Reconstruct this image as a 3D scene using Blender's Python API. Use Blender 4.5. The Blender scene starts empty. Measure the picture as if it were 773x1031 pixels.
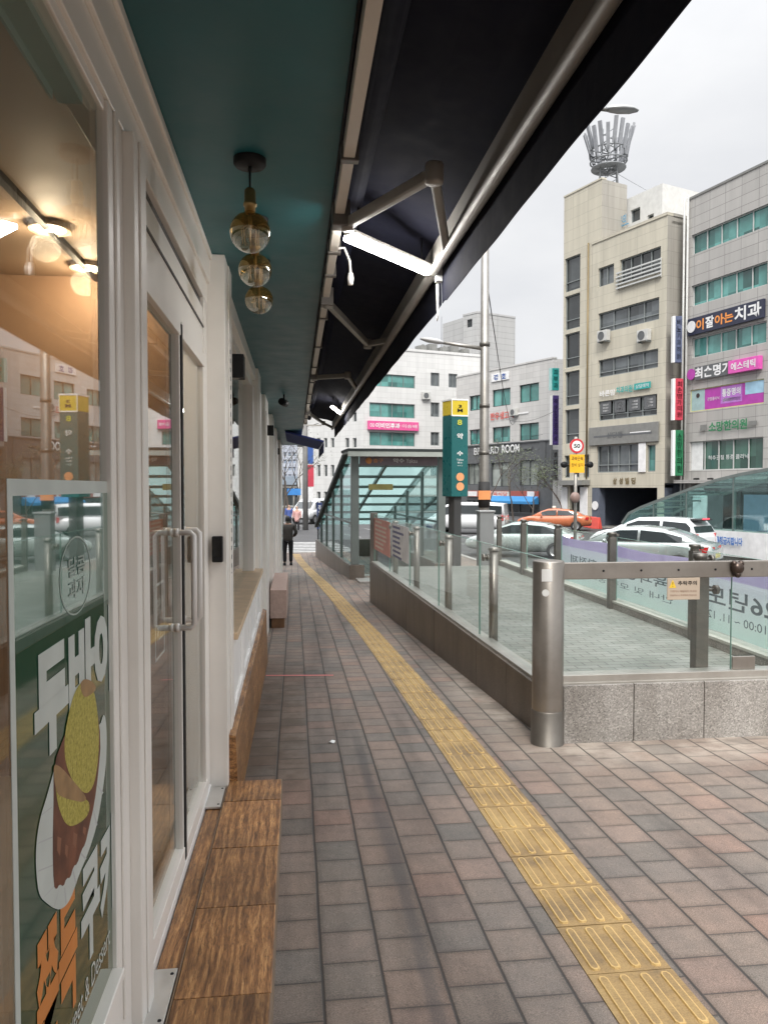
import bpy, bmesh, math, random
from mathutils import Vector, Matrix, noise as mnoise
random.seed(7)
SC = bpy.context.scene
COL = SC.collection
R = math.radians
# ---------------------------------------------------------------- camera
F, HOR, VX = 770.0, 490.0, 297.0
PITCH = math.atan((515.5 - HOR) / F)
YAW = math.atan((386.5 - VX) / F * math.cos(PITCH))
EYE = Vector((0, 0, 1.52))
FW = Vector((math.sin(YAW) * math.cos(PITCH), math.cos(YAW) * math.cos(PITCH), -math.sin(PITCH)))
RT = Vector((math.cos(YAW), -math.sin(YAW), 0))
UP = RT.cross(FW)
SLOPE = .0455

def ray(x, y):
    return (FW * F + RT * (x - 386.5) - UP * (y - 515.5)).normalized()
def gz(y):
    """height of the street: falls away gently, then levels off"""
    if y < 22: return -SLOPE * y
    if y > 34: return -SLOPE * 28
    t = (y - 22) / 12
    return -SLOPE * (22 + 12 * (t - t * t / 2))
def on_y(x, y, Y): d = ray(x, y); return EYE + d * (Y / d.y)
def on_x(x, y, X): d = ray(x, y); return EYE + d * (X / d.x)
def on_z(x, y, Z): d = ray(x, y); return EYE + d * ((Z - EYE.z) / d.z)

cam_d = bpy.data.cameras.new('camera'); cam = bpy.data.objects.new('camera', cam_d); COL.objects.link(cam)
cam_d.sensor_fit = 'AUTO'; cam_d.sensor_width = 36; cam_d.lens = 36 * F / 1031
cam_d.clip_start = .02; cam_d.clip_end = 2000
M3 = Matrix((RT, UP, -FW)).transposed().to_4x4(); M3.translation = EYE
cam.matrix_world = M3
SC.camera = cam

# ---------------------------------------------------------------- mesh builder
class MB:
    def __init__(s): s.v = []; s.f = []; s.m = []; s.sm = []
    def add(s, vs, fs, mi=0, smooth=False):
        o = len(s.v); s.v += [Vector(v) for v in vs]
        for f in fs: s.f.append([o + i for i in f]); s.m.append(mi); s.sm.append(smooth)
        return s
    def quad(s, a, b, c, d, mi=0): return s.add([a, b, c, d], [(0, 1, 2, 3)], mi)
    def poly(s, pts, mi=0): return s.add(pts, [tuple(range(len(pts)))], mi)
    def hexa(s, p, mi=0):
        """p: 8 corners, bottom ring then top ring"""
        return s.add(p, [(3, 2, 1, 0), (4, 5, 6, 7), (0, 1, 5, 4), (1, 2, 6, 5), (2, 3, 7, 6), (3, 0, 4, 7)], mi)
    def box(s, x0, x1, y0, y1, z0, z1, mi=0):
        return s.hexa([(x0, y0, z0), (x1, y0, z0), (x1, y1, z0), (x0, y1, z0), (x0, y0, z1), (x1, y0, z1), (x1, y1, z1), (x0, y1, z1)], mi)
    def gbox(s, x0, x1, y0, y1, h0, h1, mi=0):
        """box whose bottom and top follow the street's slope"""
        a, b = gz(y0), gz(y1)
        return s.hexa([(x0, y0, a + h0), (x1, y0, a + h0), (x1, y1, b + h0), (x0, y1, b + h0), (x0, y0, a + h1), (x1, y0, a + h1), (x1, y1, b + h1), (x0, y1, b + h1)], mi)
    def obox(s, c, ux, uy, uz, sx, sy, sz, mi=0):
        c, ux, uy, uz = Vector(c), Vector(ux), Vector(uy), Vector(uz)
        p = []
        for k in (-.5, .5):
            for i, j in ((-.5, -.5), (.5, -.5), (.5, .5), (-.5, .5)):
                p.append(c + ux * (sx * i) + uy * (sy * j) + uz * (sz * k))
        return s.hexa(p, mi)
    def bar(s, a, b, w, h=None, up=(0, 0, 1), mi=0):
        a, b = Vector(a), Vector(b); h = h or w
        d = (b - a); L = d.length; d.normalize(); upv = Vector(up)
        if abs(d.dot(upv)) > .98: upv = Vector((1, 0, 0))
        x = d.cross(upv).normalized(); z = x.cross(d).normalized()
        return s.obox((a + b) / 2, x, d, z, w, L, h, mi)
    def tube(s, pts, r, seg=10, mi=0, cap=True):
        pts = [Vector(p) for p in pts]; n = len(pts)
        rs = r if isinstance(r, (list, tuple)) else [r] * n
        o = len(s.v); x = None
        for i, p in enumerate(pts):
            d = (pts[min(i + 1, n - 1)] - pts[max(i - 1, 0)]).normalized()
            if x is None: x = d.cross(Vector((0, 0, 1)) if abs(d.z) < .9 else Vector((1, 0, 0))).normalized()
            else: x = (x - d * x.dot(d)).normalized()
            y = d.cross(x).normalized()
            for k in range(seg):
                a = 2 * math.pi * k / seg
                s.v.append(p + (x * math.cos(a) + y * math.sin(a)) * rs[i])
        for i in range(n - 1):
            for k in range(seg):
                k2 = (k + 1) % seg
                s.f.append([o + i * seg + k, o + i * seg + k2, o + (i + 1) * seg + k2, o + (i + 1) * seg + k]); s.m.append(mi); s.sm.append(True)
        if cap:
            s.f.append([o + k for k in range(seg)][::-1]); s.m.append(mi); s.sm.append(False)
            s.f.append([o + (n - 1) * seg + k for k in range(seg)]); s.m.append(mi); s.sm.append(False)
        return s
    def lathe(s, c, prof, seg=24, mi=0, axis=(0, 0, 1), smooth=True, split=None):
        """prof: (radius, height) along axis from c; split: [(from ring, material)]"""
        c = Vector(c); ax = Vector(axis).normalized()
        x = ax.orthogonal().normalized(); y = ax.cross(x)
        o = len(s.v)
        for r, h in prof:
            for k in range(seg):
                a = 2 * math.pi * k / seg
                s.v.append(c + ax * h + (x * math.cos(a) + y * math.sin(a)) * max(r, 1e-4))
        for i in range(len(prof) - 1):
            mm = mi
            if split:
                for fr, m2 in split:
                    if i >= fr: mm = m2
            for k in range(seg):
                k2 = (k + 1) % seg
                s.f.append([o + i * seg + k, o + i * seg + k2, o + (i + 1) * seg + k2, o + (i + 1) * seg + k]); s.m.append(mm); s.sm.append(smooth)
        return s
    def loft(s, rings, mi=0, cap=True, smooth=True):
        n = len(rings[0]); o = len(s.v)
        for r in rings: s.v += [Vector(p) for p in r]
        for i in range(len(rings) - 1):
            for k in range(n):
                k2 = (k + 1) % n
                s.f.append([o + i * n + k, o + i * n + k2, o + (i + 1) * n + k2, o + (i + 1) * n + k]); s.m.append(mi); s.sm.append(smooth)
        if cap:
            s.f.append([o + k for k in range(n)][::-1]); s.m.append(mi); s.sm.append(False)
            s.f.append([o + (len(rings) - 1) * n + k for k in range(n)]); s.m.append(mi); s.sm.append(False)
        return s
    def sphere(s, c, r, mi=0, seg=16, rings=10, sx=1, sy=1, sz=1):
        c = Vector(c); rr = []
        for i in range(1, rings):
            t = math.pi * i / rings
            rr.append([c + Vector((sx * r * math.sin(t) * math.cos(2 * math.pi * k / seg), sy * r * math.sin(t) * math.sin(2 * math.pi * k / seg), -sz * r * math.cos(t))) for k in range(seg)])
        return s.loft(rr, mi)
    def prism(s, pts, ext, mi=0):
        """flat outline pts extruded by vector ext"""
        e = Vector(ext); n = len(pts); p = [Vector(q) for q in pts]
        fs = [tuple(range(n))[::-1], tuple(range(n, 2 * n))] + [(i, (i + 1) % n, n + (i + 1) % n, n + i) for i in range(n)]
        return s.add(p + [q + e for q in p], fs, mi)
    def text(s, body, O, U, V, w, h, depth=.004, bold=0.0, mi=0, mirror=False, rows=1):
        tv, tf = text_mesh(body, bold)
        O, U, V = Vector(O), Vector(U).normalized(), Vector(V).normalized(); N = U.cross(V)
        vs = [O + U * (w * ((1 - x) if mirror else x)) + V * (h * y) + N * depth for x, y in tv]
        fs = [tuple(reversed(f)) if mirror else f for f in tf]
        return s.add(vs, fs, mi)
    def vtext(s, body, O, U, V, w, h, depth=.004, bold=.01, mi=0, gap=.12):
        """letters stacked downwards in a box w wide, h high (O lower left)"""
        n = len(body); ch = h / n
        for i, c in enumerate(body):
            if c == ' ': continue
            p = Vector(O) + Vector(V).normalized() * (h - ch * (i + 1) + ch * gap / 2)
            s.text(c, p, U, V, w, ch * (1 - gap), depth, bold, mi)
        return s
    def build(s, name, mats, parent=None, local=False, bevel=0, recalc=True, loc=None):
        if not isinstance(mats, (list, tuple)): mats = [mats]
        me = bpy.data.meshes.new(name)
        if local: org = Vector((0, 0, 0))
        elif parent is not None: org = ORG[parent.name]
        elif loc is not None: org = Vector(loc)
        else:
            xs = [v.x for v in s.v]; ys = [v.y for v in s.v]; zs = [v.z for v in s.v]
            org = Vector(((min(xs) + max(xs)) / 2, (min(ys) + max(ys)) / 2, min(zs)))
        me.from_pydata([tuple(v - org) for v in s.v], [], s.f)
        me.polygons.foreach_set('material_index', s.m); me.polygons.foreach_set('use_smooth', s.sm)
        for m in mats: me.materials.append(m)
        if recalc:
            bm = bmesh.new(); bm.from_mesh(me); bmesh.ops.recalc_face_normals(bm, faces=bm.faces); bm.to_mesh(me); bm.free()
        uv = me.uv_layers.new(name='metres')
        for p in me.polygons:
            n = p.normal
            if abs(n.z) > .7: t1, t2 = Vector((1, 0, 0)), Vector((0, 1, 0))
            else:
                t1 = Vector((-n.y, n.x, 0)).normalized(); t2 = Vector((0, 0, 1))
            for li in p.loop_indices:
                co = me.vertices[me.loops[li].vertex_index].co + org
                uv.data[li].uv = (co.dot(t1), co.dot(t2))
        o = bpy.data.objects.new(name, me); COL.objects.link(o)
        if parent is not None: o.parent = parent
        else: o.location = org
        ORG[o.name] = org if not (parent is not None and local) else Vector((0, 0, 0))
        if bevel:
            b = o.modifiers.new('edge', 'BEVEL'); b.width = bevel; b.segments = 2; b.limit_method = 'ANGLE'; b.angle_limit = R(40)
        return o
ORG = {}
_TX = {}
def text_mesh(body, bold=0.0):
    k = (body, round(bold, 3))
    if k in _TX: return _TX[k]
    cu = bpy.data.curves.new('lettering', 'FONT'); cu.body = body; cu.offset = bold; cu.resolution_u = 3
    ob = bpy.data.objects.new('lettering', cu); me = ob.to_mesh()
    vs = [(v.co.x, v.co.y) for v in me.vertices]; fs = [tuple(p.vertices) for p in me.polygons]
    ob.to_mesh_clear(); bpy.data.objects.remove(ob); bpy.data.curves.remove(cu)
    if vs:
        x0 = min(v[0] for v in vs); x1 = max(v[0] for v in vs); y0 = min(v[1] for v in vs); y1 = max(v[1] for v in vs)
        vs = [((a - x0) / max(x1 - x0, 1e-6), (b - y0) / max(y1 - y0, 1e-6)) for a, b in vs]
    _TX[k] = (vs, fs); return _TX[k]

def tag(o, label, cat, group=None):
    o['label'] = label; o['category'] = cat
    if group: o['group'] = group
    return o
def thing(name, label, cat, loc=(0, 0, 0), rz=0, group=None):
    o = bpy.data.objects.new(name, None); COL.objects.link(o); o.location = loc; o.rotation_euler = (0, 0, rz)
    o.empty_display_size = .1; ORG[o.name] = Vector(loc)
    return tag(o, label, cat, group)
def struct(o, kind='structure'): o['kind'] = kind; return o
def copy_tree(o, parent=None, loc=None, rz=None, label=None):
    c = o.copy(); COL.objects.link(c)
    if parent is not None: c.parent = parent
    if loc is not None: c.location = loc
    if rz is not None: c.rotation_euler = (0, 0, rz)
    if label: c['label'] = label
    ORG[c.name] = ORG.get(o.name, Vector((0, 0, 0)))
    for ch in list(o.children): copy_tree(ch, c)
    return c

# ---------------------------------------------------------------- materials
def newmat(name):
    m = bpy.data.materials.new(name); m.use_nodes = True
    nt = m.node_tree; nt.nodes.clear()
    out = nt.nodes.new('ShaderNodeOutputMaterial')
    return m, nt, out
def N(nt, typ, **kw):
    n = nt.nodes.new(typ)
    for k, v in kw.items():
        if k.startswith('i_'):
            key = k[2:]; key = int(key) if key.isdigit() else key.replace('_', ' ')
            n.inputs[key].default_value = v
        else: setattr(n, k, v)
    return n
def L(nt, a, b): nt.links.new(a, b)
def math_n(nt, op, a, b=None, c=None):
    n = nt.nodes.new('ShaderNodeMath'); n.operation = op
    for i, v in enumerate((a, b, c)):
        if v is None: continue
        if isinstance(v, (int, float)): n.inputs[i].default_value = v
        else: nt.links.new(v, n.inputs[i])
    return n.outputs[0]
def mixc(nt, fac, a, b, mode='MIX'):
    n = nt.nodes.new('ShaderNodeMix'); n.data_type = 'RGBA'; n.blend_type = mode
    for i, v in ((0, fac), (6, a), (7, b)):
        if isinstance(v, (int, float)): n.inputs[i].default_value = v
        elif isinstance(v, tuple): n.inputs[i].default_value = v if len(v) == 4 else (*v, 1)
        else: nt.links.new(v, n.inputs[i])
    return n.outputs[2]
def ramp(nt, fac, stops, interp='LINEAR'):
    n = nt.nodes.new('ShaderNodeValToRGB'); n.color_ramp.interpolation = interp
    e = n.color_ramp.elements
    while len(e) < len(stops): e.new(.5)
    for i, (p, c) in enumerate(stops):
        e[i].position = p; e[i].color = (*c, 1) if len(c) == 3 else c
    nt.links.new(fac, n.inputs[0]); return n.outputs[0]
def noise_n(nt, scale, vec=None, detail=4, rough=.55):
    n = N(nt, 'ShaderNodeTexNoise'); n.inputs['Scale'].default_value = scale; n.inputs['Detail'].default_value = detail; n.inputs['Roughness'].default_value = rough
    if vec is not None: nt.links.new(vec, n.inputs['Vector'])
    return n.outputs['Fac']
def objco(nt): return N(nt, 'ShaderNodeTexCoord').outputs['Object']
def uvco(nt): return N(nt, 'ShaderNodeUVMap', uv_map='metres').outputs[0]
def posco(nt): return N(nt, 'ShaderNodeNewGeometry').outputs['Position']
def bump(nt, h, strength=.3, dist=.01):
    b = N(nt, 'ShaderNodeBump'); b.inputs['Strength'].default_value = strength; b.inputs['Distance'].default_value = dist
    nt.links.new(h, b.inputs['Height']); return b.outputs[0]
def principled(nt, out, col, rough=.5, metal=0, normal=None, spec=.5, emit=None, estr=0, coat=0):
    p = N(nt, 'ShaderNodeBsdfPrincipled')
    if isinstance(col, tuple): p.inputs['Base Color'].default_value = (*col, 1)
    else: nt.links.new(col, p.inputs['Base Color'])
    if isinstance(rough, (int, float)): p.inputs['Roughness'].default_value = rough
    else: nt.links.new(rough, p.inputs['Roughness'])
    p.inputs['Metallic'].default_value = metal; p.inputs['Specular IOR Level'].default_value = spec
    if coat: p.inputs['Coat Weight'].default_value = coat; p.inputs['Coat Roughness'].default_value = .05
    if normal is not None: nt.links.new(normal, p.inputs['Normal'])
    if emit is not None:
        p.inputs['Emission Color'].default_value = (*emit, 1); p.inputs['Emission Strength'].default_value = estr
    nt.links.new(p.outputs[0], out.inputs[0]); return p
def paint(name, col, rough=.5, metal=0, var=.12, scale=3, spec=.5, bmp=0, bscale=60, emit=None, estr=0, coat=0):
    """plain coloured surface with slight wear: colour drift and uneven gloss"""
    m, nt, out = newmat(name); co = posco(nt)
    nz = noise_n(nt, scale, co, 5)
    c0 = tuple(min(1, c * (1 - var)) for c in col); c1 = tuple(min(1, c * (1 + var * .7)) for c in col)
    c = ramp(nt, nz, [(.3, c0), (.7, c1)])
    rg = math_n(nt, 'MULTIPLY_ADD', noise_n(nt, scale * 4, co, 3), .25, rough - .12)
    nm = bump(nt, noise_n(nt, bscale, co, 3), bmp, .004) if bmp else None
    principled(nt, out, c, rg, metal, nm, spec, emit, estr, coat); return m
def facade_tiles(name, col, tw, th, gap=.018, gapcol=.55, var=.08, rough=.55, stain=.18, offset=0):
    """cladding panels laid out in metres, joints, each panel a shade of its own, rain streaks"""
    m, nt, out = newmat(name); uv = uvco(nt)
    b = N(nt, 'ShaderNodeTexBrick', offset=offset, squash=1)
    b.inputs['Scale'].default_value = 1; b.inputs['Brick Width'].default_value = tw; b.inputs['Row Height'].default_value = th
    b.inputs['Mortar Size'].default_value = gap; b.inputs['Mortar Smooth'].default_value = .2; b.inputs['Bias'].default_value = 0
    b.inputs['Color1'].default_value = (*[c * (1 - var) for c in col], 1); b.inputs['Color2'].default_value = (*[min(1, c * (1 + var)) for c in col], 1)
    b.inputs['Mortar'].default_value = (*[c * gapcol for c in col], 1); L(nt, uv, b.inputs['Vector'])
    mp = N(nt, 'ShaderNodeMapping'); mp.inputs['Scale'].default_value = (1.6, .12, 1); L(nt, uv, mp.inputs[0])
    st = noise_n(nt, 1.0, mp.outputs[0], 6, .65)
    st = ramp(nt, st, [(.35, (1 - stain,) * 3), (.62, (1, 1, 1))])
    c = mixc(nt, 1, b.outputs['Color'], st, 'MULTIPLY')
    nm = bump(nt, b.outputs['Fac'], .4, -.01)
    principled(nt, out, c, rough, 0, nm); return m
def glass(name, tint=(.9, .95, .93), refl=1.0, base=.04, rough=.0, pw=4.2):
    m, nt, out = newmat(name)
    lw = N(nt, 'ShaderNodeLayerWeight'); lw.inputs[0].default_value = .5
    fac = math_n(nt, 'POWER', lw.outputs['Facing'], pw)
    fac = math_n(nt, 'MULTIPLY_ADD', fac, refl * (1 - base), base)
    fac = math_n(nt, 'MINIMUM', fac, 1)
    t = N(nt, 'ShaderNodeBsdfTransparent'); t.inputs[0].default_value = (*tint, 1)
    g = N(nt, 'ShaderNodeBsdfGlossy'); g.inputs[0].default_value = (.95, .97, .97, 1); g.inputs['Roughness'].default_value = rough
    mx = N(nt, 'ShaderNodeMixShader'); L(nt, fac, mx.inputs[0]); L(nt, t.outputs[0], mx.inputs[1]); L(nt, g.outputs[0], mx.inputs[2])
    L(nt, mx.outputs[0], out.inputs[0]); return m
def glow(name, col, s):
    m, nt, out = newmat(name); e = N(nt, 'ShaderNodeEmission'); e.inputs[0].default_value = (*col, 1); e.inputs[1].default_value = s
    L(nt, e.outputs[0], out.inputs[0]); return m

def mat_pavers(name='concrete pavers', lift=1.0, tint=(1, 1, 1), marks=True):
    m, nt, out = newmat(name); co = posco(nt)
    sx = N(nt, 'ShaderNodeSeparateXYZ'); L(nt, co, sx.inputs[0])
    wob = N(nt, 'ShaderNodeTexNoise'); wob.inputs['Scale'].default_value = 1.3; L(nt, co, wob.inputs['Vector'])
    wx = math_n(nt, 'MULTIPLY_ADD', wob.outputs['Fac'], .012, -.006)
    x = math_n(nt, 'DIVIDE', math_n(nt, 'ADD', math_n(nt, 'SUBTRACT', sx.outputs[0], .084), wx), .2)
    colm = math_n(nt, 'FLOOR', x)
    wn = N(nt, 'ShaderNodeTexWhiteNoise', noise_dimensions='1D'); L(nt, colm, wn.inputs['W'])
    off = math_n(nt, 'ADD', math_n(nt, 'MULTIPLY', colm, .42), math_n(nt, 'MULTIPLY', wn.outputs['Value'], .2))
    y = math_n(nt, 'ADD', math_n(nt, 'DIVIDE', sx.outputs[1], .2), off)
    row = math_n(nt, 'FLOOR', y)
    fx = math_n(nt, 'ABSOLUTE', math_n(nt, 'SUBTRACT', math_n(nt, 'FRACT', x), .5))
    fy = math_n(nt, 'ABSOLUTE', math_n(nt, 'SUBTRACT', math_n(nt, 'FRACT', y), .5))
    ex = N(nt, 'ShaderNodeMapRange', interpolation_type='SMOOTHSTEP'); ex.inputs[1].default_value = .462; ex.inputs[2].default_value = .49; L(nt, fx, ex.inputs[0])
    ey = N(nt, 'ShaderNodeMapRange', interpolation_type='SMOOTHSTEP'); ey.inputs[1].default_value = .478; ey.inputs[2].default_value = .494; L(nt, fy, ey.inputs[0])
    eyw = math_n(nt, 'MULTIPLY', ey.outputs[0], .8)
    joint = math_n(nt, 'MAXIMUM', ex.outputs[0], eyw)
    cm = N(nt, 'ShaderNodeCombineXYZ'); L(nt, colm, cm.inputs[0]); L(nt, row, cm.inputs[1])
    w2 = N(nt, 'ShaderNodeTexWhiteNoise', noise_dimensions='2D'); L(nt, cm.outputs[0], w2.inputs['Vector'])
    c = ramp(nt, w2.outputs['Value'], [(p_, tuple(min(1, v_ * lift * t_) for v_, t_ in zip(c_, tint))) for p_, c_ in [(0, (.138, .132, .125)), (.2, (.168, .150, .137)), (.42, (.190, .160, .142)), (.62, (.195, .156, .136)), (.8, (.158, .149, .141)), (.9, (.215, .153, .130)), (1, (.205, .178, .162))]])
    # blotches inside a block and over many blocks
    c = mixc(nt, .55, c, ramp(nt, noise_n(nt, 9, co, 6, .65), [(.3, (.72, .74, .75)), (.7, (1.18, 1.13, 1.1))]), 'MULTIPLY')
    ed_ = math_n(nt, 'MAXIMUM', fx, fy)
    c = mixc(nt, 1, c, ramp(nt, math_n(nt, 'ADD', ed_, math_n(nt, 'MULTIPLY', noise_n(nt, 22, co), .12)), [(.42, (1.04, 1.04, 1.04)), (.56, (.74, .73, .72))]), 'MULTIPLY')
    mpd = N(nt, 'ShaderNodeMapping'); mpd.inputs['Scale'].default_value = (1.1, .16, 1); L(nt, co, mpd.inputs[0])
    dirt = ramp(nt, noise_n(nt, 2.2, mpd.outputs[0], 6, .62), [(.34, (.58, .57, .57)), (.5, (1, 1, 1)), (.68, (1.28, 1.24, 1.19))])
    c = mixc(nt, .85, c, dirt, 'MULTIPLY')
    big = ramp(nt, noise_n(nt, .55, co, 4), [(.35, (.86, .87, .88)), (.68, (1.16, 1.13, 1.1))])
    c = mixc(nt, .8, c, big, 'MULTIPLY')
    grit = noise_n(nt, 260, co, 3, .7)
    c = mixc(nt, .9, c, ramp(nt, grit, [(.3, (.42, .42, .42)), (.5, (1, 1, 1)), (.72, (1.8, 1.76, 1.7))]), 'MULTIPLY')
    # pale scuffs and dark chewing-gum spots
    vo = N(nt, 'ShaderNodeTexVoronoi', feature='F1'); vo.inputs['Scale'].default_value = 2.4; L(nt, co, vo.inputs['Vector'])
    gum = ramp(nt, math_n(nt, 'ADD', vo.outputs['Distance'], math_n(nt, 'MULTIPLY', noise_n(nt, 30, co), .04)), [(.042, (1, 1, 1)), (.062, (0, 0, 0))])
    c = mixc(nt, math_n(nt, 'MULTIPLY', gum, .6), c, (.05, .046, .045))
    mp = N(nt, 'ShaderNodeMapping'); mp.inputs['Scale'].default_value = (1, 2.2, 1); mp.inputs['Rotation'].default_value = (0, 0, .6); L(nt, co, mp.inputs[0])
    sc = ramp(nt, noise_n(nt, 17, mp.outputs[0], 7, .75), [(.66, (0, 0, 0)), (.76, (1, 1, 1))])
    c = mixc(nt, math_n(nt, 'MULTIPLY', sc, .35), c, (.36, .35, .33))
    if marks:
        X_, Y_ = sx.outputs[0], sx.outputs[1]
        def mr(v, a, b_):
            n_ = N(nt, 'ShaderNodeMapRange', interpolation_type='SMOOTHSTEP'); n_.inputs[1].default_value = a; n_.inputs[2].default_value = b_; L(nt, v, n_.inputs[0]); return n_.outputs[0]
        mul = lambda *q: q[0] if len(q) == 1 else math_n(nt, 'MULTIPLY', q[0], mul(*q[1:]))
        nz = noise_n(nt, 3.2, co, 6, .65); nz2 = mr(nz, .40, .62)
        wl = math_n(nt, 'SUBTRACT', X_, math_n(nt, 'SUBTRACT', 1.71, math_n(nt, 'MULTIPLY', math_n(nt, 'SUBTRACT', Y_, 5), .035)))
        dust = math_n(nt, 'MAXIMUM', mul(mr(wl, -.42, -.06), mr(Y_, 9.5, 6), mr(Y_, 4.2, 4.9)), mul(mr(Y_, 4.35, 4.9), mr(X_, 1.2, 1.9), mr(Y_, 5.2, 5.0)))
        c = mixc(nt, mul(dust, math_n(nt, 'MULTIPLY_ADD', nz2, .62, .25)), c, (.43, .37, .31))
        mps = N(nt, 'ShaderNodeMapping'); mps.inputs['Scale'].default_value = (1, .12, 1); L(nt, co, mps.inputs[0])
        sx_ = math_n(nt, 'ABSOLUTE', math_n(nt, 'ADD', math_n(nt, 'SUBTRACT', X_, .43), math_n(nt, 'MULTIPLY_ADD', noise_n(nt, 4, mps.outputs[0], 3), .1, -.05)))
        streak = mul(mr(sx_, .05, .008), mr(Y_, 1.2, 2.2), mr(Y_, 6.4, 4.6))  # long thin darker streak running along the paving
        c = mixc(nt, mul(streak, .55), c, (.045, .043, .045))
        wet = mul(mr(X_, .12, .02), mr(Y_, 4.1, 4.5), mr(Y_, 9.5, 7.0), math_n(nt, 'MULTIPLY_ADD', nz2, .5, .3))
        c = mixc(nt, wet, c, (.085, .06, .042))
    c = mixc(nt, math_n(nt, 'MULTIPLY', joint, .88), c, (.03, .028, .027))
    h = math_n(nt, 'SUBTRACT', math_n(nt, 'MULTIPLY', grit, .12), joint)
    h = math_n(nt, 'ADD', h, math_n(nt, 'MULTIPLY', w2.outputs['Value'], .35))
    rg = math_n(nt, 'MULTIPLY_ADD', noise_n(nt, 5, co), .3, .5)
    principled(nt, out, c, rg, 0, bump(nt, h, .55, .004), .4); return m
def mat_woodtile(name, axis=0):
    """wood-effect tile: brown planks with grain along Y, joints, worn ochre edges"""
    m, nt, out = newmat(name); co = posco(nt)
    rnd = N(nt, 'ShaderNodeObjectInfo').outputs['Random']; ofs = N(nt, 'ShaderNodeCombineXYZ'); L(nt, math_n(nt, 'MULTIPLY', rnd, 7), ofs.inputs[0]); L(nt, math_n(nt, 'MULTIPLY', rnd, 31), ofs.inputs[1])
    va = N(nt, 'ShaderNodeVectorMath', operation='ADD'); L(nt, co, va.inputs[0]); L(nt, ofs.outputs[0], va.inputs[1]); co = va.outputs[0]
    mp = N(nt, 'ShaderNodeMapping'); mp.inputs['Scale'].default_value = (1, .07, 1) if axis == 0 else (.5, .07, .8); L(nt, co, mp.inputs[0])
    wv = N(nt, 'ShaderNodeTexWave', wave_type='BANDS', bands_direction='X' if axis == 0 else 'Z'); wv.inputs['Scale'].default_value = 9; wv.inputs['Distortion'].default_value = 11; wv.inputs['Detail'].default_value = 5; wv.inputs['Detail Scale'].default_value = 2.2; wv.inputs['Detail Roughness'].default_value = .7; L(nt, mp.outputs[0], wv.inputs['Vector'])
    wb = N(nt, 'ShaderNodeTexNoise'); wb.inputs['Scale'].default_value = 5; L(nt, co, wb.inputs['Vector'])
    vs = N(nt, 'ShaderNodeVectorMath', operation='MULTIPLY_ADD'); L(nt, wb.outputs['Color'], vs.inputs[0]); vs.inputs[1].default_value = (.03, .0, .03); L(nt, mp.outputs[0], vs.inputs[2]); mpw = vs.outputs[0]
    ln = math_n(nt, 'ADD', math_n(nt, 'MULTIPLY', noise_n(nt, 95, mpw, 9, .74), .84), math_n(nt, 'MULTIPLY', wv.outputs['Fac'], .16))
    ln2 = noise_n(nt, 240, mpw, 5, .7)
    kn = noise_n(nt, 3.2, co, 4)
    c = ramp(nt, ln, [(.30, (.07, .034, .015)), (.43, (.17, .082, .033)), (.55, (.27, .138, .055)), (.70, (.44, .255, .11))])
    c = mixc(nt, .75, c, ramp(nt, kn, [(.35, (.80, .76, .72)), (.7, (1.7, 1.62, 1.5))]), 'MULTIPLY')
    tone = math_n(nt, 'MULTIPLY_ADD', rnd, .5, .8); tc3 = N(nt, 'ShaderNodeCombineXYZ')
    for i_ in range(3): L(nt, tone, tc3.inputs[i_])
    c = mixc(nt, 1, c, tc3.outputs[0], 'MULTIPLY')
    dk = ramp(nt, ln2, [(.40, (1, 1, 1)), (.46, (0, 0, 0))])
    c = mixc(nt, math_n(nt, 'MULTIPLY', dk, .6), c, (.045, .022, .010))
    h = math_n(nt, 'ADD', ln, math_n(nt, 'MULTIPLY', ln2, .6))
    principled(nt, out, c, math_n(nt, 'MULTIPLY_ADD', ln2, .3, .25), 0, bump(nt, h, .4, .003), .5); return m
def mat_granite(name, col=(.33, .31, .29), speck=.5):
    m, nt, out = newmat(name); co = posco(nt)
    v = N(nt, 'ShaderNodeTexVoronoi', feature='F1'); v.inputs['Scale'].default_value = 130; L(nt, co, v.inputs['Vector'])
    s = N(nt, 'ShaderNodeSeparateColor'); L(nt, v.outputs['Color'], s.inputs[0])
    c = ramp(nt, s.outputs[0], [(0, tuple(x * .35 for x in col)), (.18, tuple(x * .8 for x in col)), (.6, col), (.85, tuple(x * 1.3 for x in col)), (1, tuple(min(1, x * 1.75) for x in col))])
    c = mixc(nt, 1 - speck, c, (*col, 1))
    mp = N(nt, 'ShaderNodeMapping'); mp.inputs['Scale'].default_value = (1, 1, .35); L(nt, co, mp.inputs[0])
    c = mixc(nt, .8, c, ramp(nt, noise_n(nt, 3.5, mp.outputs[0], 7, .65), [(.32, (.6, .57, .54)), (.66, (1.08, 1.07, 1.06))]), 'MULTIPLY')
    principled(nt, out, c, .45, 0, bump(nt, s.outputs[1], .12, .002)); return m
def mat_steel(name, col=(.52, .5, .47), rough=.36, streak=(1, 1, .05)):
    m, nt, out = newmat(name); co = posco(nt)
    mp = N(nt, 'ShaderNodeMapping'); mp.inputs['Scale'].default_value = streak; L(nt, co, mp.inputs[0])
    st = noise_n(nt, 40, mp.outputs[0], 4)
    c = mixc(nt, .7, (*col, 1), ramp(nt, noise_n(nt, 2.5, co, 6, .65), [(.3, (.62, .6, .57)), (.7, (1.08, 1.08, 1.07))]), 'MULTIPLY')
    principled(nt, out, c, math_n(nt, 'MULTIPLY_ADD', st, .28, rough - .14), .82, bump(nt, st, .05, .002)); return m
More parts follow.
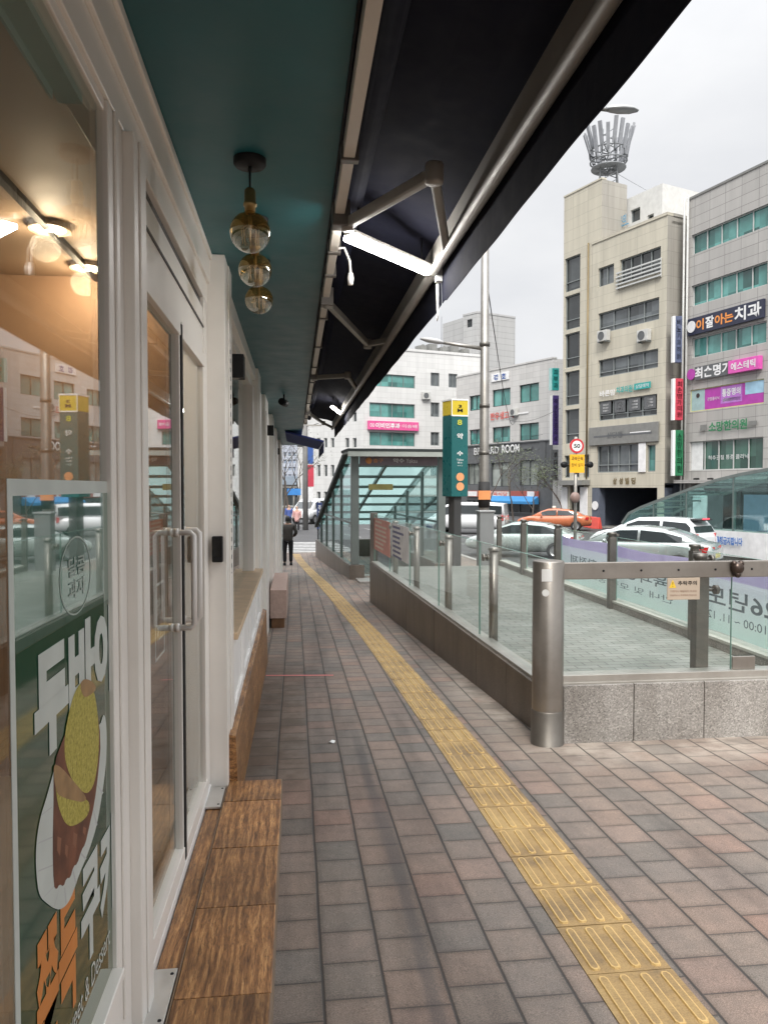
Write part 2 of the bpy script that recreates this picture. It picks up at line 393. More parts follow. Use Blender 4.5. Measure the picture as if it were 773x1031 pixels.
def mat_window(name, col, blinds=True):
    """office glazing: tinted panes with blinds and rooms behind, mirror-like at grazing angles"""
    m, nt, out = newmat(name); uv = uvco(nt)
    s = N(nt, 'ShaderNodeSeparateXYZ'); L(nt, uv, s.inputs[0])
    cell = N(nt, 'ShaderNodeCombineXYZ'); L(nt, math_n(nt, 'FLOOR', math_n(nt, 'DIVIDE', s.outputs[0], 1.13)), cell.inputs[0]); L(nt, math_n(nt, 'FLOOR', math_n(nt, 'DIVIDE', s.outputs[1], 3.3)), cell.inputs[1])
    w = N(nt, 'ShaderNodeTexWhiteNoise', noise_dimensions='2D'); L(nt, cell.outputs[0], w.inputs['Vector'])
    c = ramp(nt, w.outputs['Value'], [(0, tuple(x * .45 for x in col)), (.4, col), (.75, tuple(min(1, x * 1.45 + .02) for x in col)), (1, tuple(x * .7 for x in col))])
    c = mixc(nt, .5, c, ramp(nt, noise_n(nt, .9, uv, 4), [(.35, (.55, .58, .58)), (.65, (1.3, 1.3, 1.3))]), 'MULTIPLY')
    principled(nt, out, c, .06, 0, None, .9); return m
# ================================================================ materials in use
WHITE = paint('warm white painted steel', (.86, .83, .78), .36, var=.07, scale=2.2, bmp=.06, bscale=90)
WHITE2 = paint('white panel', (.86, .85, .83), .42, var=.06)
OFFW = paint('off white metal', (.80, .78, .75), .4, .2)
TEAL = paint('teal soffit paint', (.016, .115, .132), .42, var=.14, scale=1.5, bmp=.08, bscale=30)
NAVY = paint('navy awning canvas', (.006, .007, .017), .9, var=.25, scale=4, spec=.2, bmp=.15, bscale=400)
ALU = paint('awning arm grey enamel', (.30, .285, .26), .5, .25, var=.1, scale=6)
BLACK = paint('black plastic', (.008, .008, .009), .55, var=.2, spec=.3)
RUBBER = paint('black rubber', (.01, .01, .01), .7)
SHOPGLASS = glass('shop window glass', (.95, .965, .95), .88, .045, pw=4.9)
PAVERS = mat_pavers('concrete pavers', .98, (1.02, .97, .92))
WOODTILE = mat_woodtile('wood effect tile')
WOODTILE2 = mat_woodtile('wood effect wall tile', 1)
GROUT = paint('brown grout', (.22, .16, .11), .7)
PLATE = mat_steel('threshold plate', (.72, .71, .69), .5, (1, 1, 1))
TAN = paint('tan plaster', (.48, .31, .20), .7, var=.08, scale=1)
TANC = paint('tan ceiling', (.50, .37, .26), .6, var=.1, scale=.8)
DARKWOOD = paint('brown counter wood', (.22, .11, .05), .45, var=.3, scale=6)
ORANGE = paint('orange print', (.80, .27, .06), .5, var=.06)
# ================================================================ ground and road
b = MB(); ys = [-30, -6, 0, 6, 12, 18, 22, 24, 26, 28, 30, 32, 34, 40, 60, 90, 140, 260, 700]
for i in range(len(ys) - 1):
    b.quad((-400, ys[i], gz(ys[i]) - .13), (400, ys[i], gz(ys[i]) - .13), (400, ys[i + 1], gz(ys[i + 1]) - .13), (-400, ys[i + 1], gz(ys[i + 1]) - .13))
m, nt, out = newmat('asphalt'); co = posco(nt)
c = ramp(nt, noise_n(nt, 180, co, 3, .7), [(.3, (.03, .03, .031)), (.7, (.075, .075, .077))])
c = mixc(nt, .8, c, ramp(nt, noise_n(nt, .5, co, 5), [(.35, (.75, .75, .75)), (.65, (1.25, 1.24, 1.22))]), 'MULTIPLY')
principled(nt, out, c, .75, 0, bump(nt, noise_n(nt, 180, co, 3), .3, .004))
ASPHALT = m
struct(b.build('road', ASPHALT))
# pavement on our side: a slab with its kerb on the road side
KX = 6.6
b = MB(); ys = [-12, 0, 5, 10, 15, 20, 22, 24, 26, 28, 30, 32.5]
for i in range(len(ys) - 1):
    b.gbox(-.7, KX, ys[i], ys[i + 1], -.2, 0)
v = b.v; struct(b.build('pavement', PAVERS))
b = MB()
for i in range(len(ys) - 1):
    b.gbox(KX + .002, KX + .18, ys[i], ys[i + 1], -.2, .012)
b.gbox(-.7, KX, 32.502, 32.68, -.2, .012)
KERB = mat_granite('kerb granite', (.36, .35, .33)); struct(b.build('kerb', KERB))
# crossing stripes and lane lines on the road beyond
b = MB()
for k in range(7):
    y0 = 34.2 + k * .95
    b.quad((-1.5, y0, gz(y0) - .126), (4.5, y0, gz(y0) - .126), (4.5, y0 + .5, gz(y0 + .5) - .126), (-1.5, y0 + .5, gz(y0 + .5) - .126))
for X in (9.7, 13.0, 16.2):
    for k in range(12):
        y0 = -4 + k * 6
        for yy in (y0, y0 + 1.5):
            b.quad((X - .25 * yy + 5, yy, gz(yy) - .126), (X + .12 - .25 * yy + 5, yy, gz(yy) - .126), (X + .12 - .25 * (yy + 1.5) + 5, yy + 1.5, gz(yy + 1.5) - .126), (X - .25 * (yy + 1.5) + 5, yy + 1.5, gz(yy + 1.5) - .126))
struct(b.build('road_markings', paint('road paint', (.38, .38, .37), .7, var=.4, scale=5)))
# far pavement in front of the buildings, raised above the road
def az_dir(az): return Vector((math.sin(R(az)), math.cos(R(az)), 0))
# tactile guide strip: real tiles with four raised ribs each
path = [(1.11, .6), (1.11, 2), (1.095, 4.9), (1.05, 7.5), (.99, 10.3), (.90, 12.6), (.80, 15.5), (.655, 18.9), (.44, 23.5), (.2, 28), (.02, 31.9)]
def strip_at(d):
    for i in range(len(path) - 1):
        a, c = Vector(path[i]), Vector(path[i + 1]); l = (c - a).length
        if d <= l or i == len(path) - 2: return a + (c - a) * (d / l), (c - a).normalized()
        d -= l
b = MB(); d = 0
while d < 31.2:
    p, t = strip_at(d + .15); n = Vector((t.y, -t.x)); rj = random.uniform(-.0012, .0012)
    def P(u, vv, h):
        q = p + t * u + n * vv; return (q.x, q.y, gz(q.y) + h + rj)
    hs = .1475
    for (u0, u1, v0, v1, z1) in [(-hs, hs, -hs, hs, .005)]:
        b.hexa([P(u0, v0, -.02), P(u0, v1, -.02), P(u1, v1, -.02), P(u1, v0, -.02), P(u0, v0, z1), P(u0, v1, z1), P(u1, v1, z1), P(u1, v0, z1)], 0)
    if d < 24:
        for k in range(4):
            vc = -.108 + k * .072; w = .0175; e = .132
            ring = lambda w, e, h: [P(u, vc + vv, h) for u, vv in ((-e, -w * .55), (-e + .012, -w), (e - .012, -w), (e, -w * .55), (e, w * .55), (e - .012, w), (-e + .012, w), (-e, w * .55))]
            b.loft([ring(w, e, .005), ring(w * .86, e - .003, .0105), ring(w * .62, e - .009, .0108)], 1, cap=False, smooth=False); b.loft([ring(w * .62, e - .009, .0108), ring(w * .42, e - .015, .0072)], 0, smooth=False)
    d += .3
m, nt, out = newmat('yellow tactile tile'); co = posco(nt)
c = ramp(nt, noise_n(nt, 4, co, 6, .7), [(.3, (.17, .115, .06)), (.5, (.31, .205, .085)), (.72, (.42, .29, .12))])
c = mixc(nt, .8, c, ramp(nt, noise_n(nt, 150, co, 3, .7), [(.32, (.72, .72, .72)), (.6, (1.12, 1.12, 1.12))]), 'MULTIPLY')
principled(nt, out, c, .6, 0, bump(nt, noise_n(nt, 200, co), .2, .002), .4); TY0 = m
m, nt, out = newmat('worn yellow rib'); co = posco(nt)
c = ramp(nt, noise_n(nt, 7, co, 6, .7), [(.3, (.46, .30, .11)), (.7, (.66, .455, .185))])
c = mixc(nt, .7, c, ramp(nt, noise_n(nt, 120, co, 3, .7), [(.3, (.75, .75, .75)), (.6, (1.1, 1.1, 1.1))]), 'MULTIPLY')
principled(nt, out, c, .55, 0, None, .4); TY1 = m
struct(b.build('tactile_paving', [TY0, TY1]))
# thin red line crossing the pavement
b = MB(); b.quad((-.29, 7.55, gz(7.55) + .004), (.37, 7.47, gz(7.47) + .004), (.37, 7.51, gz(7.51) + .004), (-.29, 7.59, gz(7.59) + .004))
struct(b.build('red_pavement_line', paint('pinkish red stripe', (.70, .20, .19), .5, var=.2, scale=30)))
# ================================================================ the shop
shop = thing('shop_building', 'white framed bakery shopfront with teal soffit and glass door beside the pavement', 'shop', (-.46, 4, gz(4)))
GX = -.46                                    # glass plane
Y0, YE = -2.2, 22.0
# masonry over the soffit and at the back: keeps the light out of the shop
b = MB(); b.box(-6, .15, Y0, YE, 2.86, 10.5); b.box(-6, -5.8, Y0, YE, -2, 2.86); b.box(-5.8, -.46, Y0, Y0 + .2, -2, 2.86); b.box(-5.8, -.46, YE - .2, YE, -2, 2.86); b.box(-5.8, -.40, 13.2, 13.4, -2, 2.86)
b.build('upper_wall', facade_tiles('grey wall tile', (.40, .385, .37), .6, .3, gap=.01, gapcol=.75, var=.05, stain=.15, offset=.5), shop)
b = MB(); b.box(-.452, .155, Y0, YE - .05, 2.70, 2.858); b.box(.156, .162, Y0, YE - .05, 2.69, 2.858, 1)
b.build('soffit', [TEAL, BLACK], shop)
b = MB(); b.box(-5.79, -.5, Y0 + .2, 13.19, 2.60, 2.68); b.build('ceiling', TANC, shop)
b = MB(); b.box(-5.79, -.49, Y0 + .2, 13.19, -1.2, .02); b.build('shop_floor', paint('pale shop floor', (.52, .42, .32), .5), shop)
b = MB(); b.box(-5.795, -5.70, Y0 + .2, 13.18, .021, 2.598); b.box(-5.69, -.6, 9.2, 9.3, .021, 2.598); b.box(-5.69, -.62, -1.99, -1.9, .021, 2.598)
b.box(-5.69, -.64, 4.12, 4.22, .021, 2.598); b.box(-2.6, -2.5, 4.4, 9.1, .021, 2.598); b.build('interior_wall', TAN, shop)
# counter and shelves with boxes inside, seen dimly through the glass
b = MB(); b.box(-2.3, -1.6, -.4, 3.4, .022, 1.05); b.box(-2.36, -1.54, -.46, 3.46, 1.052, 1.10); b.box(-1.5, -.75, 5.2, 8.6, .022, .86)
b.build('counter', DARKWOOD, shop)
# header beam: white fascia in two steps
b = MB(); b.box(-.55, -.44, Y0, 4.0, 2.45, 2.699); b.box(-.44, -.425, Y0, 4.0, 2.55, 2.699); b.box(-.425, -.412, Y0, 4.0, 2.668, 2.698)
b.build('header', WHITE, shop, bevel=.003)
# pillar between window and door, with its window jamb
b = MB(); b.box(-.472, -.443, 1.93, 2.09, -.09, 2.449); b.box(-.476, -.415, 2.091, 2.225, -.10, 2.449); b.box(-.443, -.436, 1.985, 2.02, .15, 2.449); b.box(-.415, -.409, 2.15, 2.225, -.09, 2.449)
b.build('pillar', WHITE, shop, bevel=.003)
b = MB(); b.box(-.56, -.35, 3.99, 4.33, -.2, 2.698); b.box(-.35, -.343, 4.16, 4.33, -.2, 2.69); b.box(-.47, -.44, 3.86, 3.985, 0, 2.449)
pil2 = b.build('pillar', WHITE, shop, bevel=.004)
b = MB()
m, nt, out = newmat('dotted label strip'); s_ = N(nt, 'ShaderNodeSeparateXYZ'); L(nt, posco(nt), s_.inputs[0])
f_ = math_n(nt, 'GREATER_THAN', math_n(nt, 'FRACT', math_n(nt, 'DIVIDE', s_.outputs[2], .048)), .5)
principled(nt, out, mixc(nt, f_, (.7, .68, .65), (.12, .12, .13)), .5)
b.box(-.3428, -.341, 4.20, 4.222, 1.05, 2.28); b.build('label_strip', m, pil2)
# ---- near window with printed poster
b = MB(); b.box(-.50, -.44, Y0, 1.93, -.05, .30); b.box(-.49, -.425, Y0, 1.928, .30, .325); b.box(-.49, -.45, Y0, 1.93, 2.42, 2.449); b.box(-.50, -.45, -1.0, -.92, .325, 2.42)
win = b.build('window', WHITE, shop, bevel=.003)
b = MB(); b.box(GX - .004, GX + .004, -2.1, 1.94, .32, 2.42); b.build('pane', SHOPGLASS, win)
# poster inside the pane, every shape at its place on the sheet
def ps(px, py, off=0.0): q = on_x(px, py, GX + .007); return Vector((GX + .0072 + off * .25 - .0018, q.y, q.z))
m, nt, out = newmat('printed poster green'); co = posco(nt)
sx = N(nt, 'ShaderNodeSeparateXYZ'); L(nt, co, sx.inputs[0])
g = math_n(nt, 'ADD', sx.outputs[2], math_n(nt, 'MULTIPLY', noise_n(nt, 3, co), .25))
c = ramp(nt, math_n(nt, 'DIVIDE', g, 1.8), [(.2, (.10, .095, .02)), (.33, (.022, .075, .032)), (.5, (.016, .075, .04)), (.58, (.06, .085, .025)), (.66, (.012, .07, .036)), (.74, (.014, .085, .045))])
p_ = principled(nt, out, c, .06, spec=.6, coat=.5); p_.inputs['Coat IOR'].default_value = 1.5; POSTER_D = m
m, nt, out = newmat('printed poster upper green'); co = posco(nt)
c = ramp(nt, noise_n(nt, 2.5, co, 3), [(.3, (.05, .15, .11)), (.7, (.09, .21, .16))])
p_ = principled(nt, out, c, .05, spec=.9, coat=1); p_.inputs['Coat IOR'].default_value = 2.1; p_.inputs['Coat Roughness'].default_value = .01; POSTER_L = m
PW = paint('poster white', (.80, .81, .79), .5, var=.03); PWP = paint('poster print white', (.56, .61, .58), .35, var=.1, scale=9)
m, nt, out = newmat('poster pistachio filling'); co = posco(nt)
c = ramp(nt, noise_n(nt, 95, co, 5, .75), [(.3, (.14, .12, .015)), (.45, (.36, .31, .05)), (.58, (.48, .42, .09)), (.75, (.70, .62, .26))])
principled(nt, out, c, .5); PISTA = m
m, nt, out = newmat('poster chocolate'); co = posco(nt)
c = ramp(nt, noise_n(nt, 14, co, 5, .6), [(.3, (.07, .022, .012)), (.7, (.20, .07, .035))])
principled(nt, out, c, .5); CHOC = m
PGOLD = paint('poster toast', (.33, .2, .09), .5, var=.3, scale=20)
b = MB(); px = GX + .0072
yl, yr, zt, zb, zm = 1.30, 1.975, 1.505, .325, 1.245
b.box(px - .0025, px - .0015, yl, yr, zb, zm, 0); b.box(px - .0025, px - .0015, yl, yr, zm + .0005, zt, 1)
b.box(px - .0026, px - .0012, yl - .022, yl, zb, zt, 2); b.box(px - .0026, px - .0012, yl - .022, yr + .01, zt, zt + .028, 2)
Yv, Zv = Vector((0, 1, 0)), Vector((0, 0, 1))
def letters(body, ya, yb, za, zb_, mi, bold=.02, d=.0008): b.text(body, (px - .001, ya, za), Yv, Zv, yb - ya, zb_ - za, d, bold, mi)
letters('두바이', 1.385, 1.965, 1.02, 1.232, 2, .06)
letters('쫀득', 1.375, 1.625, .455, .715, 3, .045)
letters('쿠키', 1.655, 1.955, .475, .715, 2, .045)
letters('Sweet & Dessert', 1.53, 1.9, .405, .455, 2, .0)
# round stamp in the upper part
ring = [(1.655 + .115 * math.cos(a), 1.335 + .082 * math.sin(a)) for a in [2 * math.pi * k / 40 for k in range(40)]]
for k in range(40):
    (ya, za), (yb, zb2) = ring[k], ring[(k + 1) % 40]
    s = .955; fa = (1.655 + (ya - 1.655) * s, 1.335 + (za - 1.335) * s); fb = (1.655 + (yb - 1.655) * s, 1.335 + (zb2 - 1.335) * s)
    b.quad((px - .0008, ya, za), (px - .0008, yb, zb2), (px - .0008, fb[0], fb[1]), (px - .0008, fa[0], fa[1]), 4)
letters('달콤', 1.60, 1.72, 1.335, 1.375, 4, .01); letters('과자', 1.60, 1.72, 1.29, 1.328, 4, .01)
def chaikin(pts, n=2):
    for _ in range(n):
        q = []
        for i in range(len(pts)):
            (x0, y0), (x1, y1) = pts[i], pts[(i + 1) % len(pts)]; q += [(x0 * .75 + x1 * .25, y0 * .75 + y1 * .25), (x0 * .25 + x1 * .75, y0 * .25 + y1 * .75)]
        pts = q
    return pts
# paper cup, pastry and filling
cup = [(66, 735), (56, 770), (48, 800), (40, 825), (36, 855), (37, 885), (40, 903), (48, 910), (55, 915), (62, 916), (70, 908), (76, 892), (80, 880), (86, 866), (92, 850), (98, 830), (103, 800), (107, 770), (108, 735), (105, 715), (100, 735)]
b.poly([ps(x, y, .0074) for x, y in chaikin(cup)], 2)
cake = [(66, 738), (54, 770), (54, 810), (53, 850), (54, 892), (57, 896), (60, 890), (64, 893), (67, 884), (71, 884), (74, 872), (78, 870), (82, 856), (86, 850), (90, 832), (95, 810), (99, 780), (102, 745), (97, 710), (80, 705)]
b.poly([ps(x, y, .0082) for x, y in chaikin(cake, 1)], 5)
fil1 = [(80, 688), (88, 684), (95, 696), (98, 715), (100, 740), (99, 765), (95, 790), (88, 800), (80, 795), (72, 785), (65, 765), (65, 740), (70, 715), (74, 700)]
b.poly([ps(x, y, .0088) for x, y in chaikin(fil1)], 6)
fil2 = [(54, 770), (62, 776), (70, 790), (80, 803), (90, 806), (90, 818), (84, 826), (76, 831), (68, 832), (62, 822), (57, 805)]
b.poly([ps(x, y, .0092) for x, y in chaikin(fil2)], 6)
top = [(80, 690), (84, 683), (92, 685), (98, 693), (91, 700), (84, 703)]
b.poly([ps(x, y, .0096) for x, y in chaikin(top)], 7)
for (x0_, y0_, x1_, y1_) in ((41, 822, 52, 812), (38, 850, 53, 842), (38, 878, 54, 870), (44, 904, 56, 890), (54, 914, 60, 892), (66, 911, 65, 893), (76, 891, 73, 874), (86, 866, 81, 858), (97, 832, 94, 815), (103, 800, 98, 790), (49, 798, 54, 790)):
    b.poly([ps(x0_, y0_, .0078), ps(x0_ + 1.3, y0_ - 2, .0078), ps(x1_ + .5, y1_, .0078), ps(x1_, y1_ + 1.5, .0078)], 8)
for (x0_, y0_, w_, h_) in ((58, 842, 4, 20), (66, 850, 3, 14), (74, 838, 4, 16), (84, 832, 3, 9)):
    b.poly([ps(x0_, y0_, .0084), ps(x0_ + w_, y0_ + 2, .0084), ps(x0_ + w_ * .6, y0_ + h_, .0084), ps(x0_ - .5, y0_ + h_ * .7, .0084)], 9)
lid = [(53, 769), (60, 771), (72, 784), (88, 803), (84, 808), (74, 806), (63, 803), (56, 798)]
b.poly([ps(x, y, .0096) for x, y in chaikin(lid)], 7)
po = b.build('window_poster', [POSTER_D, POSTER_L, PWP, paint('poster print orange', (.62, .22, .05), .35, var=.1, scale=9), paint('poster stamp', (.35, .42, .38), .5), CHOC, PISTA, PGOLD, paint('poster cup crease', (.50, .52, .52), .5), paint('poster cocoa sheen', (.26, .11, .06), .5)], win, recalc=False)
po['label'] = 'dark green printed poster with white and orange lettering and a pastry in a paper cup'
# ---- door: two glass leaves under a transom
b = MB(); b.box(-.52, -.447, 2.226, 3.985, 2.17, 2.40); b.box(-.50, -.46, 2.226, 3.985, 2.401, 2.449, 1); b.box(-.447, -.441, 2.226, 3.985, 2.30, 2.31, 1)
b.build('transom', [WHITE, paint('dark recess', (.07, .065, .06), .6)], shop, bevel=.002)
def leaf(y0, y1, fw, hand, blk):
    b = MB(); zb0 = lambda y: gz(y) + .235
    for (ya, yb) in ((y0, y0 + fw), (y1 - fw, y1)):
        b.hexa([(GX - .02, ya, zb0(ya) - .04), (GX + .02, ya, zb0(ya) - .04), (GX + .02, yb, zb0(yb) - .04), (GX - .02, yb, zb0(yb) - .04), (GX - .02, ya, 2.16), (GX + .02, ya, 2.16), (GX + .02, yb, 2.16), (GX - .02, yb, 2.16)])
    b.hexa([(GX - .024, y0, zb0(y0) - .07), (GX + .024, y0, zb0(y0) - .07), (GX + .024, y1, zb0(y1) - .07), (GX - .024, y1, zb0(y1) - .07), (GX - .024, y0, zb0(y0)), (GX + .024, y0, zb0(y0)), (GX + .024, y1, zb0(y1)), (GX - .024, y1, zb0(y1))])
    b.box(GX - .024, GX + .024, y0, y1, 2.105, 2.165)
    d = b.build('door', WHITE, shop, bevel=.002)
    b = MB(); b.box(GX - .005, GX + .005, y0 + fw, y1 - fw, min(zb0(y0), zb0(y1)), 2.104); b.build('pane', SHOPGLASS, d)
    if blk:
        b = MB(); b.box(GX - .022, GX + .027, y1 + .001, y1 + .030, zb0(y1) - .05, 2.15); b.build('door_seal', RUBBER, d)
    b = MB()
    for s in (1, -1):
        xo = GX + s * .075; ya = hand
        pts = [(GX + s * .005, ya, 1.345), (xo - s * .012, ya, 1.345), (xo, ya, 1.333), (xo, ya, .992), (xo - s * .012, ya, .98), (GX + s * .005, ya, .98)]
        b.tube(pts, .0115, 10)
        for z in (1.345, .98): b.tube([(GX + s * .003, ya, z), (GX + s * .02, ya, z)], .017, 12)
    b.build('handle', OFFW, d)
    return d
d1 = leaf(2.24, 3.05, .018, 2.985, True); d2 = leaf(3.085, 3.855, .045, 3.16, False)
b = MB()
for s in (0,):
    y0, y1, z0, z1, t = 2.62, 2.80, .93, 1.19, .008
    b.box(GX - .007, GX - .0055, y0, y1, z0, z0 + t); b.box(GX - .007, GX - .0055, y0, y1, z1 - t, z1); b.box(GX - .007, GX - .0055, y0, y0 + t, z0, z1); b.box(GX - .007, GX - .0055, y1 - t, y1, z0, z1)
    b.text('영업중', (GX - .006, y0 + .03, z0 + .15), Yv, Zv, .12, .06, .0006, .01); b.text('PULL', (GX - .006, y0 + .03, z0 + .06), Yv, Zv, .12, .05, .0006, .01)
b.build('door_sticker', PW, d1)
b = MB(); b.hexa([(-.50, 2.226, gz(2.2) + .09), (-.435, 2.226, gz(2.2) + .09), (-.435, 3.99, gz(3.99) + .09), (-.50, 3.99, gz(3.99) + .09), (-.50, 2.226, gz(2.2) + .164), (-.435, 2.226, gz(2.2) + .164), (-.435, 3.99, gz(3.99) + .164), (-.50, 3.99, gz(3.99) + .164)])
b.build('threshold', WHITE2, shop, bevel=.004)
# ---- second front: window over a white panelled base, with a timber sill
FX = -.375
b = MB(); b.box(-.55, FX + .012, 4.331, 7.75, -.6, .66); b.box(-.55, FX + .030, 4.331, 7.75, .60, .66)
for y0 in (4.36, 5.22, 6.08, 6.94):
    y1 = y0 + .80
    b.box(FX + .012, FX + .030, y0, y0 + .05, .21, .60); b.box(FX + .012, FX + .030, y1 - .05, y1, .21, .60); b.box(FX + .012, FX + .030, y0 + .05, y1 - .05, .21, .27); b.box(FX + .012, FX + .030, y0 + .05, y1 - .05, .55, .60)
b.build('panelled_base', WHITE2, shop, bevel=.003)
b = MB(); b.box(-.55, -.42, 4.331, 7.75, 2.50, 2.698); b.box(-.42, -.385, 4.331, 7.75, 2.58, 2.698); b.box(-.50, -.40, 7.52, 7.75, .70, 2.50); b.box(-.50, -.42, 4.331, 4.42, .70, 2.50)
w2 = b.build('window', WHITE, shop, bevel=.003)
b = MB(); b.box(-.462, -.455, 4.42, 7.53, .69, 2.51); b.build('pane', SHOPGLASS, w2)
b = MB(); b.box(-.55, FX + .055, 4.331, 7.75, .661, .70); b.build('sill', paint('pale timber sill', (.62, .46, .30), .5, var=.15, scale=9), w2, bevel=.004)
# wood tile base under it
b = MB(); b.hexa([(FX - .03, 4.06, -.6), (-.288, 4.06, -.6), (-.288, 8.4, -.9), (FX - .03, 8.4, -.9), (FX - .01, 4.06, .215), (-.315, 4.06, .205), (-.315, 8.4, .18), (FX - .01, 8.4, .2)])
b.build('tiled_base', WOODTILE2, shop, bevel=.004)
# pilasters and the fronts further on
for (y0, y1, xf) in ((7.75, 8.35, -.36), (9.9, 10.9, -.37), (12.6, 13.8, -.36), (15.6, 17.0, -.37), (19.4, 21.9, -.36)):
    b = MB(); b.box(-.55, xf, y0, y1, -1.4, 2.698); b.box(xf, xf + .012, y0 + .1, y1 - .1, .2, 2.5); b.build('pillar', WHITE, shop, bevel=.004)
for (y0, y1) in ((8.35, 9.9), (10.9, 12.6), (13.8, 15.6), (17.0, 19.4)):
    b = MB(); b.box(-.55, -.42, y0, y1, -1.4, .55); b.box(-.55, -.42, y0, y1, 2.45, 2.698); b.box(-.5, -.42, y0, y0 + .07, .55, 2.45); b.box(-.5, -.42, y1 - .07, y1, .55, 2.45)
    w = b.build('window', WHITE, shop, bevel=.003)
    b = MB(); b.box(-.465, -.455, y0 + .06, y1 - .06, .54, 2.46); b.build('pane', SHOPGLASS, w)
b = MB(); b.box(-.535, -.482, -2.0, 1.86, 2.40, 2.50); b.box(-.536, -.530, -2.0, 1.80, 2.38, 2.40)
b.build('roller_blind', paint('mint grey blind', (.42, .47, .40), .6), shop)
# inside: ceiling track with two lit spot lamps
WARM = glow('warm lamp face', (1, .85, .62), 8)
b = MB(); b.box(-1.02, -.99, .2, 4.2, 2.575, 2.599); b.build('light_track', BLACK, shop)
for (q, Y) in (((50, 232), 2.42), ((88, 271), 3.0)):
    d = ray(*q); p = EYE + d * ((-1.0 - EYE.x) / d.x)
    lamp = thing('track_lamp', 'lit glass lamp on the shop ceiling track, ' + ('nearer of the two' if Y < 2.5 else 'farther one beside the white pillar'), 'lamp', (p.x, p.y, 2.57), group='lit lamps on the shop ceiling track')
    h = 2.57 - p.z
    b = MB(); b.tube([(p.x, p.y, 2.574), (p.x, p.y, p.z + .22)], .02, 10); b.build('stem', OFFW, lamp)
    b = MB(); b.lathe((p.x, p.y, p.z), [(.03, .24), (.055, .20), (.075, .10), (.085, .0), (.08, .0), (.07, .1), (.05, .19)], 24); b.build('shade', paint('smoky lamp shade', (.32, .24, .17), .3), lamp)
    b = MB(); b.lathe((p.x, p.y, p.z + .004), [(.0, 0), (.066, 0)], 24, smooth=False); b.build('bulb', WARM, lamp)
    ld = bpy.data.lights.new('track_lamp_light', 'POINT'); ld.energy = 3.6; ld.color = (1, .78, .54); ld.shadow_soft_size = .06
    lo = bpy.data.objects.new('track_lamp_light', ld); COL.objects.link(lo); lo.location = (0, 0, p.z - .07 - 2.57); lo.parent = lamp
# ================================================================ wooden step, plates, card reader, lamps
step = thing('wooden_step', 'wood effect tiled step along the base of the shop door', 'step', (-.2, 2, gz(2)))
cuts = [-1.6, -1.0, -.4, .2, .7, 1.2, 1.72, 2.20, 2.72, 3.22, 3.76, 4.06]
for i in range(len(cuts) - 1):
    b = MB(); b.gbox(-.352, -.074 if i % 2 else -.076, cuts[i] + .002, cuts[i + 1] - .002, -.05, .148 + random.uniform(0, .003)); b.build('tread_tile', WOODTILE, step, bevel=.003)
b = MB(); b.gbox(-.43, -.358, -1.6, 4.03, -.05, .135); b.build('inner_tile', WOODTILE, step, bevel=.003)
b = MB()
b.gbox(-.3565, -.3535, -1.6, 4.04, 0, .152); b.gbox(-.077, -.0725, -1.6, 4.055, 0, .1465)
b.build('edge_trim', GROUT, step)
for (y0, y1, lab) in ((2.08, 2.36, 'pale metal plate screwed down beside the near door jamb'), (3.70, 3.98, 'pale metal plate at the foot of the pillar with the card reader')):
    b = MB(); b.gbox(-.437, -.362, y0, y1, .138, .150)
    pl = tag(b.build('threshold_plate', PLATE, bevel=.002), lab, 'metal plate', 'threshold plates')
    b = MB()
    for yy in (y0 + .03, y1 - .03): b.lathe((-.375, yy, gz(yy) + .150), [(.0, .002), (.005, .002), (.006, 0)], 10)
    b.build('screw', BLACK, pl)
rd = thing('card_reader', 'black card reader with rounded face on the white pillar', 'card reader', (-.40, 3.98, 1.15))
b = MB(); a = on_y(213.5, 540, 3.965); c = on_y(224.5, 566, 3.965)
b.box(a.x, c.x, 3.955, 3.989, c.z, a.z); b.build('housing', BLACK, rd, bevel=.006)
b = MB(); b.box(a.x + .008, c.x - .008, 3.951, 3.954, c.z + .03, a.z - .01); b.build('screen', paint('black gloss screen', (.006, .006, .007), .1), rd)
# black cube wall lamps along the front
for (q, Y, lab) in (((235.5, 369.5), 4.70, 'black cube wall lamp on the pillar after the door, nearest in the row'), ((271, 433.5), 10.3, 'black cube wall lamp, second along the row under the soffit'), ((278.5, 454.5), 16.4, 'black cube wall lamp, third along the row under the soffit'), ((281.3, 462), 20.4, 'small black cube wall lamp at the far end of the shopfront')):
    p = on_y(q[0], q[1], Y); s = .125 if Y < 6 else .12
    wl = thing('wall_lamp', lab, 'wall lamp', p, group='black cube wall lamps under the soffit')
    b = MB(); b.box(p.x - s / 2, p.x + s / 2, p.y - s / 2, p.y + s / 2, p.z - s * .55, p.z + s * .55); b.build('housing', BLACK, wl, bevel=.003)
    b = MB(); b.box(min(-.40, p.x - s / 2 - .02), p.x - s / 2 - .001, p.y - .03, p.y + .03, p.z - .04, p.z + .04); b.build('bracket', BLACK, wl)
    b = MB(); b.lathe((p.x, p.y, p.z - s * .55 - .001), [(0, 0), (.035, 0)], 16, smooth=False); b.build('lens', paint('dim lens', (.3, .28, .25), .2), wl)
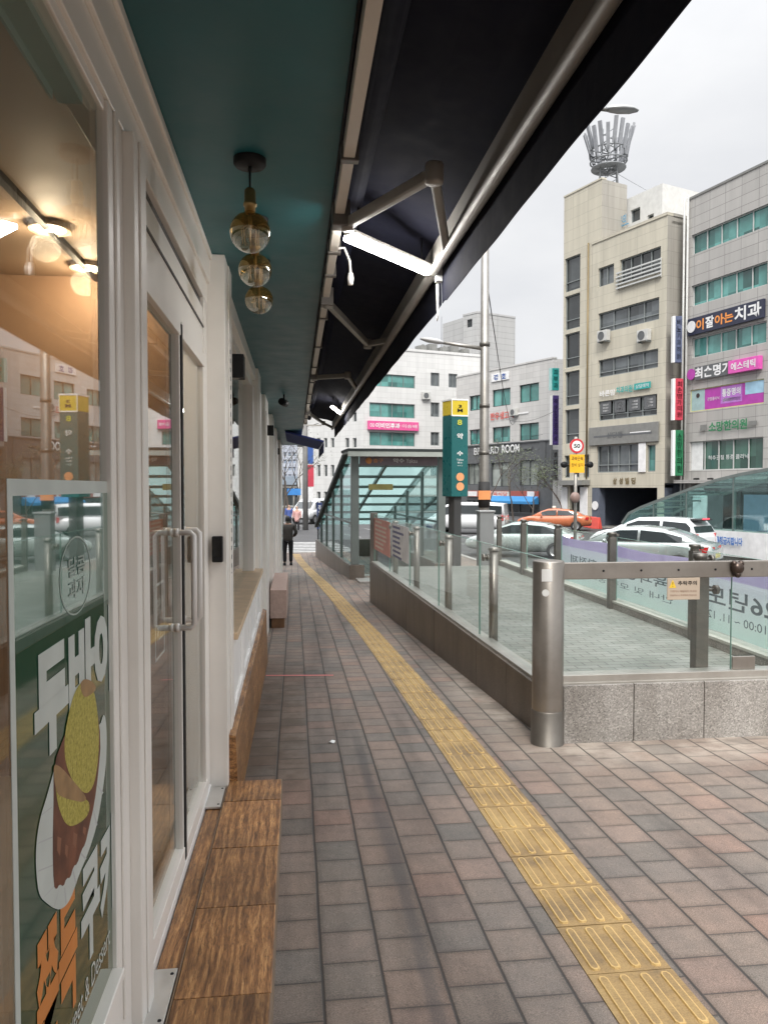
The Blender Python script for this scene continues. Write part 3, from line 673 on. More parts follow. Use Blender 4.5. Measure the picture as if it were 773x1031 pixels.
# globe pendants
m, nt, out = newmat('amber bulb glass')
lw = N(nt, 'ShaderNodeLayerWeight'); lw.inputs[0].default_value = .5
fac = math_n(nt, 'MULTIPLY_ADD', math_n(nt, 'POWER', lw.outputs['Facing'], 2.5), .5, .14)
t = N(nt, 'ShaderNodeBsdfTransparent'); t.inputs[0].default_value = (.60, .47, .25, 1)
g = N(nt, 'ShaderNodeBsdfPrincipled'); g.inputs['Base Color'].default_value = (.62, .48, .22, 1); g.inputs['Metallic'].default_value = .85; g.inputs['Roughness'].default_value = .08
mx = N(nt, 'ShaderNodeMixShader'); L(nt, math_n(nt, 'MULTIPLY_ADD', fac, .8, .12), mx.inputs[0]); L(nt, t.outputs[0], mx.inputs[1]); L(nt, g.outputs[0], mx.inputs[2]); L(nt, mx.outputs[0], out.inputs[0]); AMBER = m
m, nt, out = newmat('clear bulb glass')
lw = N(nt, 'ShaderNodeLayerWeight'); lw.inputs[0].default_value = .5
fac = math_n(nt, 'MULTIPLY_ADD', math_n(nt, 'POWER', lw.outputs['Facing'], 2.0), .75, .16)
t = N(nt, 'ShaderNodeBsdfTransparent'); t.inputs[0].default_value = (.93, .88, .78, 1)
g = N(nt, 'ShaderNodeBsdfGlossy'); g.inputs[0].default_value = (1, .97, .9, 1); g.inputs['Roughness'].default_value = .04
mx = N(nt, 'ShaderNodeMixShader'); L(nt, fac, mx.inputs[0]); L(nt, t.outputs[0], mx.inputs[1]); L(nt, g.outputs[0], mx.inputs[2]); L(nt, mx.outputs[0], out.inputs[0]); CLEAR = m
BRASS = mat_steel('aged brass', (.45, .32, .14), .4); FIL = paint('glass filament stem', (.75, .62, .42), .2, .3)
for (q, Y, lab) in (((252, 234), 2.83, 'round amber globe pendant lamp under the soffit, nearest of the three'), ((257, 272), 3.45, 'round amber globe pendant lamp, middle of the three under the soffit'), ((261, 302), 4.08, 'round amber globe pendant lamp, smallest looking, farthest of the three')):
    p = on_y(q[0], q[1], Y); r = .073
    gl = thing('globe_pendant', lab, 'pendant lamp', (p.x, p.y, 2.699), group='amber globe pendants under the soffit')
    b = MB(); b.lathe((p.x, p.y, 2.699), [(.0, -.028), (.052, -.028), (.058, -.02), (.058, 0)], 28); b.build('ceiling_rose', BLACK, gl)
    b = MB(); b.tube([(p.x, p.y, 2.67), (p.x, p.y, p.z + r + .07)], .004, 8); b.tube([(p.x, p.y, 2.672), (p.x, p.y, 2.655)], .007, 8); b.build('cord', BLACK, gl)
    b = MB(); b.lathe((p.x, p.y, p.z + r), [(.0, .085), (.014, .083), (.02, .075), (.021, .035), (.024, .03), (.024, .02), (.019, .018), (.019, -.006), (.0, -.006)], 20); b.build('socket', BRASS, gl)
    prof = [(.018, r * 1.02), (.021, r * .95), (.035, r * .85)] + [(r * math.sin(t), r * math.cos(t)) for t in [R(a) for a in (38, 50, 62, 74, 84, 88)]]
    prof2 = [(r * math.sin(t), r * math.cos(t)) for t in [R(a) for a in (88, 96, 108, 120, 132, 144, 156, 168, 179)]]
    b = MB(); b.lathe(p, prof, 28, 0); b.lathe(p, prof2, 28, 1); b.build('bulb', [AMBER, CLEAR], gl)
    b = MB(); b.tube([(p.x, p.y, p.z + r * .9), (p.x, p.y, p.z + .01)], .007, 8)
    for k in range(8):
        a = k * math.pi / 4; e = Vector((math.cos(a), math.sin(a), 0))
        b.tube([Vector(p) + Vector((0, 0, .03)), Vector(p) + e * .032 + Vector((0, 0, .012)), Vector(p) + e * .026 - Vector((0, 0, .042))], .0016, 5)
    b.build('filament', FIL, gl)
# small spot hanging far along the soffit
p = on_z(286, 405, 2.6)
sp = thing('ceiling_spot', 'tiny black spot lamp hanging under the far soffit', 'spot lamp', (p.x, p.y, 2.699))
b = MB(); b.tube([(p.x, p.y, 2.699), (p.x, p.y, 2.62)], .012, 8); b.build('stem', BLACK, sp)
b = MB(); b.tube([(p.x - .03, p.y - .1, 2.60), (p.x + .02, p.y + .08, 2.59)], .045, 12); b.build('head', BLACK, sp)
# stone bench along the front
b = MB(); b.hexa([(-.36, 10.95, gz(10.95) + .14), (-.125, 10.95, gz(10.95) + .14), (-.125, 13.6, gz(13.6) + .14), (-.36, 13.6, gz(13.6) + .14), (-.36, 10.95, .05), (-.125, 10.95, .05), (-.125, 13.6, .0), (-.36, 13.6, .0)])
bench = thing('stone_bench', 'pinkish brown block bench on a dark plinth against the far shopfront', 'bench', (-.24, 12.2, gz(12.2)))
b.build('seat', paint('pink granite', (.46, .33, .28), .6, var=.12, scale=30), bench, bevel=.006)
b = MB(); b.gbox(-.34, -.16, 11.0, 13.55, -.02, .139); b.build('plinth', DARKWOOD, bench)
# ================================================================ awnings
def awning(y0, y1, arms, lab):
    t = thing('retractable_awning', lab, 'awning', (.19, (y0 + y1) / 2, 2.7), group='navy awnings along the shopfront')
    b = MB(); n = max(2, int((y1 - y0) / .35))
    fx = [.166, .31, .45, .59, .712]; fz = [2.81, 2.785, 2.76, 2.73, 2.695]
    for i in range(n):
        ya, yb = y0 + (y1 - y0) * i / n, y0 + (y1 - y0) * (i + 1) / n
        for k in range(4):
            sa = [(.006 * math.sin(ya * 2.1 + k) * (1 if 0 < k < 4 else 0)) for k in range(5)]; sb = [(.006 * math.sin(yb * 2.1 + k) * (1 if 0 < k < 4 else 0)) for k in range(5)]
            b.hexa([(fx[k], ya, fz[k] + sa[k]), (fx[k + 1], ya, fz[k + 1] + sa[k + 1]), (fx[k + 1], yb, fz[k + 1] + sb[k + 1]), (fx[k], yb, fz[k] + sb[k]),
                    (fx[k], ya, fz[k] + sa[k] + .006), (fx[k + 1], ya, fz[k + 1] + sa[k + 1] + .006), (fx[k + 1], yb, fz[k + 1] + sb[k + 1] + .006), (fx[k], yb, fz[k] + sb[k] + .006)])
    b.build('canvas', NAVY, t)
    b = MB(); yA, yB = y0, y1; y0, y1 = y0 + .016, y1 - .016; n = int((y1 - y0) / .06)
    wav = lambda y: .0022 * math.sin(y * 5.3) + .0012 * math.sin(y * 11.7 + 1); hem = lambda y: 2.41 + .002 * math.sin(y * 3.1) + (.012 if (y - y0 < .1 or y1 - y < .1) else 0)
    for i in range(n):
        ya, yb = y0 + (y1 - y0) * i / n, y0 + (y1 - y0) * (i + 1) / n
        b.hexa([(.718 + wav(ya), ya, hem(ya)), (.722 + wav(ya), ya, hem(ya)), (.722 + wav(yb), yb, hem(yb)), (.718 + wav(yb), yb, hem(yb)), (.713, ya, 2.705), (.718, ya, 2.705), (.718, yb, 2.705), (.713, yb, 2.705)])
    b.build('valance', NAVY, t); y0, y1 = yA, yB
    b = MB(); b.tube([(.68, y0 + .01, 2.575), (.68, y1 - .01, 2.575)], .025, 14); b.box(.672, .708, y0 + .01, y1 - .01, 2.59, 2.694); b.build('front_bar', ALU, t)
    b = MB(); b.box(.168, .208, y0 + .01, y1 - .01, 2.645, 2.70); b.build('back_bar', paint('cream bar', (.60, .56, .50), .45), t, bevel=.003)
    b = MB(); b.tube([(.26, y0 + .02, 2.765), (.26, y1 - .02, 2.765)], .04, 12); b.build('roller', NAVY, t)
    yy = y0 + .35; DB = paint('dark bracket', (.14, .13, .12), .4, .5)
    while yy < y1:
        b = MB(); b.box(.160, .222, yy, yy + .035, 2.636, 2.702); b.build('bracket', DB, t, bevel=.003); yy += 1.05
    for (s, e, f) in arms: b = MB(); b.box(.158, .232, s[1] - .04, s[1] + .04, 2.60, 2.704); b.build('bracket', DB, t, bevel=.003)
    for (s, e, f) in arms:
        S, E, Q = Vector((*s, 2.62)), Vector((*e, 2.61)), Vector((f[0] - .035, f[1], 2.585))
        b = MB(); b.bar(S, E, .036, .045); b.bar(E, Q, .034, .042)
        a = b.build('arm', ALU, t, bevel=.008)
        b = MB(); b.lathe(E - Vector((0, 0, .035)), [(.0, 0), (.03, 0), (.032, .01), (.032, .062), (.03, .07), (0, .07)], 18); b.build('joint', ALU, a)
        b = MB(); b.lathe(S - Vector((0, 0, .03)), [(0, 0), (.026, 0), (.026, .06), (0, .06)], 16); b.build('joint', ALU, a)
    return t
awning(-1.9, 3.750, [((.223, .6), (.486, 1.2), (.72, .5)), ((.223, 3.232), (.486, 2.665), (.715, 3.42))], 'navy canvas awning overhead with folding arm, nearest of the three')
awning(3.7505, 11.275, [((.200, 4.63), (.555, 5.86), (.715, 5.55)), ((.20, 7.78), (.517, 7.53), (.715, 8.40))], 'long navy canvas awning with two folding arms, middle one along the shop')
awning(11.2755, 14.0, [((.215, 11.6), (.49, 13.2), (.70, 13.8))], 'short navy canvas awning at the far end of the row')
# bright LED tubes slung under the awnings
LED = glow('white LED tube', (1, .97, .93), 30)
for (A, B, w, lab) in (((.235, 3.30, 2.585), (.655, 3.74, 2.575), .062, 'bright white tube lamp slanting under the near awning beside the folding arm'), ((.50, 10.4, 2.60), (.66, 11.2, 2.59), .035, 'small bright tube lamp under the far awning')):
    A, B = Vector(A), Vector(B)
    tl = thing('tube_lamp', lab, 'tube lamp', (A + B) / 2, group='white tube lamps under the awnings')
    b = MB(); b.bar(A, B, w, .02); b.build('diffuser', LED, tl)
    b = MB(); b.bar(A + Vector((0, 0, .02)), B + Vector((0, 0, .02)), w * .9, .018); d_ = (B - A).normalized(); b.bar(B + d_ * .002, B + d_ * .03, w * 1.0, .03); b.build('housing', OFFW, tl)
    b = MB()
    for q in (.1, .9): p = A.lerp(B, q); b.tube([p + Vector((0, 0, .028)), p + Vector((0, 0, .17))], .004, 6)
    b.build('hanger', BLACK, tl)
b = MB(); p0 = Vector((.205, 3.62, 2.635)); b.tube([p0, p0 + Vector((.03, .02, .01)), p0 + Vector((.055, .02, -.05)), p0 + Vector((.06, .03, -.11))], .006, 8)
cab = b.build('hanging_cable', OFFW); tag(cab, 'white cable with plug dangling from the awning back bar', 'cable')
b = MB(); q = p0 + Vector((.06, .03, -.105)); b.tube([q, q - Vector((0, 0, .02)), q - Vector((0, 0, .055))], [.011, .015, .012], 10); b.build('plug', OFFW, cab)
b = MB(); b.box(.685, .715, 3.70, 3.735, 2.52, 2.60); b.hexa([(.70, 3.735, 2.36), (.704, 3.735, 2.36), (.704, 3.765, 2.34), (.70, 3.765, 2.34), (.695, 3.735, 2.52), (.705, 3.735, 2.52), (.705, 3.76, 2.52), (.695, 3.76, 2.52)])  # white strip added where sky shows through between the valances
tag(b.build('awning_sky_gap', PW), 'white strip standing in for bright sky in the gap between two awnings', 'gap strip')
ba = thing('blue_awning', 'royal blue awning of the next shop beyond the navy row', 'awning', (.3, 17, 2.3))
b = MB(); b.hexa([(-.2, 16.2, 2.66), (.6, 16.2, 2.46), (.6, 19.5, 2.46), (-.2, 19.5, 2.66), (-.2, 16.2, 2.69), (.62, 16.2, 2.49), (.62, 19.5, 2.49), (-.2, 19.5, 2.69)]); b.build('canvas', paint('royal blue canvas', (.02, .035, .16), .8), ba)
b = MB(); b.box(.601, .609, 16.2, 19.5, 2.24, 2.455); b.build('valance', paint('royal blue canvas edge', (.02, .03, .14), .8), ba)
# upper storey windows of the shop building, over the awnings
UPG = mat_window('upper storey glazing', (.09, .11, .12)); UPF = paint('upper window frame', (.32, .33, .33), .4)
for zz0 in (4.2, 7.3):
    for k in range(5):
        ya = -1.2 + k * 4.6; yb_ = ya + 2.6
        b = MB(); b.box(.151, .21, ya - .06, ya, zz0 - .06, zz0 + 1.66); b.box(.151, .21, yb_, yb_ + .06, zz0 - .06, zz0 + 1.66); b.box(.151, .21, ya, yb_, zz0 - .06, zz0); b.box(.151, .21, ya, yb_, zz0 + 1.6, zz0 + 1.66); b.box(.151, .20, ya + 1.27, ya + 1.33, zz0, zz0 + 1.6); b.box(.151, .27, ya - .1, yb_ + .1, zz0 - .12, zz0 - .062)
        w = b.build('window', UPF, shop)
        b = MB(); b.box(.152, .17, ya + .002, ya + 1.268, zz0 + .002, zz0 + 1.598); b.box(.152, .17, ya + 1.332, yb_ - .002, zz0 + .002, zz0 + 1.598); b.build('pane', UPG, w)
# ================================================================ enclosure of granite, steel and glass
GRANITE = mat_granite('grey granite', (.31, .295, .275), .75)
GRANITE_B = mat_granite('brown stained shaded granite', (.135, .112, .092), .4)  # brown and stained, darkened further as shade on the side walls
STEEL = mat_steel('brushed stainless', (.34, .315, .285), .38)
STEELD = mat_steel('dull steel post', (.19, .18, .165), .5)
CAP = mat_steel('steel capping', (.56, .54, .50), .42, (1, 1, 1))
CLR = glass('clear railing glass', (.95, .975, .965), .35, .05)
EDGE = paint('green glass edge', (.25, .42, .36), .2)
ZT, ZG = .105, 1.0
A0, B0 = Vector((1.71, 5.05, 0)), Vector((1.386, 14.28, 0))
en = thing('stair_enclosure', 'long granite walled enclosure with glass panels and steel posts beside the tactile path', 'glass railing', (2.6, 8, gz(8)))
dl = (B0 - A0).normalized(); nl = Vector((dl.y, -dl.x, 0))         # nl points to the enclosure's inside (+x)
Ll = (B0 - A0).length
def wpt(s, off, z): p = A0 + dl * s + nl * off; return (p.x, p.y, z)
def wbox(b, s0, s1, o0, o1, zb, zt, mi=0):
    """box along the left wall; zb None follows the street"""
    g = lambda s: (gz((A0 + dl * s).y) - .1) if zb is None else zb
    b.hexa([wpt(s0, o0, g(s0)), wpt(s0, o1, g(s0)), wpt(s1, o1, g(s1)), wpt(s1, o0, g(s1)), wpt(s0, o0, zt), wpt(s0, o1, zt), wpt(s1, o1, zt), wpt(s1, o0, zt)], mi)
slabs = [0, .9, 1.8, 2.7, 3.6, 4.5, 5.4, 6.3, 7.2, 8.1, Ll]
b = MB()
for i in range(len(slabs) - 1): wbox(b, slabs[i] + .003, slabs[i + 1] - .003, 0 + (.002 if i % 2 else 0), .17, None, ZT)
wbox(b, .02, Ll - .02, .01, .16, None, ZT - .004)
b.build('granite_wall', GRANITE_B, en, bevel=.003)
b = MB(); wbox(b, .01, Ll, .03, .15, ZT + .001, ZT + .022); b.build('wall_cap', CAP, en)
js = [.0, 2.0, 3.75, 5.6, 7.4, Ll - .04]
for i in range(len(js) - 1):
    b = MB(); wbox(b, js[i] + .006, js[i + 1] - .006, .084, .096, ZT + .02, ZG)
    p = b.build('glass_panel', CLR, en)
    b = MB()
    for s in (js[i] + .003, js[i + 1] - .007): wbox(b, s, s + .003, .083, .097, ZT + .02, ZG + .001)
    wbox(b, js[i] + .006, js[i + 1] - .006, .083, .097, ZG, ZG + .003)
    b.build('glass_edge', EDGE, p)
for s in (1.82, 3.6, 5.5, 7.3):
    p = A0 + dl * s + nl * .17
    b = MB(); b.tube([(p.x, p.y, -.1), (p.x, p.y, .93)], .042, 16); po_ = b.build('post', STEEL, en)
    b = MB(); b.tube([wpt(s, .165, .87), wpt(s, .06, .87)], .014, 10); b.tube([wpt(s, .08, .87), wpt(s, .062, .87)], .034, 14); b.tube([wpt(s, .10, .87), wpt(s, .118, .87)], .034, 14)
    b.lathe((p.x, p.y, .93), [(.05, 0), (.052, .02), (.03, .035), (0, .035)], 16); b.build('clamp', STEEL, po_)
# front wall facing the camera
b = MB(); xs = [1.80, 2.30, 2.81, 3.32, 3.83, 4.1]
for i in range(len(xs) - 1):
    b.hexa([(xs[i] + .003, 4.965, -.36), (xs[i + 1] - .003, 4.965, -.36), (xs[i + 1] - .003, 5.13, -.36), (xs[i] + .003, 5.13, -.36), (xs[i] + .003, 4.965, .17), (xs[i + 1] - .003, 4.965, .17), (xs[i + 1] - .003, 5.13, .17), (xs[i] + .003, 5.13, .17)])
b.build('granite_wall', GRANITE, en, bevel=.003)
b = MB(); b.box(1.79, 4.1, 4.98, 5.12, -.4, .165); b.box(1.8, 4.1, 4.995, 5.115, .171, .232, 1); b.box(1.8, 4.1, 4.985, 4.994, .168, .185, 1); b.build('wall_cap', [paint('dark joint', (.05, .045, .04), .8), CAP], en, bevel=.002)
for (x0, x1) in ((1.82, 3.038), (3.05, 4.09)):
    b = MB(); b.box(x0, x1, 5.044, 5.056, .225, .985); p = b.build('glass_panel', CLR, en)
    b = MB(); b.box(x0 - .002, x0, 5.042, 5.058, .225, .985); b.build('glass_edge', EDGE, p)
b = MB(); b.box(1.8, 4.1, 5.005, 5.04, .888, 1.003); rail = b.build('top_rail', STEEL, en, bevel=.006)
b = MB(); x = 2.09
while x < 4.1: b.lathe((x, 5.004, .945), [(.0, .004), (.007, .004), (.008, 0)], 10, axis=(0, -1, 0)); x += .27
b.build('screw', BLACK, rail)
# bulky round corner post with a plinth
b = MB(); b.lathe((1.70, 5.0, 0), [(.0, 1.02), (.098, 1.02), (.105, 1.012), (.105, .02), (.105, -.02)], 40); cp = b.build('corner_post', STEEL, en)
b = MB(); b.lathe((1.70, 5.0, 0), [(.106, .01), (.112, 0), (.112, -.4), (.112, -.4)], 40); b.build('plinth', mat_steel('stained steel', (.20, .185, .165), .5), cp)
def on_post(px, py, r=.1055):
    d = ray(px, py); cx, cy = 1.70, 5.0
    A_ = d.x ** 2 + d.y ** 2; B_ = -2 * (d.x * cx + d.y * cy); C_ = cx * cx + cy * cy - r * r
    t = (-B_ - math.sqrt(max(0, B_ * B_ - 4 * A_ * C_))) / (2 * A_); return EYE + d * t
b = MB(); g4 = [[on_post(545 + 10.5 * i / 4, 573 + 12.5 * j, .1062) for j in (0, 1)] for i in range(5)]
for i in range(4): b.quad(g4[i][0], g4[i + 1][0], g4[i + 1][1], g4[i][1])
c_ = on_post(549, 597, .1062); nrm = Vector((c_.x - 1.70, c_.y - 5.0, 0)).normalized(); b.lathe(c_ - nrm * .0005, [(.024, 0), (.024, .0008), (0, .0008)], 20, axis=nrm, smooth=False)
b.build('sticker', PW, cp)
# fittings on the front: glass clamp, corner bracket at the foot
b = MB(); b.lathe((3.05, 4.998, .955), [(0, .05), (.03, .045), (.042, .03), (.044, .0)], 20, axis=(0, -1, 0)); b.sphere((3.025, 4.985, .985), .024, 0, 12, 8); b.sphere((3.075, 4.985, .985), .024, 0, 12, 8); b.sphere((3.05, 4.98, .91), .024, 0, 12, 8)
b.build('clamp', paint('dark bronze fitting', (.07, .05, .04), .3, .6), en)
b = MB(); b.box(3.05, 3.22, 5.025, 5.043, .233, .325); b.build('foot_bracket', STEEL, en, bevel=.004)
b = MB(); b.box(2.83, 2.925, 5.12, 5.21, -.05, .93); ps_ = b.build('post', STEELD, en, bevel=.006)
b = MB(); b.lathe((2.875, 5.165, .93), [(.05, 0), (.05, .05), (.03, .06), (.05, .08), (.05, .11), (.0, .12)], 18); b.tube([(2.875, 5.165, 1.0), (2.97, 5.165, 1.0)], .013, 10); b.tube([(2.95, 5.165, 1.0), (2.975, 5.165, 1.0)], .032, 14)
b.tube([(2.92, 5.165, .78), (3.0, 5.165, .78)], .012, 10); b.tube([(2.985, 5.165, .78), (3.012, 5.165, .78)], .034, 14); b.build('clamp', STEELD, ps_)
# paved floor inside and the wall on the road side
b = MB(); b.hexa([(1.83, 5.125, -.3), (3.835, 5.125, -.3), (3.835, 14.1, -.7), (1.50, 14.1, -.7), (1.83, 5.125, .03), (3.835, 5.125, .03), (3.835, 14.1, .03), (1.50, 14.1, .03)]); m_, nt, out = newmat('grey inner pavers'); co = posco(nt); bk = N(nt, 'ShaderNodeTexBrick'); bk.inputs['Scale'].default_value = 1; bk.inputs['Brick Width'].default_value = .2; bk.inputs['Row Height'].default_value = .1; bk.inputs['Mortar Size'].default_value = .005; bk.inputs['Bias'].default_value = 0
bk.inputs['Color1'].default_value = (.185, .195, .175, 1); bk.inputs['Color2'].default_value = (.25, .255, .235, 1); bk.inputs['Mortar'].default_value = (.075, .078, .07, 1); L(nt, co, bk.inputs['Vector'])
c = mixc(nt, .9, bk.outputs['Color'], ramp(nt, noise_n(nt, 1.4, co, 6, .6), [(.35, (.78, .79, .76)), (.68, (1.22, 1.22, 1.2))]), 'MULTIPLY'); principled(nt, out, c, .6, 0, bump(nt, bk.outputs['Fac'], .5, -.003))
b.build('inner_floor', m_, en)
XR = 3.84
b = MB(); b.box(XR, XR + .16, 5.0, 14.2, -.8, .105); b.build('granite_wall', GRANITE, en, bevel=.003)
b = MB(); b.box(XR - .006, XR + .165, 5.0, 14.2, .106, .13); b.build('wall_cap', paint('pale stone cap', (.52, .51, .46), .5, var=.12, scale=20), en)
jy = [5.1, 7.0, 8.95, 10.9, 12.6, 14.15]
for i in range(len(jy) - 1):
    b = MB(); b.box(XR + .06, XR + .072, jy[i] + .006, jy[i + 1] - .006, .13, .90); p = b.build('glass_panel', CLR, en)
    b = MB(); b.box(XR + .058, XR + .074, jy[i] + .003, jy[i] + .006, .13, .90); b.box(XR + .058, XR + .074, jy[i] + .006, jy[i + 1] - .006, .90, .903); b.build('glass_edge', EDGE, p)
for yy in jy[1:]:
    b = MB(); b.box(XR - .04, XR + .045, yy - .045, yy + .045, .03, .90); ps_ = b.build('post', STEELD, en, bevel=.005)
    b = MB(); b.lathe((XR, yy, .90), [(.04, 0), (.04, .03), (.055, .04), (.055, .06), (0, .065)], 16); b.tube([(XR, yy, .93), (XR + .09, yy, .93)], .012, 8); b.tube([(XR + .055, yy - .05, .93), (XR + .055, yy + .05, .93)], .016, 8); b.build('clamp', STEELD, ps_)
# warning plate hung on the rail
sg = thing('warning_plate', 'small beige warning plate with yellow triangle hung under the steel rail', 'sign', (2.75, 4.985, .75))
a, c = on_y(671.5, 582, 4.985), on_y(704, 603.5, 4.985)
b = MB(); b.box(a.x, c.x, 4.985, 4.992, c.z, a.z); b.build('plate', paint('beige plate', (.44, .36, .28), .5), sg, bevel=.002)
U, V = Vector((1, 0, 0)), Vector((0, 0, 1)); w = c.x - a.x; h = a.z - c.z
b = MB(); b.add([(a.x + w * .05, 4.9835, c.z + h * .55), (a.x + w * .27, 4.9835, c.z + h * .55), (a.x + w * .16, 4.9835, c.z + h * .92)], [(0, 1, 2)], 0)
b.text('!', (a.x + w * .15, 4.983, c.z + h * .6), U, V, w * .02, h * .22, .0004, 0, 1)
b.text('추락주의', (a.x + w * .32, 4.984, c.z + h * .66), U, V, w * .58, h * .2, .0005, .02, 1)
b.text('기대거나 매달리지 마세요', (a.x + w * .08, 4.984, c.z + h * .34), U, V, w * .82, h * .1, .0005, 0, 2); b.text('위험하오니 주의하여 주십시오', (a.x + w * .08, 4.984, c.z + h * .16), U, V, w * .82, h * .09, .0005, 0, 2)
b.build('lettering', [paint('warning yellow', (.75, .5, .04), .5), BLACK, paint('brown print', (.22, .12, .08), .5)], sg, recalc=False)
# banner on the road side of the glass, read in reverse from here
bn = thing('street_banner', 'pale blue banner with purple top band and reversed grey lettering behind the glass railing', 'banner', (XR + .12, 9, .1))
m, nt, out = newmat('banner cloth'); co = posco(nt)
sx = N(nt, 'ShaderNodeSeparateXYZ'); L(nt, co, sx.inputs[0])
c = ramp(nt, math_n(nt, 'ADD', sx.outputs[2], math_n(nt, 'MULTIPLY_ADD', noise_n(nt, 1.5, co), .2, -.1)), [(.2, (.82, .92, .90)), (.45, (.86, .92, .94)), (.66, (.86, .88, .95))])
d_ = N(nt, 'ShaderNodeBsdfDiffuse'); L(nt, c, d_.inputs[0]); t_ = N(nt, 'ShaderNodeBsdfTranslucent'); L(nt, c, t_.inputs[0]); mx = N(nt, 'ShaderNodeMixShader'); mx.inputs[0].default_value = .86
L(nt, d_.outputs[0], mx.inputs[1]); L(nt, t_.outputs[0], mx.inputs[2]); L(nt, mx.outputs[0], out.inputs[0]); BANNER = m
m, nt, out = newmat('purple band cloth'); c = ramp(nt, noise_n(nt, 2, posco(nt)), [(.3, (.74, .68, .90)), (.7, (.80, .75, .93))])
d_ = N(nt, 'ShaderNodeBsdfDiffuse'); L(nt, c, d_.inputs[0]); t_ = N(nt, 'ShaderNodeBsdfTranslucent'); L(nt, c, t_.inputs[0]); mx = N(nt, 'ShaderNodeMixShader'); mx.inputs[0].default_value = .8
L(nt, d_.outputs[0], mx.inputs[1]); L(nt, t_.outputs[0], mx.inputs[2]); L(nt, mx.outputs[0], out.inputs[0]); PURP = m
b = MB(); XB = XR + .11; ya, yb = 5.15, 11.4
for i in range(40):
    y0, y1 = ya + (yb - ya) * i / 40, ya + (yb - ya) * (i + 1) / 40
    s = lambda y: XB + .012 * math.sin(y * 4) ; zt_ = lambda y: .80 - .03 * math.sin((y - ya) / (yb - ya) * math.pi * 3) ** 2
    for z0, z1, mi in ((.15, .655, 0), (.6551, None, 1)):
        za, zb_ = (zt_(y0), zt_(y1)) if z1 is None else (z1, z1)
        b.hexa([(s(y0), y0, z0), (s(y0) + .002, y0, z0), (s(y1) + .002, y1, z0), (s(y1), y1, z0), (s(y0), y0, za), (s(y0) + .002, y0, za), (s(y1) + .002, y1, zb_), (s(y1), y1, zb_)], mi)
b.build('cloth', [BANNER, PURP], bn)
b = MB(); Yd = Vector((0, -1, 0))
b.text('2026년도', (XB - .015, 6.95, .40), Yd, V, 1.5, .185, -.002, .015, 0, mirror=True)
b.text('고교학점제', (XB - .015, 10.6, .42), Yd, V, 1.6, .13, -.002, .01, 0, mirror=True)
b.text('교육과정', (XB - .015, 8.75, .42), Yd, V, 1.4, .14, -.002, .01, 0, mirror=True)
b.text('11. 8.  10:00 ~ 11. 12.', (XB - .015, 6.95, .27), Yd, V, 1.4, .075, -.002, 0, 0, mirror=True)
b.text('안내 및 모집 공고', (XB - .015, 9.9, .28), Yd, V, 2.3, .075, -.002, 0, 0, mirror=True)
b.build('lettering', paint('banner grey print', (.13, .17, .22), .6), bn, recalc=False)
# posters at the far end, behind the glass
for (q0, q1, col, lab, cat_col) in (((374.5, 521), (394.5, 562), (.70, .30, .24), 'red notice poster fixed behind the far glass panel', (.75, .6, .5)), ((396, 528), (414, 556), (.74, .73, .74), 'pale notice poster fixed beside the red one behind glass', (.12, .12, .25))):
    pst = thing('notice_poster', lab, 'poster', (A0 + dl * 8.5 + nl * .11), group='notices at the end of the glass railing')
    d0, d1_ = ray(*q0), ray(*q1)
    def hit(dv):
        nn = nl; o = A0 + nl * .112; t = (o - EYE).dot(nn) / dv.dot(nn); return EYE + dv * t
    P0, P1 = hit(d0), hit(d1_)
    s1_, s0_ = (P0 - A0).dot(dl), (P1 - A0).dot(dl)
    s1_ = min(s1_, Ll - .06)
    zt_, zb_ = .94, .36 if cat_col[0] > .5 else .42
    b = MB(); wbox(b, s0_, s1_, .077, .081, zb_, zt_); b.build('sheet', paint('poster sheet', col, .5, var=.2, scale=6), pst)
    b = MB()
    for k in range(7):
        z_ = zt_ - .07 - k * .075; ln = random.uniform(.5, .85)
        b.quad(wpt(s1_ - .1 * (s1_ - s0_), .0755, z_), wpt(s1_ - ln * (s1_ - s0_), .0755, z_), wpt(s1_ - ln * (s1_ - s0_), .0755, z_ + .035), wpt(s1_ - .1 * (s1_ - s0_), .0755, z_ + .035))
    b.build('print', paint('poster print', cat_col, .5), pst)
b = MB(); wbox(b, Ll - .03, Ll + .08, .02, .15, None, ZG + .03); b.build('post', STEELD, en, bevel=.004)
# ================================================================ subway entrance canopy
FRAME = paint('grey green steel', (.16, .185, .175), .4, .3, var=.1); FRAMED = paint('dark roof sheet', (.035, .042, .041), .7, spec=.25)
ROOFGL = glass('canopy glass', (.82, .93, .92), .6, .06)
FROST = None
m, nt, out = newmat('frosted roof glass'); t = N(nt, 'ShaderNodeBsdfTranslucent'); t.inputs[0].default_value = (.42, .52, .51, 1); g = N(nt, 'ShaderNodeBsdfTransparent'); g.inputs[0].default_value = (.62, .74, .73, 1)
mx = N(nt, 'ShaderNodeMixShader'); mx.inputs[0].default_value = .5; L(nt, t.outputs[0], mx.inputs[1]); L(nt, g.outputs[0], mx.inputs[2]); L(nt, mx.outputs[0], out.inputs[0]); FROST = m
cn = thing('subway_canopy', 'steel and glass subway stair canopy with a roof sloping down to the back', 'canopy', (2.7, 20, gz(20)))
cA = Vector((1.43, 20, 0)); cd = Vector((-.0605, .998, 0)).normalized(); cw = Vector((cd.y, -cd.x, 0)); CL, CWd = 10.2, 2.62
def cp_(s, w, z): p = cA + cd * s + cw * w; return Vector((p.x, p.y, z))
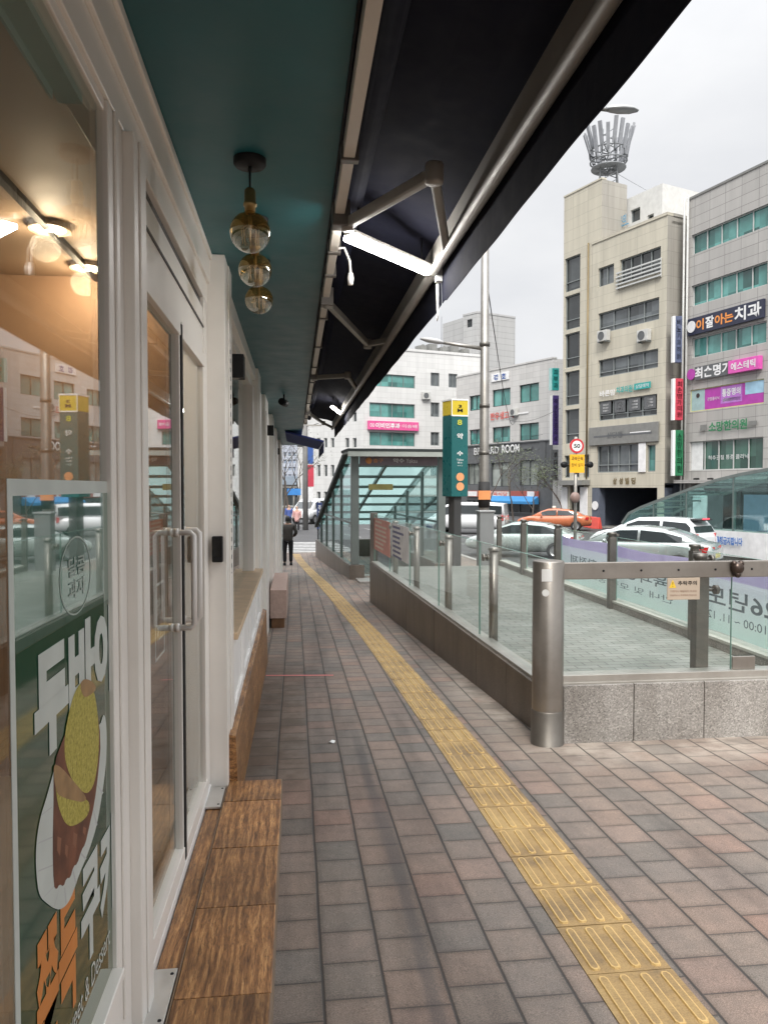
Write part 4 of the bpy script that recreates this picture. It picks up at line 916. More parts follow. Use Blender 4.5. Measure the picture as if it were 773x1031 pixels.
def cbox(b, s0, s1, w0, w1, z0, z1, mi=0):
    g = lambda s: (gz((cA + cd * s).y) - .05) if z0 is None else z0
    b.hexa([cp_(s0, w0, g(s0)), cp_(s0, w1, g(s0)), cp_(s1, w1, g(s1)), cp_(s1, w0, g(s1)), cp_(s0, w0, z1), cp_(s0, w1, z1), cp_(s1, w1, z1), cp_(s1, w0, z1)], mi)
b = MB(); cbox(b, 0, CL, 0, .18, None, -.57); cbox(b, 0, CL, CWd - .18, CWd, None, -.57); cbox(b, CL, CL + .18, 0, CWd, None, -.57); b.build('granite_wall', GRANITE_B, cn, bevel=.004)
b = MB(); cbox(b, -.12, .30, -.03, .36, None, -.53); b.build('plinth', GRANITE_B, cn, bevel=.004)
b = MB(); cbox(b, -.12, .30, CWd - .36, CWd + .03, None, -.53); b.build('plinth', GRANITE_B, cn, bevel=.004)
zr = lambda s: 2.42 if s < .9 else 2.42 - (s - .9) * (2.42 + .05) / (CL - .9)
b = MB(); cbox(b, -.45, .95, -.12, CWd + .12, 2.43, 2.50)
b.build('roof_edge', FRAMED, cn, bevel=.005)
b = MB(); cbox(b, -.44, -.36, -.11, CWd + .11, 2.30, 2.43); cbox(b, -.35, .9, -.1, CWd + .1, 2.385, 2.428); b.build('soffit_panel', paint('canopy soffit', (.34, .37, .34), .5), cn)
def sl(s, w, dz): return cp_(s, w, zr(s) + dz)
for w in (.02, CWd - .02):
    b = MB(); b.bar(sl(.9, w, .04), sl(CL, w, .04), .14, .14); b.bar(sl(.5, w, 0) + Vector((0, 0, .02)), sl(1.0, w, .02), .13, .12); b.build('slope_beam', FRAMED if w < 1 else FRAME, cn)
b = MB(); b.bar(sl(.9, CWd * .5, .02), sl(CL, CWd * .5, .02), .07, .10)
for k in range(1, 8):
    s = .9 + k * (CL - .9) / 8; b.bar(sl(s, .05, .02), sl(s, CWd - .05, .02), .07, .09)
b.build('purlin', FRAME, cn)
b = MB(); P = [sl(.92, .08, .075), sl(.92, CWd - .08, .075), sl(CL, CWd - .08, .075), sl(CL, .08, .075)]; b.hexa(P + [p + Vector((0, 0, .012)) for p in P]); b.build('roof_glass', FROST, cn)
for (s, w) in ((.12, .14), (.12, CWd - .14)):
    b = MB(); c = cp_(s, w, -.53); b.bar(c, cp_(s, w, 2.39), .20, .22, up=cd); b.build('column', FRAME, cn, bevel=.01)
for w in (.09, CWd - .09):
    b = MB()
    for s in (2.6, 4.8, 6.9, 8.8): b.bar(cp_(s, w, -.57), sl(s, w, 0), .08, .1, up=cd)
    b.bar(cp_(.3, w, .55), sl(min(CL, 8.0), w, 0) * 0 + cp_(7.6, w, .55), .06, .06); b.build('side_frame', FRAME, cn)
    b = MB(); tri = [cp_(.25, w - .006, -.56), cp_(CL - .2, w - .006, -.56), cp_(CL - .3, w - .006, zr(CL - .3)), cp_(.9, w - .006, 2.38), cp_(.25, w - .006, 2.38)]
    b.prism(tri, cw * .012); b.build('side_glass', ROOFGL, cn)
b = MB()
for k in range(10): cbox(b, .9 + k * .3, 1.2 + k * .3, .19, CWd - .19, -3, gz(20) - .02 - k * .17)
b.build('steps', GRANITE, cn)
b = MB(); cbox(b, .02, .10, .26, CWd - .26, 2.08, 2.33); sb = b.build('sign_band', paint('grey violet sign band', (.21, .17, .19), .4), cn)
b = MB(); uu = cw; vv = Vector((0, 0, 1))
b.text('약수', cp_(.018, 1.15, 2.15), uu, vv, .30, .12, .003, .02, 0); b.text('Yaksu', cp_(.018, 1.5, 2.15), uu, vv, .30, .11, .003, 0, 0); b.lathe(cp_(.019, .50, 2.205), [(.085, 0), (.085, .004), (0, .004)], 20, 1, axis=-cd); b.text('출구', cp_(.018, .62, 2.15), uu, vv, .26, .11, .003, .01, 1); b.build('lettering', [PW, paint('sign orange', (.75, .33, .12), .5)], sb, recalc=False)
b = MB(); cbox(b, 3.2, 3.24, 1.0, 1.75, 1.42, 1.60); b.build('hanging_sign', paint('yellow sign', (.62, .42, .16), .5), cn)
b = MB(); b.gbox(1.55, 1.95, 18.6, 19.75, .0, .05); tag(b.build('stone_slab', GRANITE, bevel=.01), 'pale flat stone slab lying before the canopy corner', 'slab')
# ================================================================ station pylon
PYG = paint('dark green sign face', (.012, .115, .115), .3, var=.08); PYY = paint('yellow sign cap', (.62, .47, .03), .3, var=.06)
py = thing('station_pylon', 'tall green station pylon with yellow top and white lettering behind the glass railing', 'pylon sign', (3.03, 14.4, gz(14.4)))
Yp = 14.4; fl, fr_ = on_y(454.5, 450, Yp), on_y(471.5, 450, Yp); zt_, zb_ = on_y(462, 403, Yp).z, on_y(462, 500, Yp).z; zy = on_y(462, 418, Yp).z
wv = Vector((fr_.x - fl.x, .05, 0)); pw = wv.length; uu = wv.normalized(); dv = Vector((-.35, .94, 0)).normalized() * .34
def pyl(b, w0, w1, d0, d1, z0, z1, mi=0):
    o = Vector((fl.x, Yp, 0)); q = lambda w_, d_: o + uu * w_ + dv * d_
    b.hexa([(*q(w0, d0).xy, z0), (*q(w1, d0).xy, z0), (*q(w1, d1).xy, z0), (*q(w0, d1).xy, z0), (*q(w0, d0).xy, z1), (*q(w1, d0).xy, z1), (*q(w1, d1).xy, z1), (*q(w0, d1).xy, z1)], mi)
b = MB(); pyl(b, 0, pw, 0, 1, zb_, zy); b.build('sign_body', PYG, py, bevel=.008)
b = MB(); pyl(b, 0, pw, 0, 1, zy + .003, zt_); ycap = b.build('sign_cap', PYY, py, bevel=.008)
b = MB()
for w in (-.006, pw - .008): pyl(b, w, w + .014, -.03, .0, zy - .02, zt_)
pyl(b, -.008, pw + .008, -.02, 1.02, zt_, zt_ + .03); pyl(b, -.008, pw + .008, -.03, -.001, zy - .02, zy + .005); b.build('trim', PW, ycap)
b = MB(); pyl(b, pw * .28, pw * .72, .2, .8, gz(Yp), zb_); b.build('post', paint('dark grey post', (.045, .045, .045), .5), py)
for flip in (0, 1):
    b = MB()
    if not flip: o = Vector((fl.x, Yp, 0)) - dv.normalized() * .004; U_ = uu
    else: o = Vector((fl.x, Yp, 0)) + dv + uu * pw + dv.normalized() * .004; U_ = -uu
    def T(body, w0, w1, f0, f1, mi, bold=.02):
        za = zb_ + (zt_ - zb_) * f0; zb2 = zb_ + (zt_ - zb_) * f1
        b.text(body, o + U_ * (pw * w0) + Vector((0, 0, za)), U_, V, pw * (w1 - w0), zb2 - za, .004, bold, mi)
    T('M', .34, .66, .88, .915, 2); T('3', .40, .60, .925, .955, 2); T('8', .34, .62, .745, .80, 1); T('약', .32, .68, .60, .66, 0); T('수', .32, .68, .425, .475, 0); T('Yaksu', .30, .70, .375, .395, 0, 0); T('藥水', .34, .66, .345, .362, 0, 0); T('ヤクス', .34, .66, .315, .33, 0, 0)
    for f in (.205, .105):
        cc = o + U_ * (pw * .52) + Vector((0, 0, zb_ + (zt_ - zb_) * f)); b.lathe(cc, [(pw * .24, 0), (pw * .24, .006), (0, .006)], 22, 3, axis=U_.cross(V) , smooth=False)
    T('3', .45, .59, .18, .23, 0); T('6', .45, .59, .08, .13, 0)
    b.build('lettering', [PW, paint('pylon lime', (.55, .55, .05), .5), BLACK, paint('pylon orange disc', (.80, .36, .16), .5)], py, recalc=False)
# ================================================================ tall street light
PIPE = mat_steel('galvanised pole', (.40, .385, .36), .5)
pl = thing('street_light', 'tall grey street light pole rising beside the green pylon with two lamp arms', 'street light', (4.0, 16, gz(16)))
p = on_y(487.5, 400, 16.0)
b = MB(); b.tube([(p.x, 16, gz(16)), (p.x, 16, 1.8), (p.x, 16, 9.0)], [.115, .105, .07], 16)
tip = on_y(612, 111, 16.0); b.tube([(p.x, 16, 8.9), (p.x + .15, 16, 9.4), (p.x + .8, 16, 9.72), (tip.x, 16, tip.z)], [.06, .055, .045, .035], 12); b.build('pole', PIPE, pl)
b = MB(); e = on_y(644, 112, 16.0); dz = Vector((e.x - tip.x, 0, 0))
rings = []
for t, w, h in ((0, .05, .05), (.15, .12, .08), (.45, .16, .10), (.8, .14, .07), (1, .05, .03)):
    c = Vector((tip.x - .05, 16, tip.z + .02)) + dz * t; rings.append([c + Vector((0, w * math.cos(a), h * math.sin(a) * (1 if math.sin(a) > 0 else .5))) for a in [2 * math.pi * k / 14 for k in range(14)]])
b.loft(rings); b.build('lamp_head', paint('lamp head grey', (.40, .41, .41), .4, .3), pl)
b = MB(); a_ = on_y(430, 344.5, 16.0); b.tube([(p.x, 16, 4.45), (a_.x + .3, 16, a_.z)], [.045, .03], 10); b.build('side_arm', PIPE, pl)
b = MB(); rings = []
for t, w in ((0, .04), (.2, .09), (.7, .09), (1, .03)):
    c = Vector((a_.x + .35, 16, a_.z)).lerp(Vector((a_.x - .15, 16, a_.z + .07)), t); rings.append([c + Vector((0, w * math.cos(q), .6 * w * math.sin(q))) for q in [2 * math.pi * k / 12 for k in range(12)]])
b.loft(rings); b.build('side_lamp_head', paint('side lamp grey', (.5, .5, .5), .4), pl)
b = MB(); zz = on_y(487, 485, 16).z; b.tube([(p.x, 16, zz), (p.x, 16, zz - .55)], .125, 16); b.build('rubber_sleeve', paint('black pole wrap', (.02, .02, .02), .7), pl)
b = MB(); q0 = on_y(481.5, 494, 15.86); q1 = on_y(493.5, 503, 15.86); b.box(q0.x, q1.x, 15.855, 15.875, q1.z, q0.z); b.build('tag_plate', paint('orange tag', (.72, .28, .10), .5), pl)
for zz_ in (3.2, 2.2, 4.5): b = MB(); b.tube([(p.x, 16, zz_), (p.x, 16, zz_ + .08)], .112, 16); b.build('clamp_band', STEELD, pl)
cb = thing('control_cabinet', 'slim grey control cabinet at the foot of the tall street light', 'cabinet', on_y(490, 556, 15.2))
a, c = on_y(483, 516, 15.3), on_y(497.5, 516, 15.3); b = MB(); b.box(a.x, c.x, 15.3, 15.6, gz(15.3), a.z); b.build('body', paint('cabinet grey', (.20, .21, .21), .5), cb, bevel=.01)
b = MB(); b.box(a.x - .02, c.x + .02, 15.28, 15.62, a.z + .001, a.z + .04); b.build('lid', paint('cabinet lid', (.3, .31, .31), .4), cb, bevel=.008)
# ================================================================ speed limit sign
YS = 24.0
sp_ = thing('speed_sign', 'round red bordered 50 speed limit sign over a yellow plate on a grey post', 'road sign', on_y(580, 560, YS))
c = on_y(580.5, 449, YS); b = MB(); b.tube([(c.x, YS + .1, gz(YS) - .1), (c.x, YS + .1, c.z + .3)], .055, 12); b.build('post', PIPE, sp_)
r = 7.6 * YS / 770
b = MB(); b.lathe((c.x, YS, c.z), [(r, .03), (r, 0), (0, 0)], 32, 0, axis=(0, 1, 0), smooth=False); b.lathe((c.x, YS - .004, c.z), [(r * .72, 0), (0, 0)], 32, 1, axis=(0, -1, 0), smooth=False)
b.text('50', (c.x - r * .45, YS - .006, c.z - r * .3), U, V, r * .9, r * .6, .001, .03, 2); b.build('disc', [paint('sign red', (.55, .03, .04), .4), PW, BLACK], sp_, recalc=False)
a, e = on_y(573.5, 457.5, YS), on_y(588, 476, YS); b = MB(); b.box(a.x, e.x, YS, YS + .04, e.z, a.z, 0); b.text('과속단속', (a.x + .05, YS - .001, a.z - .2), U, V, e.x - a.x - .1, .14, .002, .01, 1); b.text('장비 설치', (a.x + .05, YS - .001, a.z - .4), U, V, e.x - a.x - .1, .12, .002, .0, 1); b.build('plate', [paint('plate yellow', (.80, .44, .02), .4), BLACK], sp_, recalc=False)
b = MB()
for s in (566, 592): q = on_y(s, 468, YS + .15); b.lathe((q.x, YS + .1, q.z), [(0, 0), (.09, 0), (.105, .12), (.0, .12)], 16, axis=(0, -1, 0))
q = on_y(566, 468, YS); w_ = on_y(592, 468, YS); b.tube([(q.x, YS + .14, q.z), (w_.x, YS + .14, w_.z)], .03, 8); b.build('flasher', BLACK, sp_)
q = on_y(578, 501, YS); b = MB(); b.sphere((q.x, YS - .05, q.z), .17, 0, 12, 8, 1, .8, 1.1); b.build('bell_box', paint('brown grey box', (.22, .15, .13), .5), sp_)
# ================================================================ facades across the road
class Facade:
    def __init__(s, px, Y, az, gnd=None):
        d = ray(px, HOR); o = EYE + d * (Y / d.y); s.o = Vector((o.x, o.y, 0)); u = az_dir(az)
        s.u = u if u.dot(RT) > 0 else -u; n = Vector((s.u.y, -s.u.x, 0)); s.n = n if n.dot(EYE - s.o) > 0 else -n
        s.g = gz(60) - .13 if gnd is None else gnd
    def hit(s, px, py, off=0.0):
        d = ray(px, py); o = s.o + s.n * off; t = (o - EYE).dot(s.n) / d.dot(s.n); p = EYE + d * t
        return ((p - s.o).dot(s.u), p.z)
    def s_at(s, px): return s.hit(px, HOR)[0]
    def P(s, a, z, out=0.0): p = s.o + s.u * a + s.n * out; return Vector((p.x, p.y, z))
    def box(s, b, s0, s1, z0, z1, o0, o1, mi=0):
        q = s.P; return b.hexa([q(s0, z0, o1), q(s1, z0, o1), q(s1, z0, o0), q(s0, z0, o0), q(s0, z1, o1), q(s1, z1, o1), q(s1, z1, o0), q(s0, z1, o0)], mi)
    def rect(s, x0, yt, yb, x1):
        s0, zt = s.hit(x0, yt); _, zb = s.hit(x0, yb); return (s0, s.s_at(x1), zb, zt)
    def wall(s, b, s0, s1, z0, z1, holes, depth=.22, mi=0, mr=0):
        S = sorted({s0, s1, *[h[0] for h in holes], *[h[1] for h in holes]}); Z = sorted({z0, z1, *[h[2] for h in holes], *[h[3] for h in holes]})
        S = [x for x in S if s0 <= x <= s1]; Z = [z for z in Z if z0 <= z <= z1]
        for i in range(len(S) - 1):
            for j in range(len(Z) - 1):
                cs, cz = (S[i] + S[i + 1]) / 2, (Z[j] + Z[j + 1]) / 2
                if any(h[0] < cs < h[1] and h[2] < cz < h[3] for h in holes): continue
                b.quad(s.P(S[i], Z[j]), s.P(S[i + 1], Z[j]), s.P(S[i + 1], Z[j + 1]), s.P(S[i], Z[j + 1]), mi)
        for h in holes:
            a, c, e, f = h; q = s.P
            b.quad(q(a, e), q(a, f), q(a, f, -depth), q(a, e, -depth), mr); b.quad(q(c, e), q(c, f), q(c, f, -depth), q(c, e, -depth), mr)
            b.quad(q(a, e), q(c, e), q(c, e, -depth), q(a, e, -depth), mr); b.quad(q(a, f), q(c, f), q(c, f, -depth), q(a, f, -depth), mr)
    def window(s, parent, h, nm, gmat, fmat, depth=.22, fw=.07, nh=0, sill=None):
        a, c, e, f = h; b = MB(); o = -depth + .1
        s.box(b, a, a + fw, e, f, o - .08, o); s.box(b, c - fw, c, e, f, o - .08, o); s.box(b, a + fw, c - fw, e, e + fw, o - .08, o); s.box(b, a + fw, c - fw, f - fw, f, o - .08, o)
        for k in range(1, nm): m_ = a + (c - a) * k / nm; s.box(b, m_ - fw * .4, m_ + fw * .4, e + fw, f - fw, o - .07, o - .01)
        for k in range(nh): z = e + (f - e) * (.28 if nh == 1 else (k + 1) / (nh + 1)); s.box(b, a + fw, c - fw, z - fw * .4, z + fw * .4, o - .068, o - .008)
        w = b.build('window', fmat, parent)
        b = MB(); s.box(b, a + .01, c - .01, e + .01, f - .01, -depth - .03, -depth - .005); b.build('pane', gmat, w); return w
    def shell(s, b, s0, s1, z0, z1, dep, mi=0):
        """sides, back and top of a block behind the facade"""
        q = s.P
        b.quad(q(s0, z0, 0), q(s0, z1, 0), q(s0, z1, -dep), q(s0, z0, -dep), mi); b.quad(q(s1, z0, 0), q(s1, z1, 0), q(s1, z1, -dep), q(s1, z0, -dep), mi)
        b.quad(q(s0, z0, -dep), q(s1, z0, -dep), q(s1, z1, -dep), q(s0, z1, -dep), mi); b.quad(q(s0, z1, 0), q(s1, z1, 0), q(s1, z1, -dep), q(s0, z1, -dep), mi)
def sign_board(F_, name, lab, rct, out0, thick, col, texts, group=None, cat='sign', edge=None, rough=.4):
    """texts: (string, s fraction 0..1 from/to, z fraction from/to, colour material, bold)"""
    s0, s1, z0, z1 = rct
    t = thing(name, lab, cat, F_.P((s0 + s1) / 2, z0, out0), group=group)
    if col is not None:
        b = MB(); F_.box(b, s0, s1, z0, z1, out0, out0 + thick); b.build('board', col, t, bevel=.02)
    if edge is not None:
        b = MB(); e = .09
        F_.box(b, s0 - e, s1 + e, z1 + .003, z1 + e, out0, out0 + thick + .02); F_.box(b, s0 - e, s1 + e, z0 - e, z0 - .003, out0, out0 + thick + .02); F_.box(b, s0 - e, s0 - .003, z0, z1, out0, out0 + thick + .02); F_.box(b, s1 + .003, s1 + e, z0, z1, out0, out0 + thick + .02); b.build('border', edge, t)
    ms = []; b = MB()
    for (body, f0, f1, g0, g1, m_, bold) in texts:
        if m_ not in ms: ms.append(m_)
        w, h = (s1 - s0), (z1 - z0)
        o = F_.P(s0 + w * f0, z0 + h * g0, out0 + thick + .012)
        if body == 'O': b.lathe(F_.P(s0 + w * (f0 + f1) / 2, z0 + h * (g0 + g1) / 2, out0 + thick + .01), [(h * (g1 - g0) / 2, 0), (h * (g1 - g0) / 2, .02), (0, .02)], 24, ms.index(m_), axis=F_.n, smooth=False)
        elif body == '=': F_.box(b, s0 + w * f0, s0 + w * f1, z0 + h * g0, z0 + h * g1, out0 + thick + .003, out0 + thick + .008, ms.index(m_))
        else: b.text(body, o, F_.u, Vector((0, 0, 1)), w * (f1 - f0), h * (g1 - g0), .004, bold, ms.index(m_))
    if ms: b.build('lettering', ms, t, recalc=False)
    return t
def blade_sign(F_, name, lab, px0, yt, yb, px1, Y, col, body, lm, edge=PW, extra=None):
    """tall sign standing out from a facade, facing down the road"""
    a = on_y(px0, yt, Y); c = on_y(px1, yb, Y); t = thing(name, lab, 'blade sign', (a.x, Y, c.z), group='tall blade signs on the buildings')
    b = MB(); b.box(a.x + .02, c.x, Y, Y + .28, c.z, a.z); b.build('board', col, t, bevel=.02)
    w = c.x - a.x
    b = MB(); b.box(a.x - w * .28, a.x + .015, Y + .02, Y + .26, c.z, a.z); b.build('side_panel', edge, t)
    b = MB(); b.vtext(body, (a.x + .02 + w * .2, Y - .004, c.z + (a.z - c.z) * .06), Vector((1, 0, 0)), Vector((0, 0, 1)), w * .6, (a.z - c.z) * .88, -.004, .02, 0); b.build('lettering', lm, t, recalc=False)
    return t
WTEAL = mat_window('teal tinted glazing', (.07, .22, .20)); WGREY = mat_window('grey tinted glazing', (.075, .085, .09)); WDARK = mat_window('dark glazing', (.03, .035, .036))
WGREEN = mat_window('dark green glazing', (.03, .09, .065))
FRG = paint('grey window frame', (.22, .24, .24), .4); FRW = paint('pale window frame', (.5, .51, .5), .4); FRD = paint('dark window frame', (.05, .055, .06), .4)
CONC = facade_tiles('grey stone cladding', (.42, .405, .385), 1.25, .62, var=.05, stain=.12)
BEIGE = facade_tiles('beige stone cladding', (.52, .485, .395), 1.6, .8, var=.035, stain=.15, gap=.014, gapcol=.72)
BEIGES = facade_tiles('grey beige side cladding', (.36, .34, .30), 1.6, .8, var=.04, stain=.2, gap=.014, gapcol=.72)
WTILE = facade_tiles('white tile cladding', (.60, .60, .59), 1.2, .6, var=.04, stain=.1, gap=.016, gapcol=.8)
GTILE = facade_tiles('grey tile cladding', (.54, .53, .515), 1.0, .55, var=.05, stain=.1, gap=.016, gapcol=.75)
TTILE = facade_tiles('tower panel cladding', (.42, .42, .415), 3.0, .8, var=.03, stain=.1, gap=.03, gapcol=.7)
NAVYS = paint('dark navy sign', (.025, .028, .055), .35); SWHITE = paint('sign letter white', (.75, .75, .75), .4); SORANGE = paint('sign letter orange', (.82, .30, .07), .4)
SPINK = paint('pink sign face', (.68, .10, .42), .35); SMAG = paint('magenta sign face', (.42, .05, .36), .35); STEAL2 = paint('teal sign face', (.03, .33, .31), .4); SGREEN = paint('sign letter green', (.02, .20, .08), .4)
SRED = paint('sign red face', (.50, .05, .08), .4); SBROWN = paint('brass brown letter', (.20, .15, .07), .4, .4); SBLUE = paint('sign blue', (.04, .10, .32), .4); SGREY = paint('sign grey band', (.20, .20, .19), .5)
SREDL = paint('sign letter red', (.6, .08, .06), .4); SDGREY = paint('dark grey panel', (.11, .115, .12), .45)
PIPEW = paint('pale downpipe', (.46, .46, .44), .4)
# ---------------------------------------------------------------- right building
FR = Facade(688.5, 47, -14.3)
sR = FR.s_at(688.5); sE = FR.s_at(1010); _, zR = FR.hit(690, 203)
bR = thing('office_building', 'grey panelled office block with green window bands and a dental sign at the right', 'building', FR.P(4, FR.g))
rows = [(696, 237, 257), (696, 288, 309), (696, 341, 361), (694.5, 393, 415), (694, 445, 474)]
holes = []
s_end = FR.s_at(768.5)
for i, (x, yt, yb) in enumerate(rows):
    h = FR.rect(x, yt, yb, 768.5 if i < 3 else 767); holes.append(h)
    s2 = h[1] + 1.3; holes.append((s2, s2 + (h[1] - h[0]), h[2], h[3]))
gh = (sR + .6, sE - .5, FR.g + .01, FR.g + 3.1)
b = MB(); FR.wall(b, sR, sE, FR.g, zR, holes + [gh]); FR.shell(b, sR, sE, FR.g, zR, 12)
FR.box(b, sR + .2, sE - .2, zR - .9, zR - .5, -11.9, -.3, 1); FR.box(b, sR - .03, sE, zR - .02, zR + .12, -.4, .05, 1)
b.build('wall', [CONC, SGREY], bR)
for i, h in enumerate(holes):
    FR.window(bR, h, 5 if i % 2 == 0 else 4, WTEAL if i < 6 else (WGREEN if i >= 8 else WTEAL), FRW, fw=.06)
FR.window(bR, gh, 6, WDARK, FRD, depth=1.2)
b = MB()
for x in (687, 690.5):
    s_ = FR.s_at(x); b.tube([FR.P(s_, FR.g, .15), FR.P(s_, zR + .2, .15)], .07, 8)
b.build('downpipe', PIPEW, bR)
b = MB(); FR.box(b, sR - .2, sE, FR.g + 3.15, FR.g + 3.35, 0, .7); b.build('canopy_ledge', CONC, bR)
for k in range(3):
    q = FR.hit(700 + k * 14, 483); b = MB(); FR.box(b, q[0], q[0] + .3, q[1] - .2, q[1] + .1, .0, .2); b.build('wall_light', BLACK, bR)
r = FR.rect(694.5, 322, 339, 768); sign_board(FR, 'shop_sign', 'navy dental sign with white and orange lettering on the grey office block', r, .05, .18, NAVYS,
    [('O', .01, .11, .16, .84, SWHITE, 0), ('이', .13, .24, .18, .82, SORANGE, .03), ('잘', .26, .38, .18, .85, SWHITE, .03), ('아는', .39, .635, .2, .8, SORANGE, .03), ('치과', .65, .98, .12, .9, SWHITE, .03)], 'shop signs on the grey office block')
r = FR.rect(694.5, 373, 383, 737); sign_board(FR, 'shop_sign', 'white channel letters with a purple disc above the magenta window', (r[0], r[1], r[2] - .1, r[3] + .15), .05, .1, None,
    [('O', .0, .14, .1, .9, SMAG, 0), ('=', .15, .99, .02, .96, SDGREY, 0), ('최손명가', .16, .98, .1, .9, SWHITE, .03)], 'shop signs on the grey office block')
r = FR.rect(737, 364, 377, 766); sign_board(FR, 'shop_sign', 'glossy pink box sign at the end of the white channel letters', r, .05, .3, SPINK, [('에스테틱', .1, .9, .2, .8, SWHITE, .02)], 'shop signs on the grey office block')
h4 = holes[6]
t = sign_board(FR, 'window_poster', 'magenta window graphics with yellow border and a bright screen', (h4[0] + .05, h4[1] - .05, h4[2] + .05, h4[3] - .05), -.1, .03, SMAG,
    [('=', .0, .2, .0, 1, paint('poster pale', (.35, .5, .5), .4), 0), ('=', .76, 1, .45, 1, paint('poster sky', (.35, .55, .7), .4), 0), ('=', .43, .72, .18, .96, paint('screen violet', (.45, .18, .55), .3), 0), ('통증', .45, .57, .5, .85, SWHITE, .03), ('명의', .58, .7, .52, .86, SWHITE, .03), ('=', .46, .70, .26, .42, SWHITE, 0), ('관절클리닉', .24, .41, .4, .56, SWHITE, 0), ('O', .07, .13, .62, .84, paint('dark hair print', (.05, .04, .04), .5), 0)], None, 'window graphics', paint('pale yellow border', (.62, .60, .25), .4))
r = FR.rect(706, 426, 436, 762); sign_board(FR, 'shop_sign', 'green clinic lettering on a grey backing under the magenta window', r, .05, .06, None, [('=', .0, .12, .2, .8, SGREY, 0), ('소망한의원', .16, .84, .0, 1, SGREEN, .03), ('=', .86, 1, .3, .7, SGREY, 0)], 'shop signs on the grey office block')
h5 = holes[8]; sign_board(FR, 'window_lettering', 'small white lettering across the dark green lower window', (h5[0] + 1, h5[1] - .3, h5[2] + .6, h5[2] + 1.0), -.16, .004, None, [('척추관절 통증 클리닉', .1, .8, .1, .8, SWHITE, 0)], None, 'window lettering')
b = MB(); FR.box(b, h5[0] + .02, h5[0] + 1.0, h5[2] + .03, h5[3] - .03, -.16, -.14); tag(b.build('window_sheet', SWHITE), 'white sheet pasted inside the lower corner window', 'window sheet')
blade_sign(FR, 'blade_sign', 'slate blue vertical sign between the beige and grey buildings, highest of its column', 679.5, 318, 365, 686, 46.5, paint('slate blue sign', (.10, .12, .20), .4), '비뇨기과의원', SWHITE)
blade_sign(FR, 'blade_sign', 'red vertical sign between the beige and grey buildings', 679.5, 381, 423, 687, 46.5, SRED, '최손명가의원', paint('pale pink letter', (.7, .4, .42), .4))
blade_sign(FR, 'blade_sign', 'green vertical sign between the beige and grey buildings, lowest one there', 679.5, 433, 479, 687, 46.5, paint('sign green face', (.02, .16, .07), .4), '소망한의원', SWHITE)
# ---------------------------------------------------------------- beige building
FB = Facade(594, 54, -21)
bB = thing('corner_building', 'tall beige stone building with grey windows, stair tower and an open garage below', 'building', FB.P(3, FB.g))
s0, s1 = 0, FB.s_at(668.5); sT = FB.s_at(565.5); zM = FB.hit(632, 232)[1]; zT = FB.hit(566, 200)[1]
hA1 = FB.rect(602, 270.5, 289.5, 615.5); hA2 = FB.rect(624, 262, 286, 662); hB = FB.rect(602, 316, 336.5, 661); hC = FB.rect(602, 363, 380.5, 660.5); hD = FB.rect(602, 404.5, 424, 660); hE = FB.rect(600.5, 449, 476, 642.5); hF = FB.rect(651, 448, 475, 659)
hG = (.15, s1 - .6, FB.g + .02, FB.hit(632, 491)[1])
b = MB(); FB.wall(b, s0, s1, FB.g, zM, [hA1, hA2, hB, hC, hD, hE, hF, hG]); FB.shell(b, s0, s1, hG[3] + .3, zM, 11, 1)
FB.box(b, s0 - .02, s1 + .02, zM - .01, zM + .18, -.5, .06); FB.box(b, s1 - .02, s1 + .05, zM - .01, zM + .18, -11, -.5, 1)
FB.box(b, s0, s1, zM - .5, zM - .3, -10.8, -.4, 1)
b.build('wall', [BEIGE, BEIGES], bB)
for h, nm, nh, g in ((hA1, 2, 0, WGREY), (hA2, 4, 0, WDARK), (hB, 4, 1, WGREY), (hC, 4, 1, WGREY), (hD, 4, 1, WDARK), (hE, 4, 1, WGREY), (hF, 1, 0, WTEAL)): FB.window(bB, h, nm, g, FRG, nh=nh)
b = MB()
for k in range(5): z = hA2[2] - .35 + k * .26; FB.box(b, hA2[0] - .2, hA2[1] + .15, z, z + .1, .1, .2)
for q in (hA2[0] - .15, hA2[1] + .05): FB.box(b, q, q + .06, hA2[2] - .4, hA2[2] + .85, .02, .1)
b.build('balcony_rail', FRW, bB)
zG = hG[3]; GAR = paint('garage blue grey wall', (.10, .115, .15), .6)
b = MB(); FB.box(b, -.1, s1 - .2, FB.g - .05, FB.g + .06, -10.9, -.02, 1); FB.box(b, -.02, s1, FB.g + .061, zG + .2, -10.95, -10.8); FB.box(b, -.1, .1, FB.g + .061, zG + .2, -10.79, -.3); FB.box(b, s1 - .35, s1 - .15, FB.g + .061, zG + .2, -10.79, -1.2); FB.box(b, -.1, s1 - .1, zG + .201, zG + .29, -10.79, -.25)
b.build('garage', [GAR, SGREY], bB)
b = MB(); FB.box(b, s1 - .62, s1 - .02, FB.g, zG, -.75, -.01); b.build('garage_column', GAR, bB)
b = MB(); q = FB.hit(599, 509); b.lathe(FB.P(q[0], q[1], .02), [(.32, 0), (.32, .03), (0, .03)], 24, axis=FB.n, smooth=False); FB.box(b, -.0, .9, FB.g + .05, zG - .02, -.6, -.02, 1); b.build('entrance_panel', [SWHITE, GAR], bB)
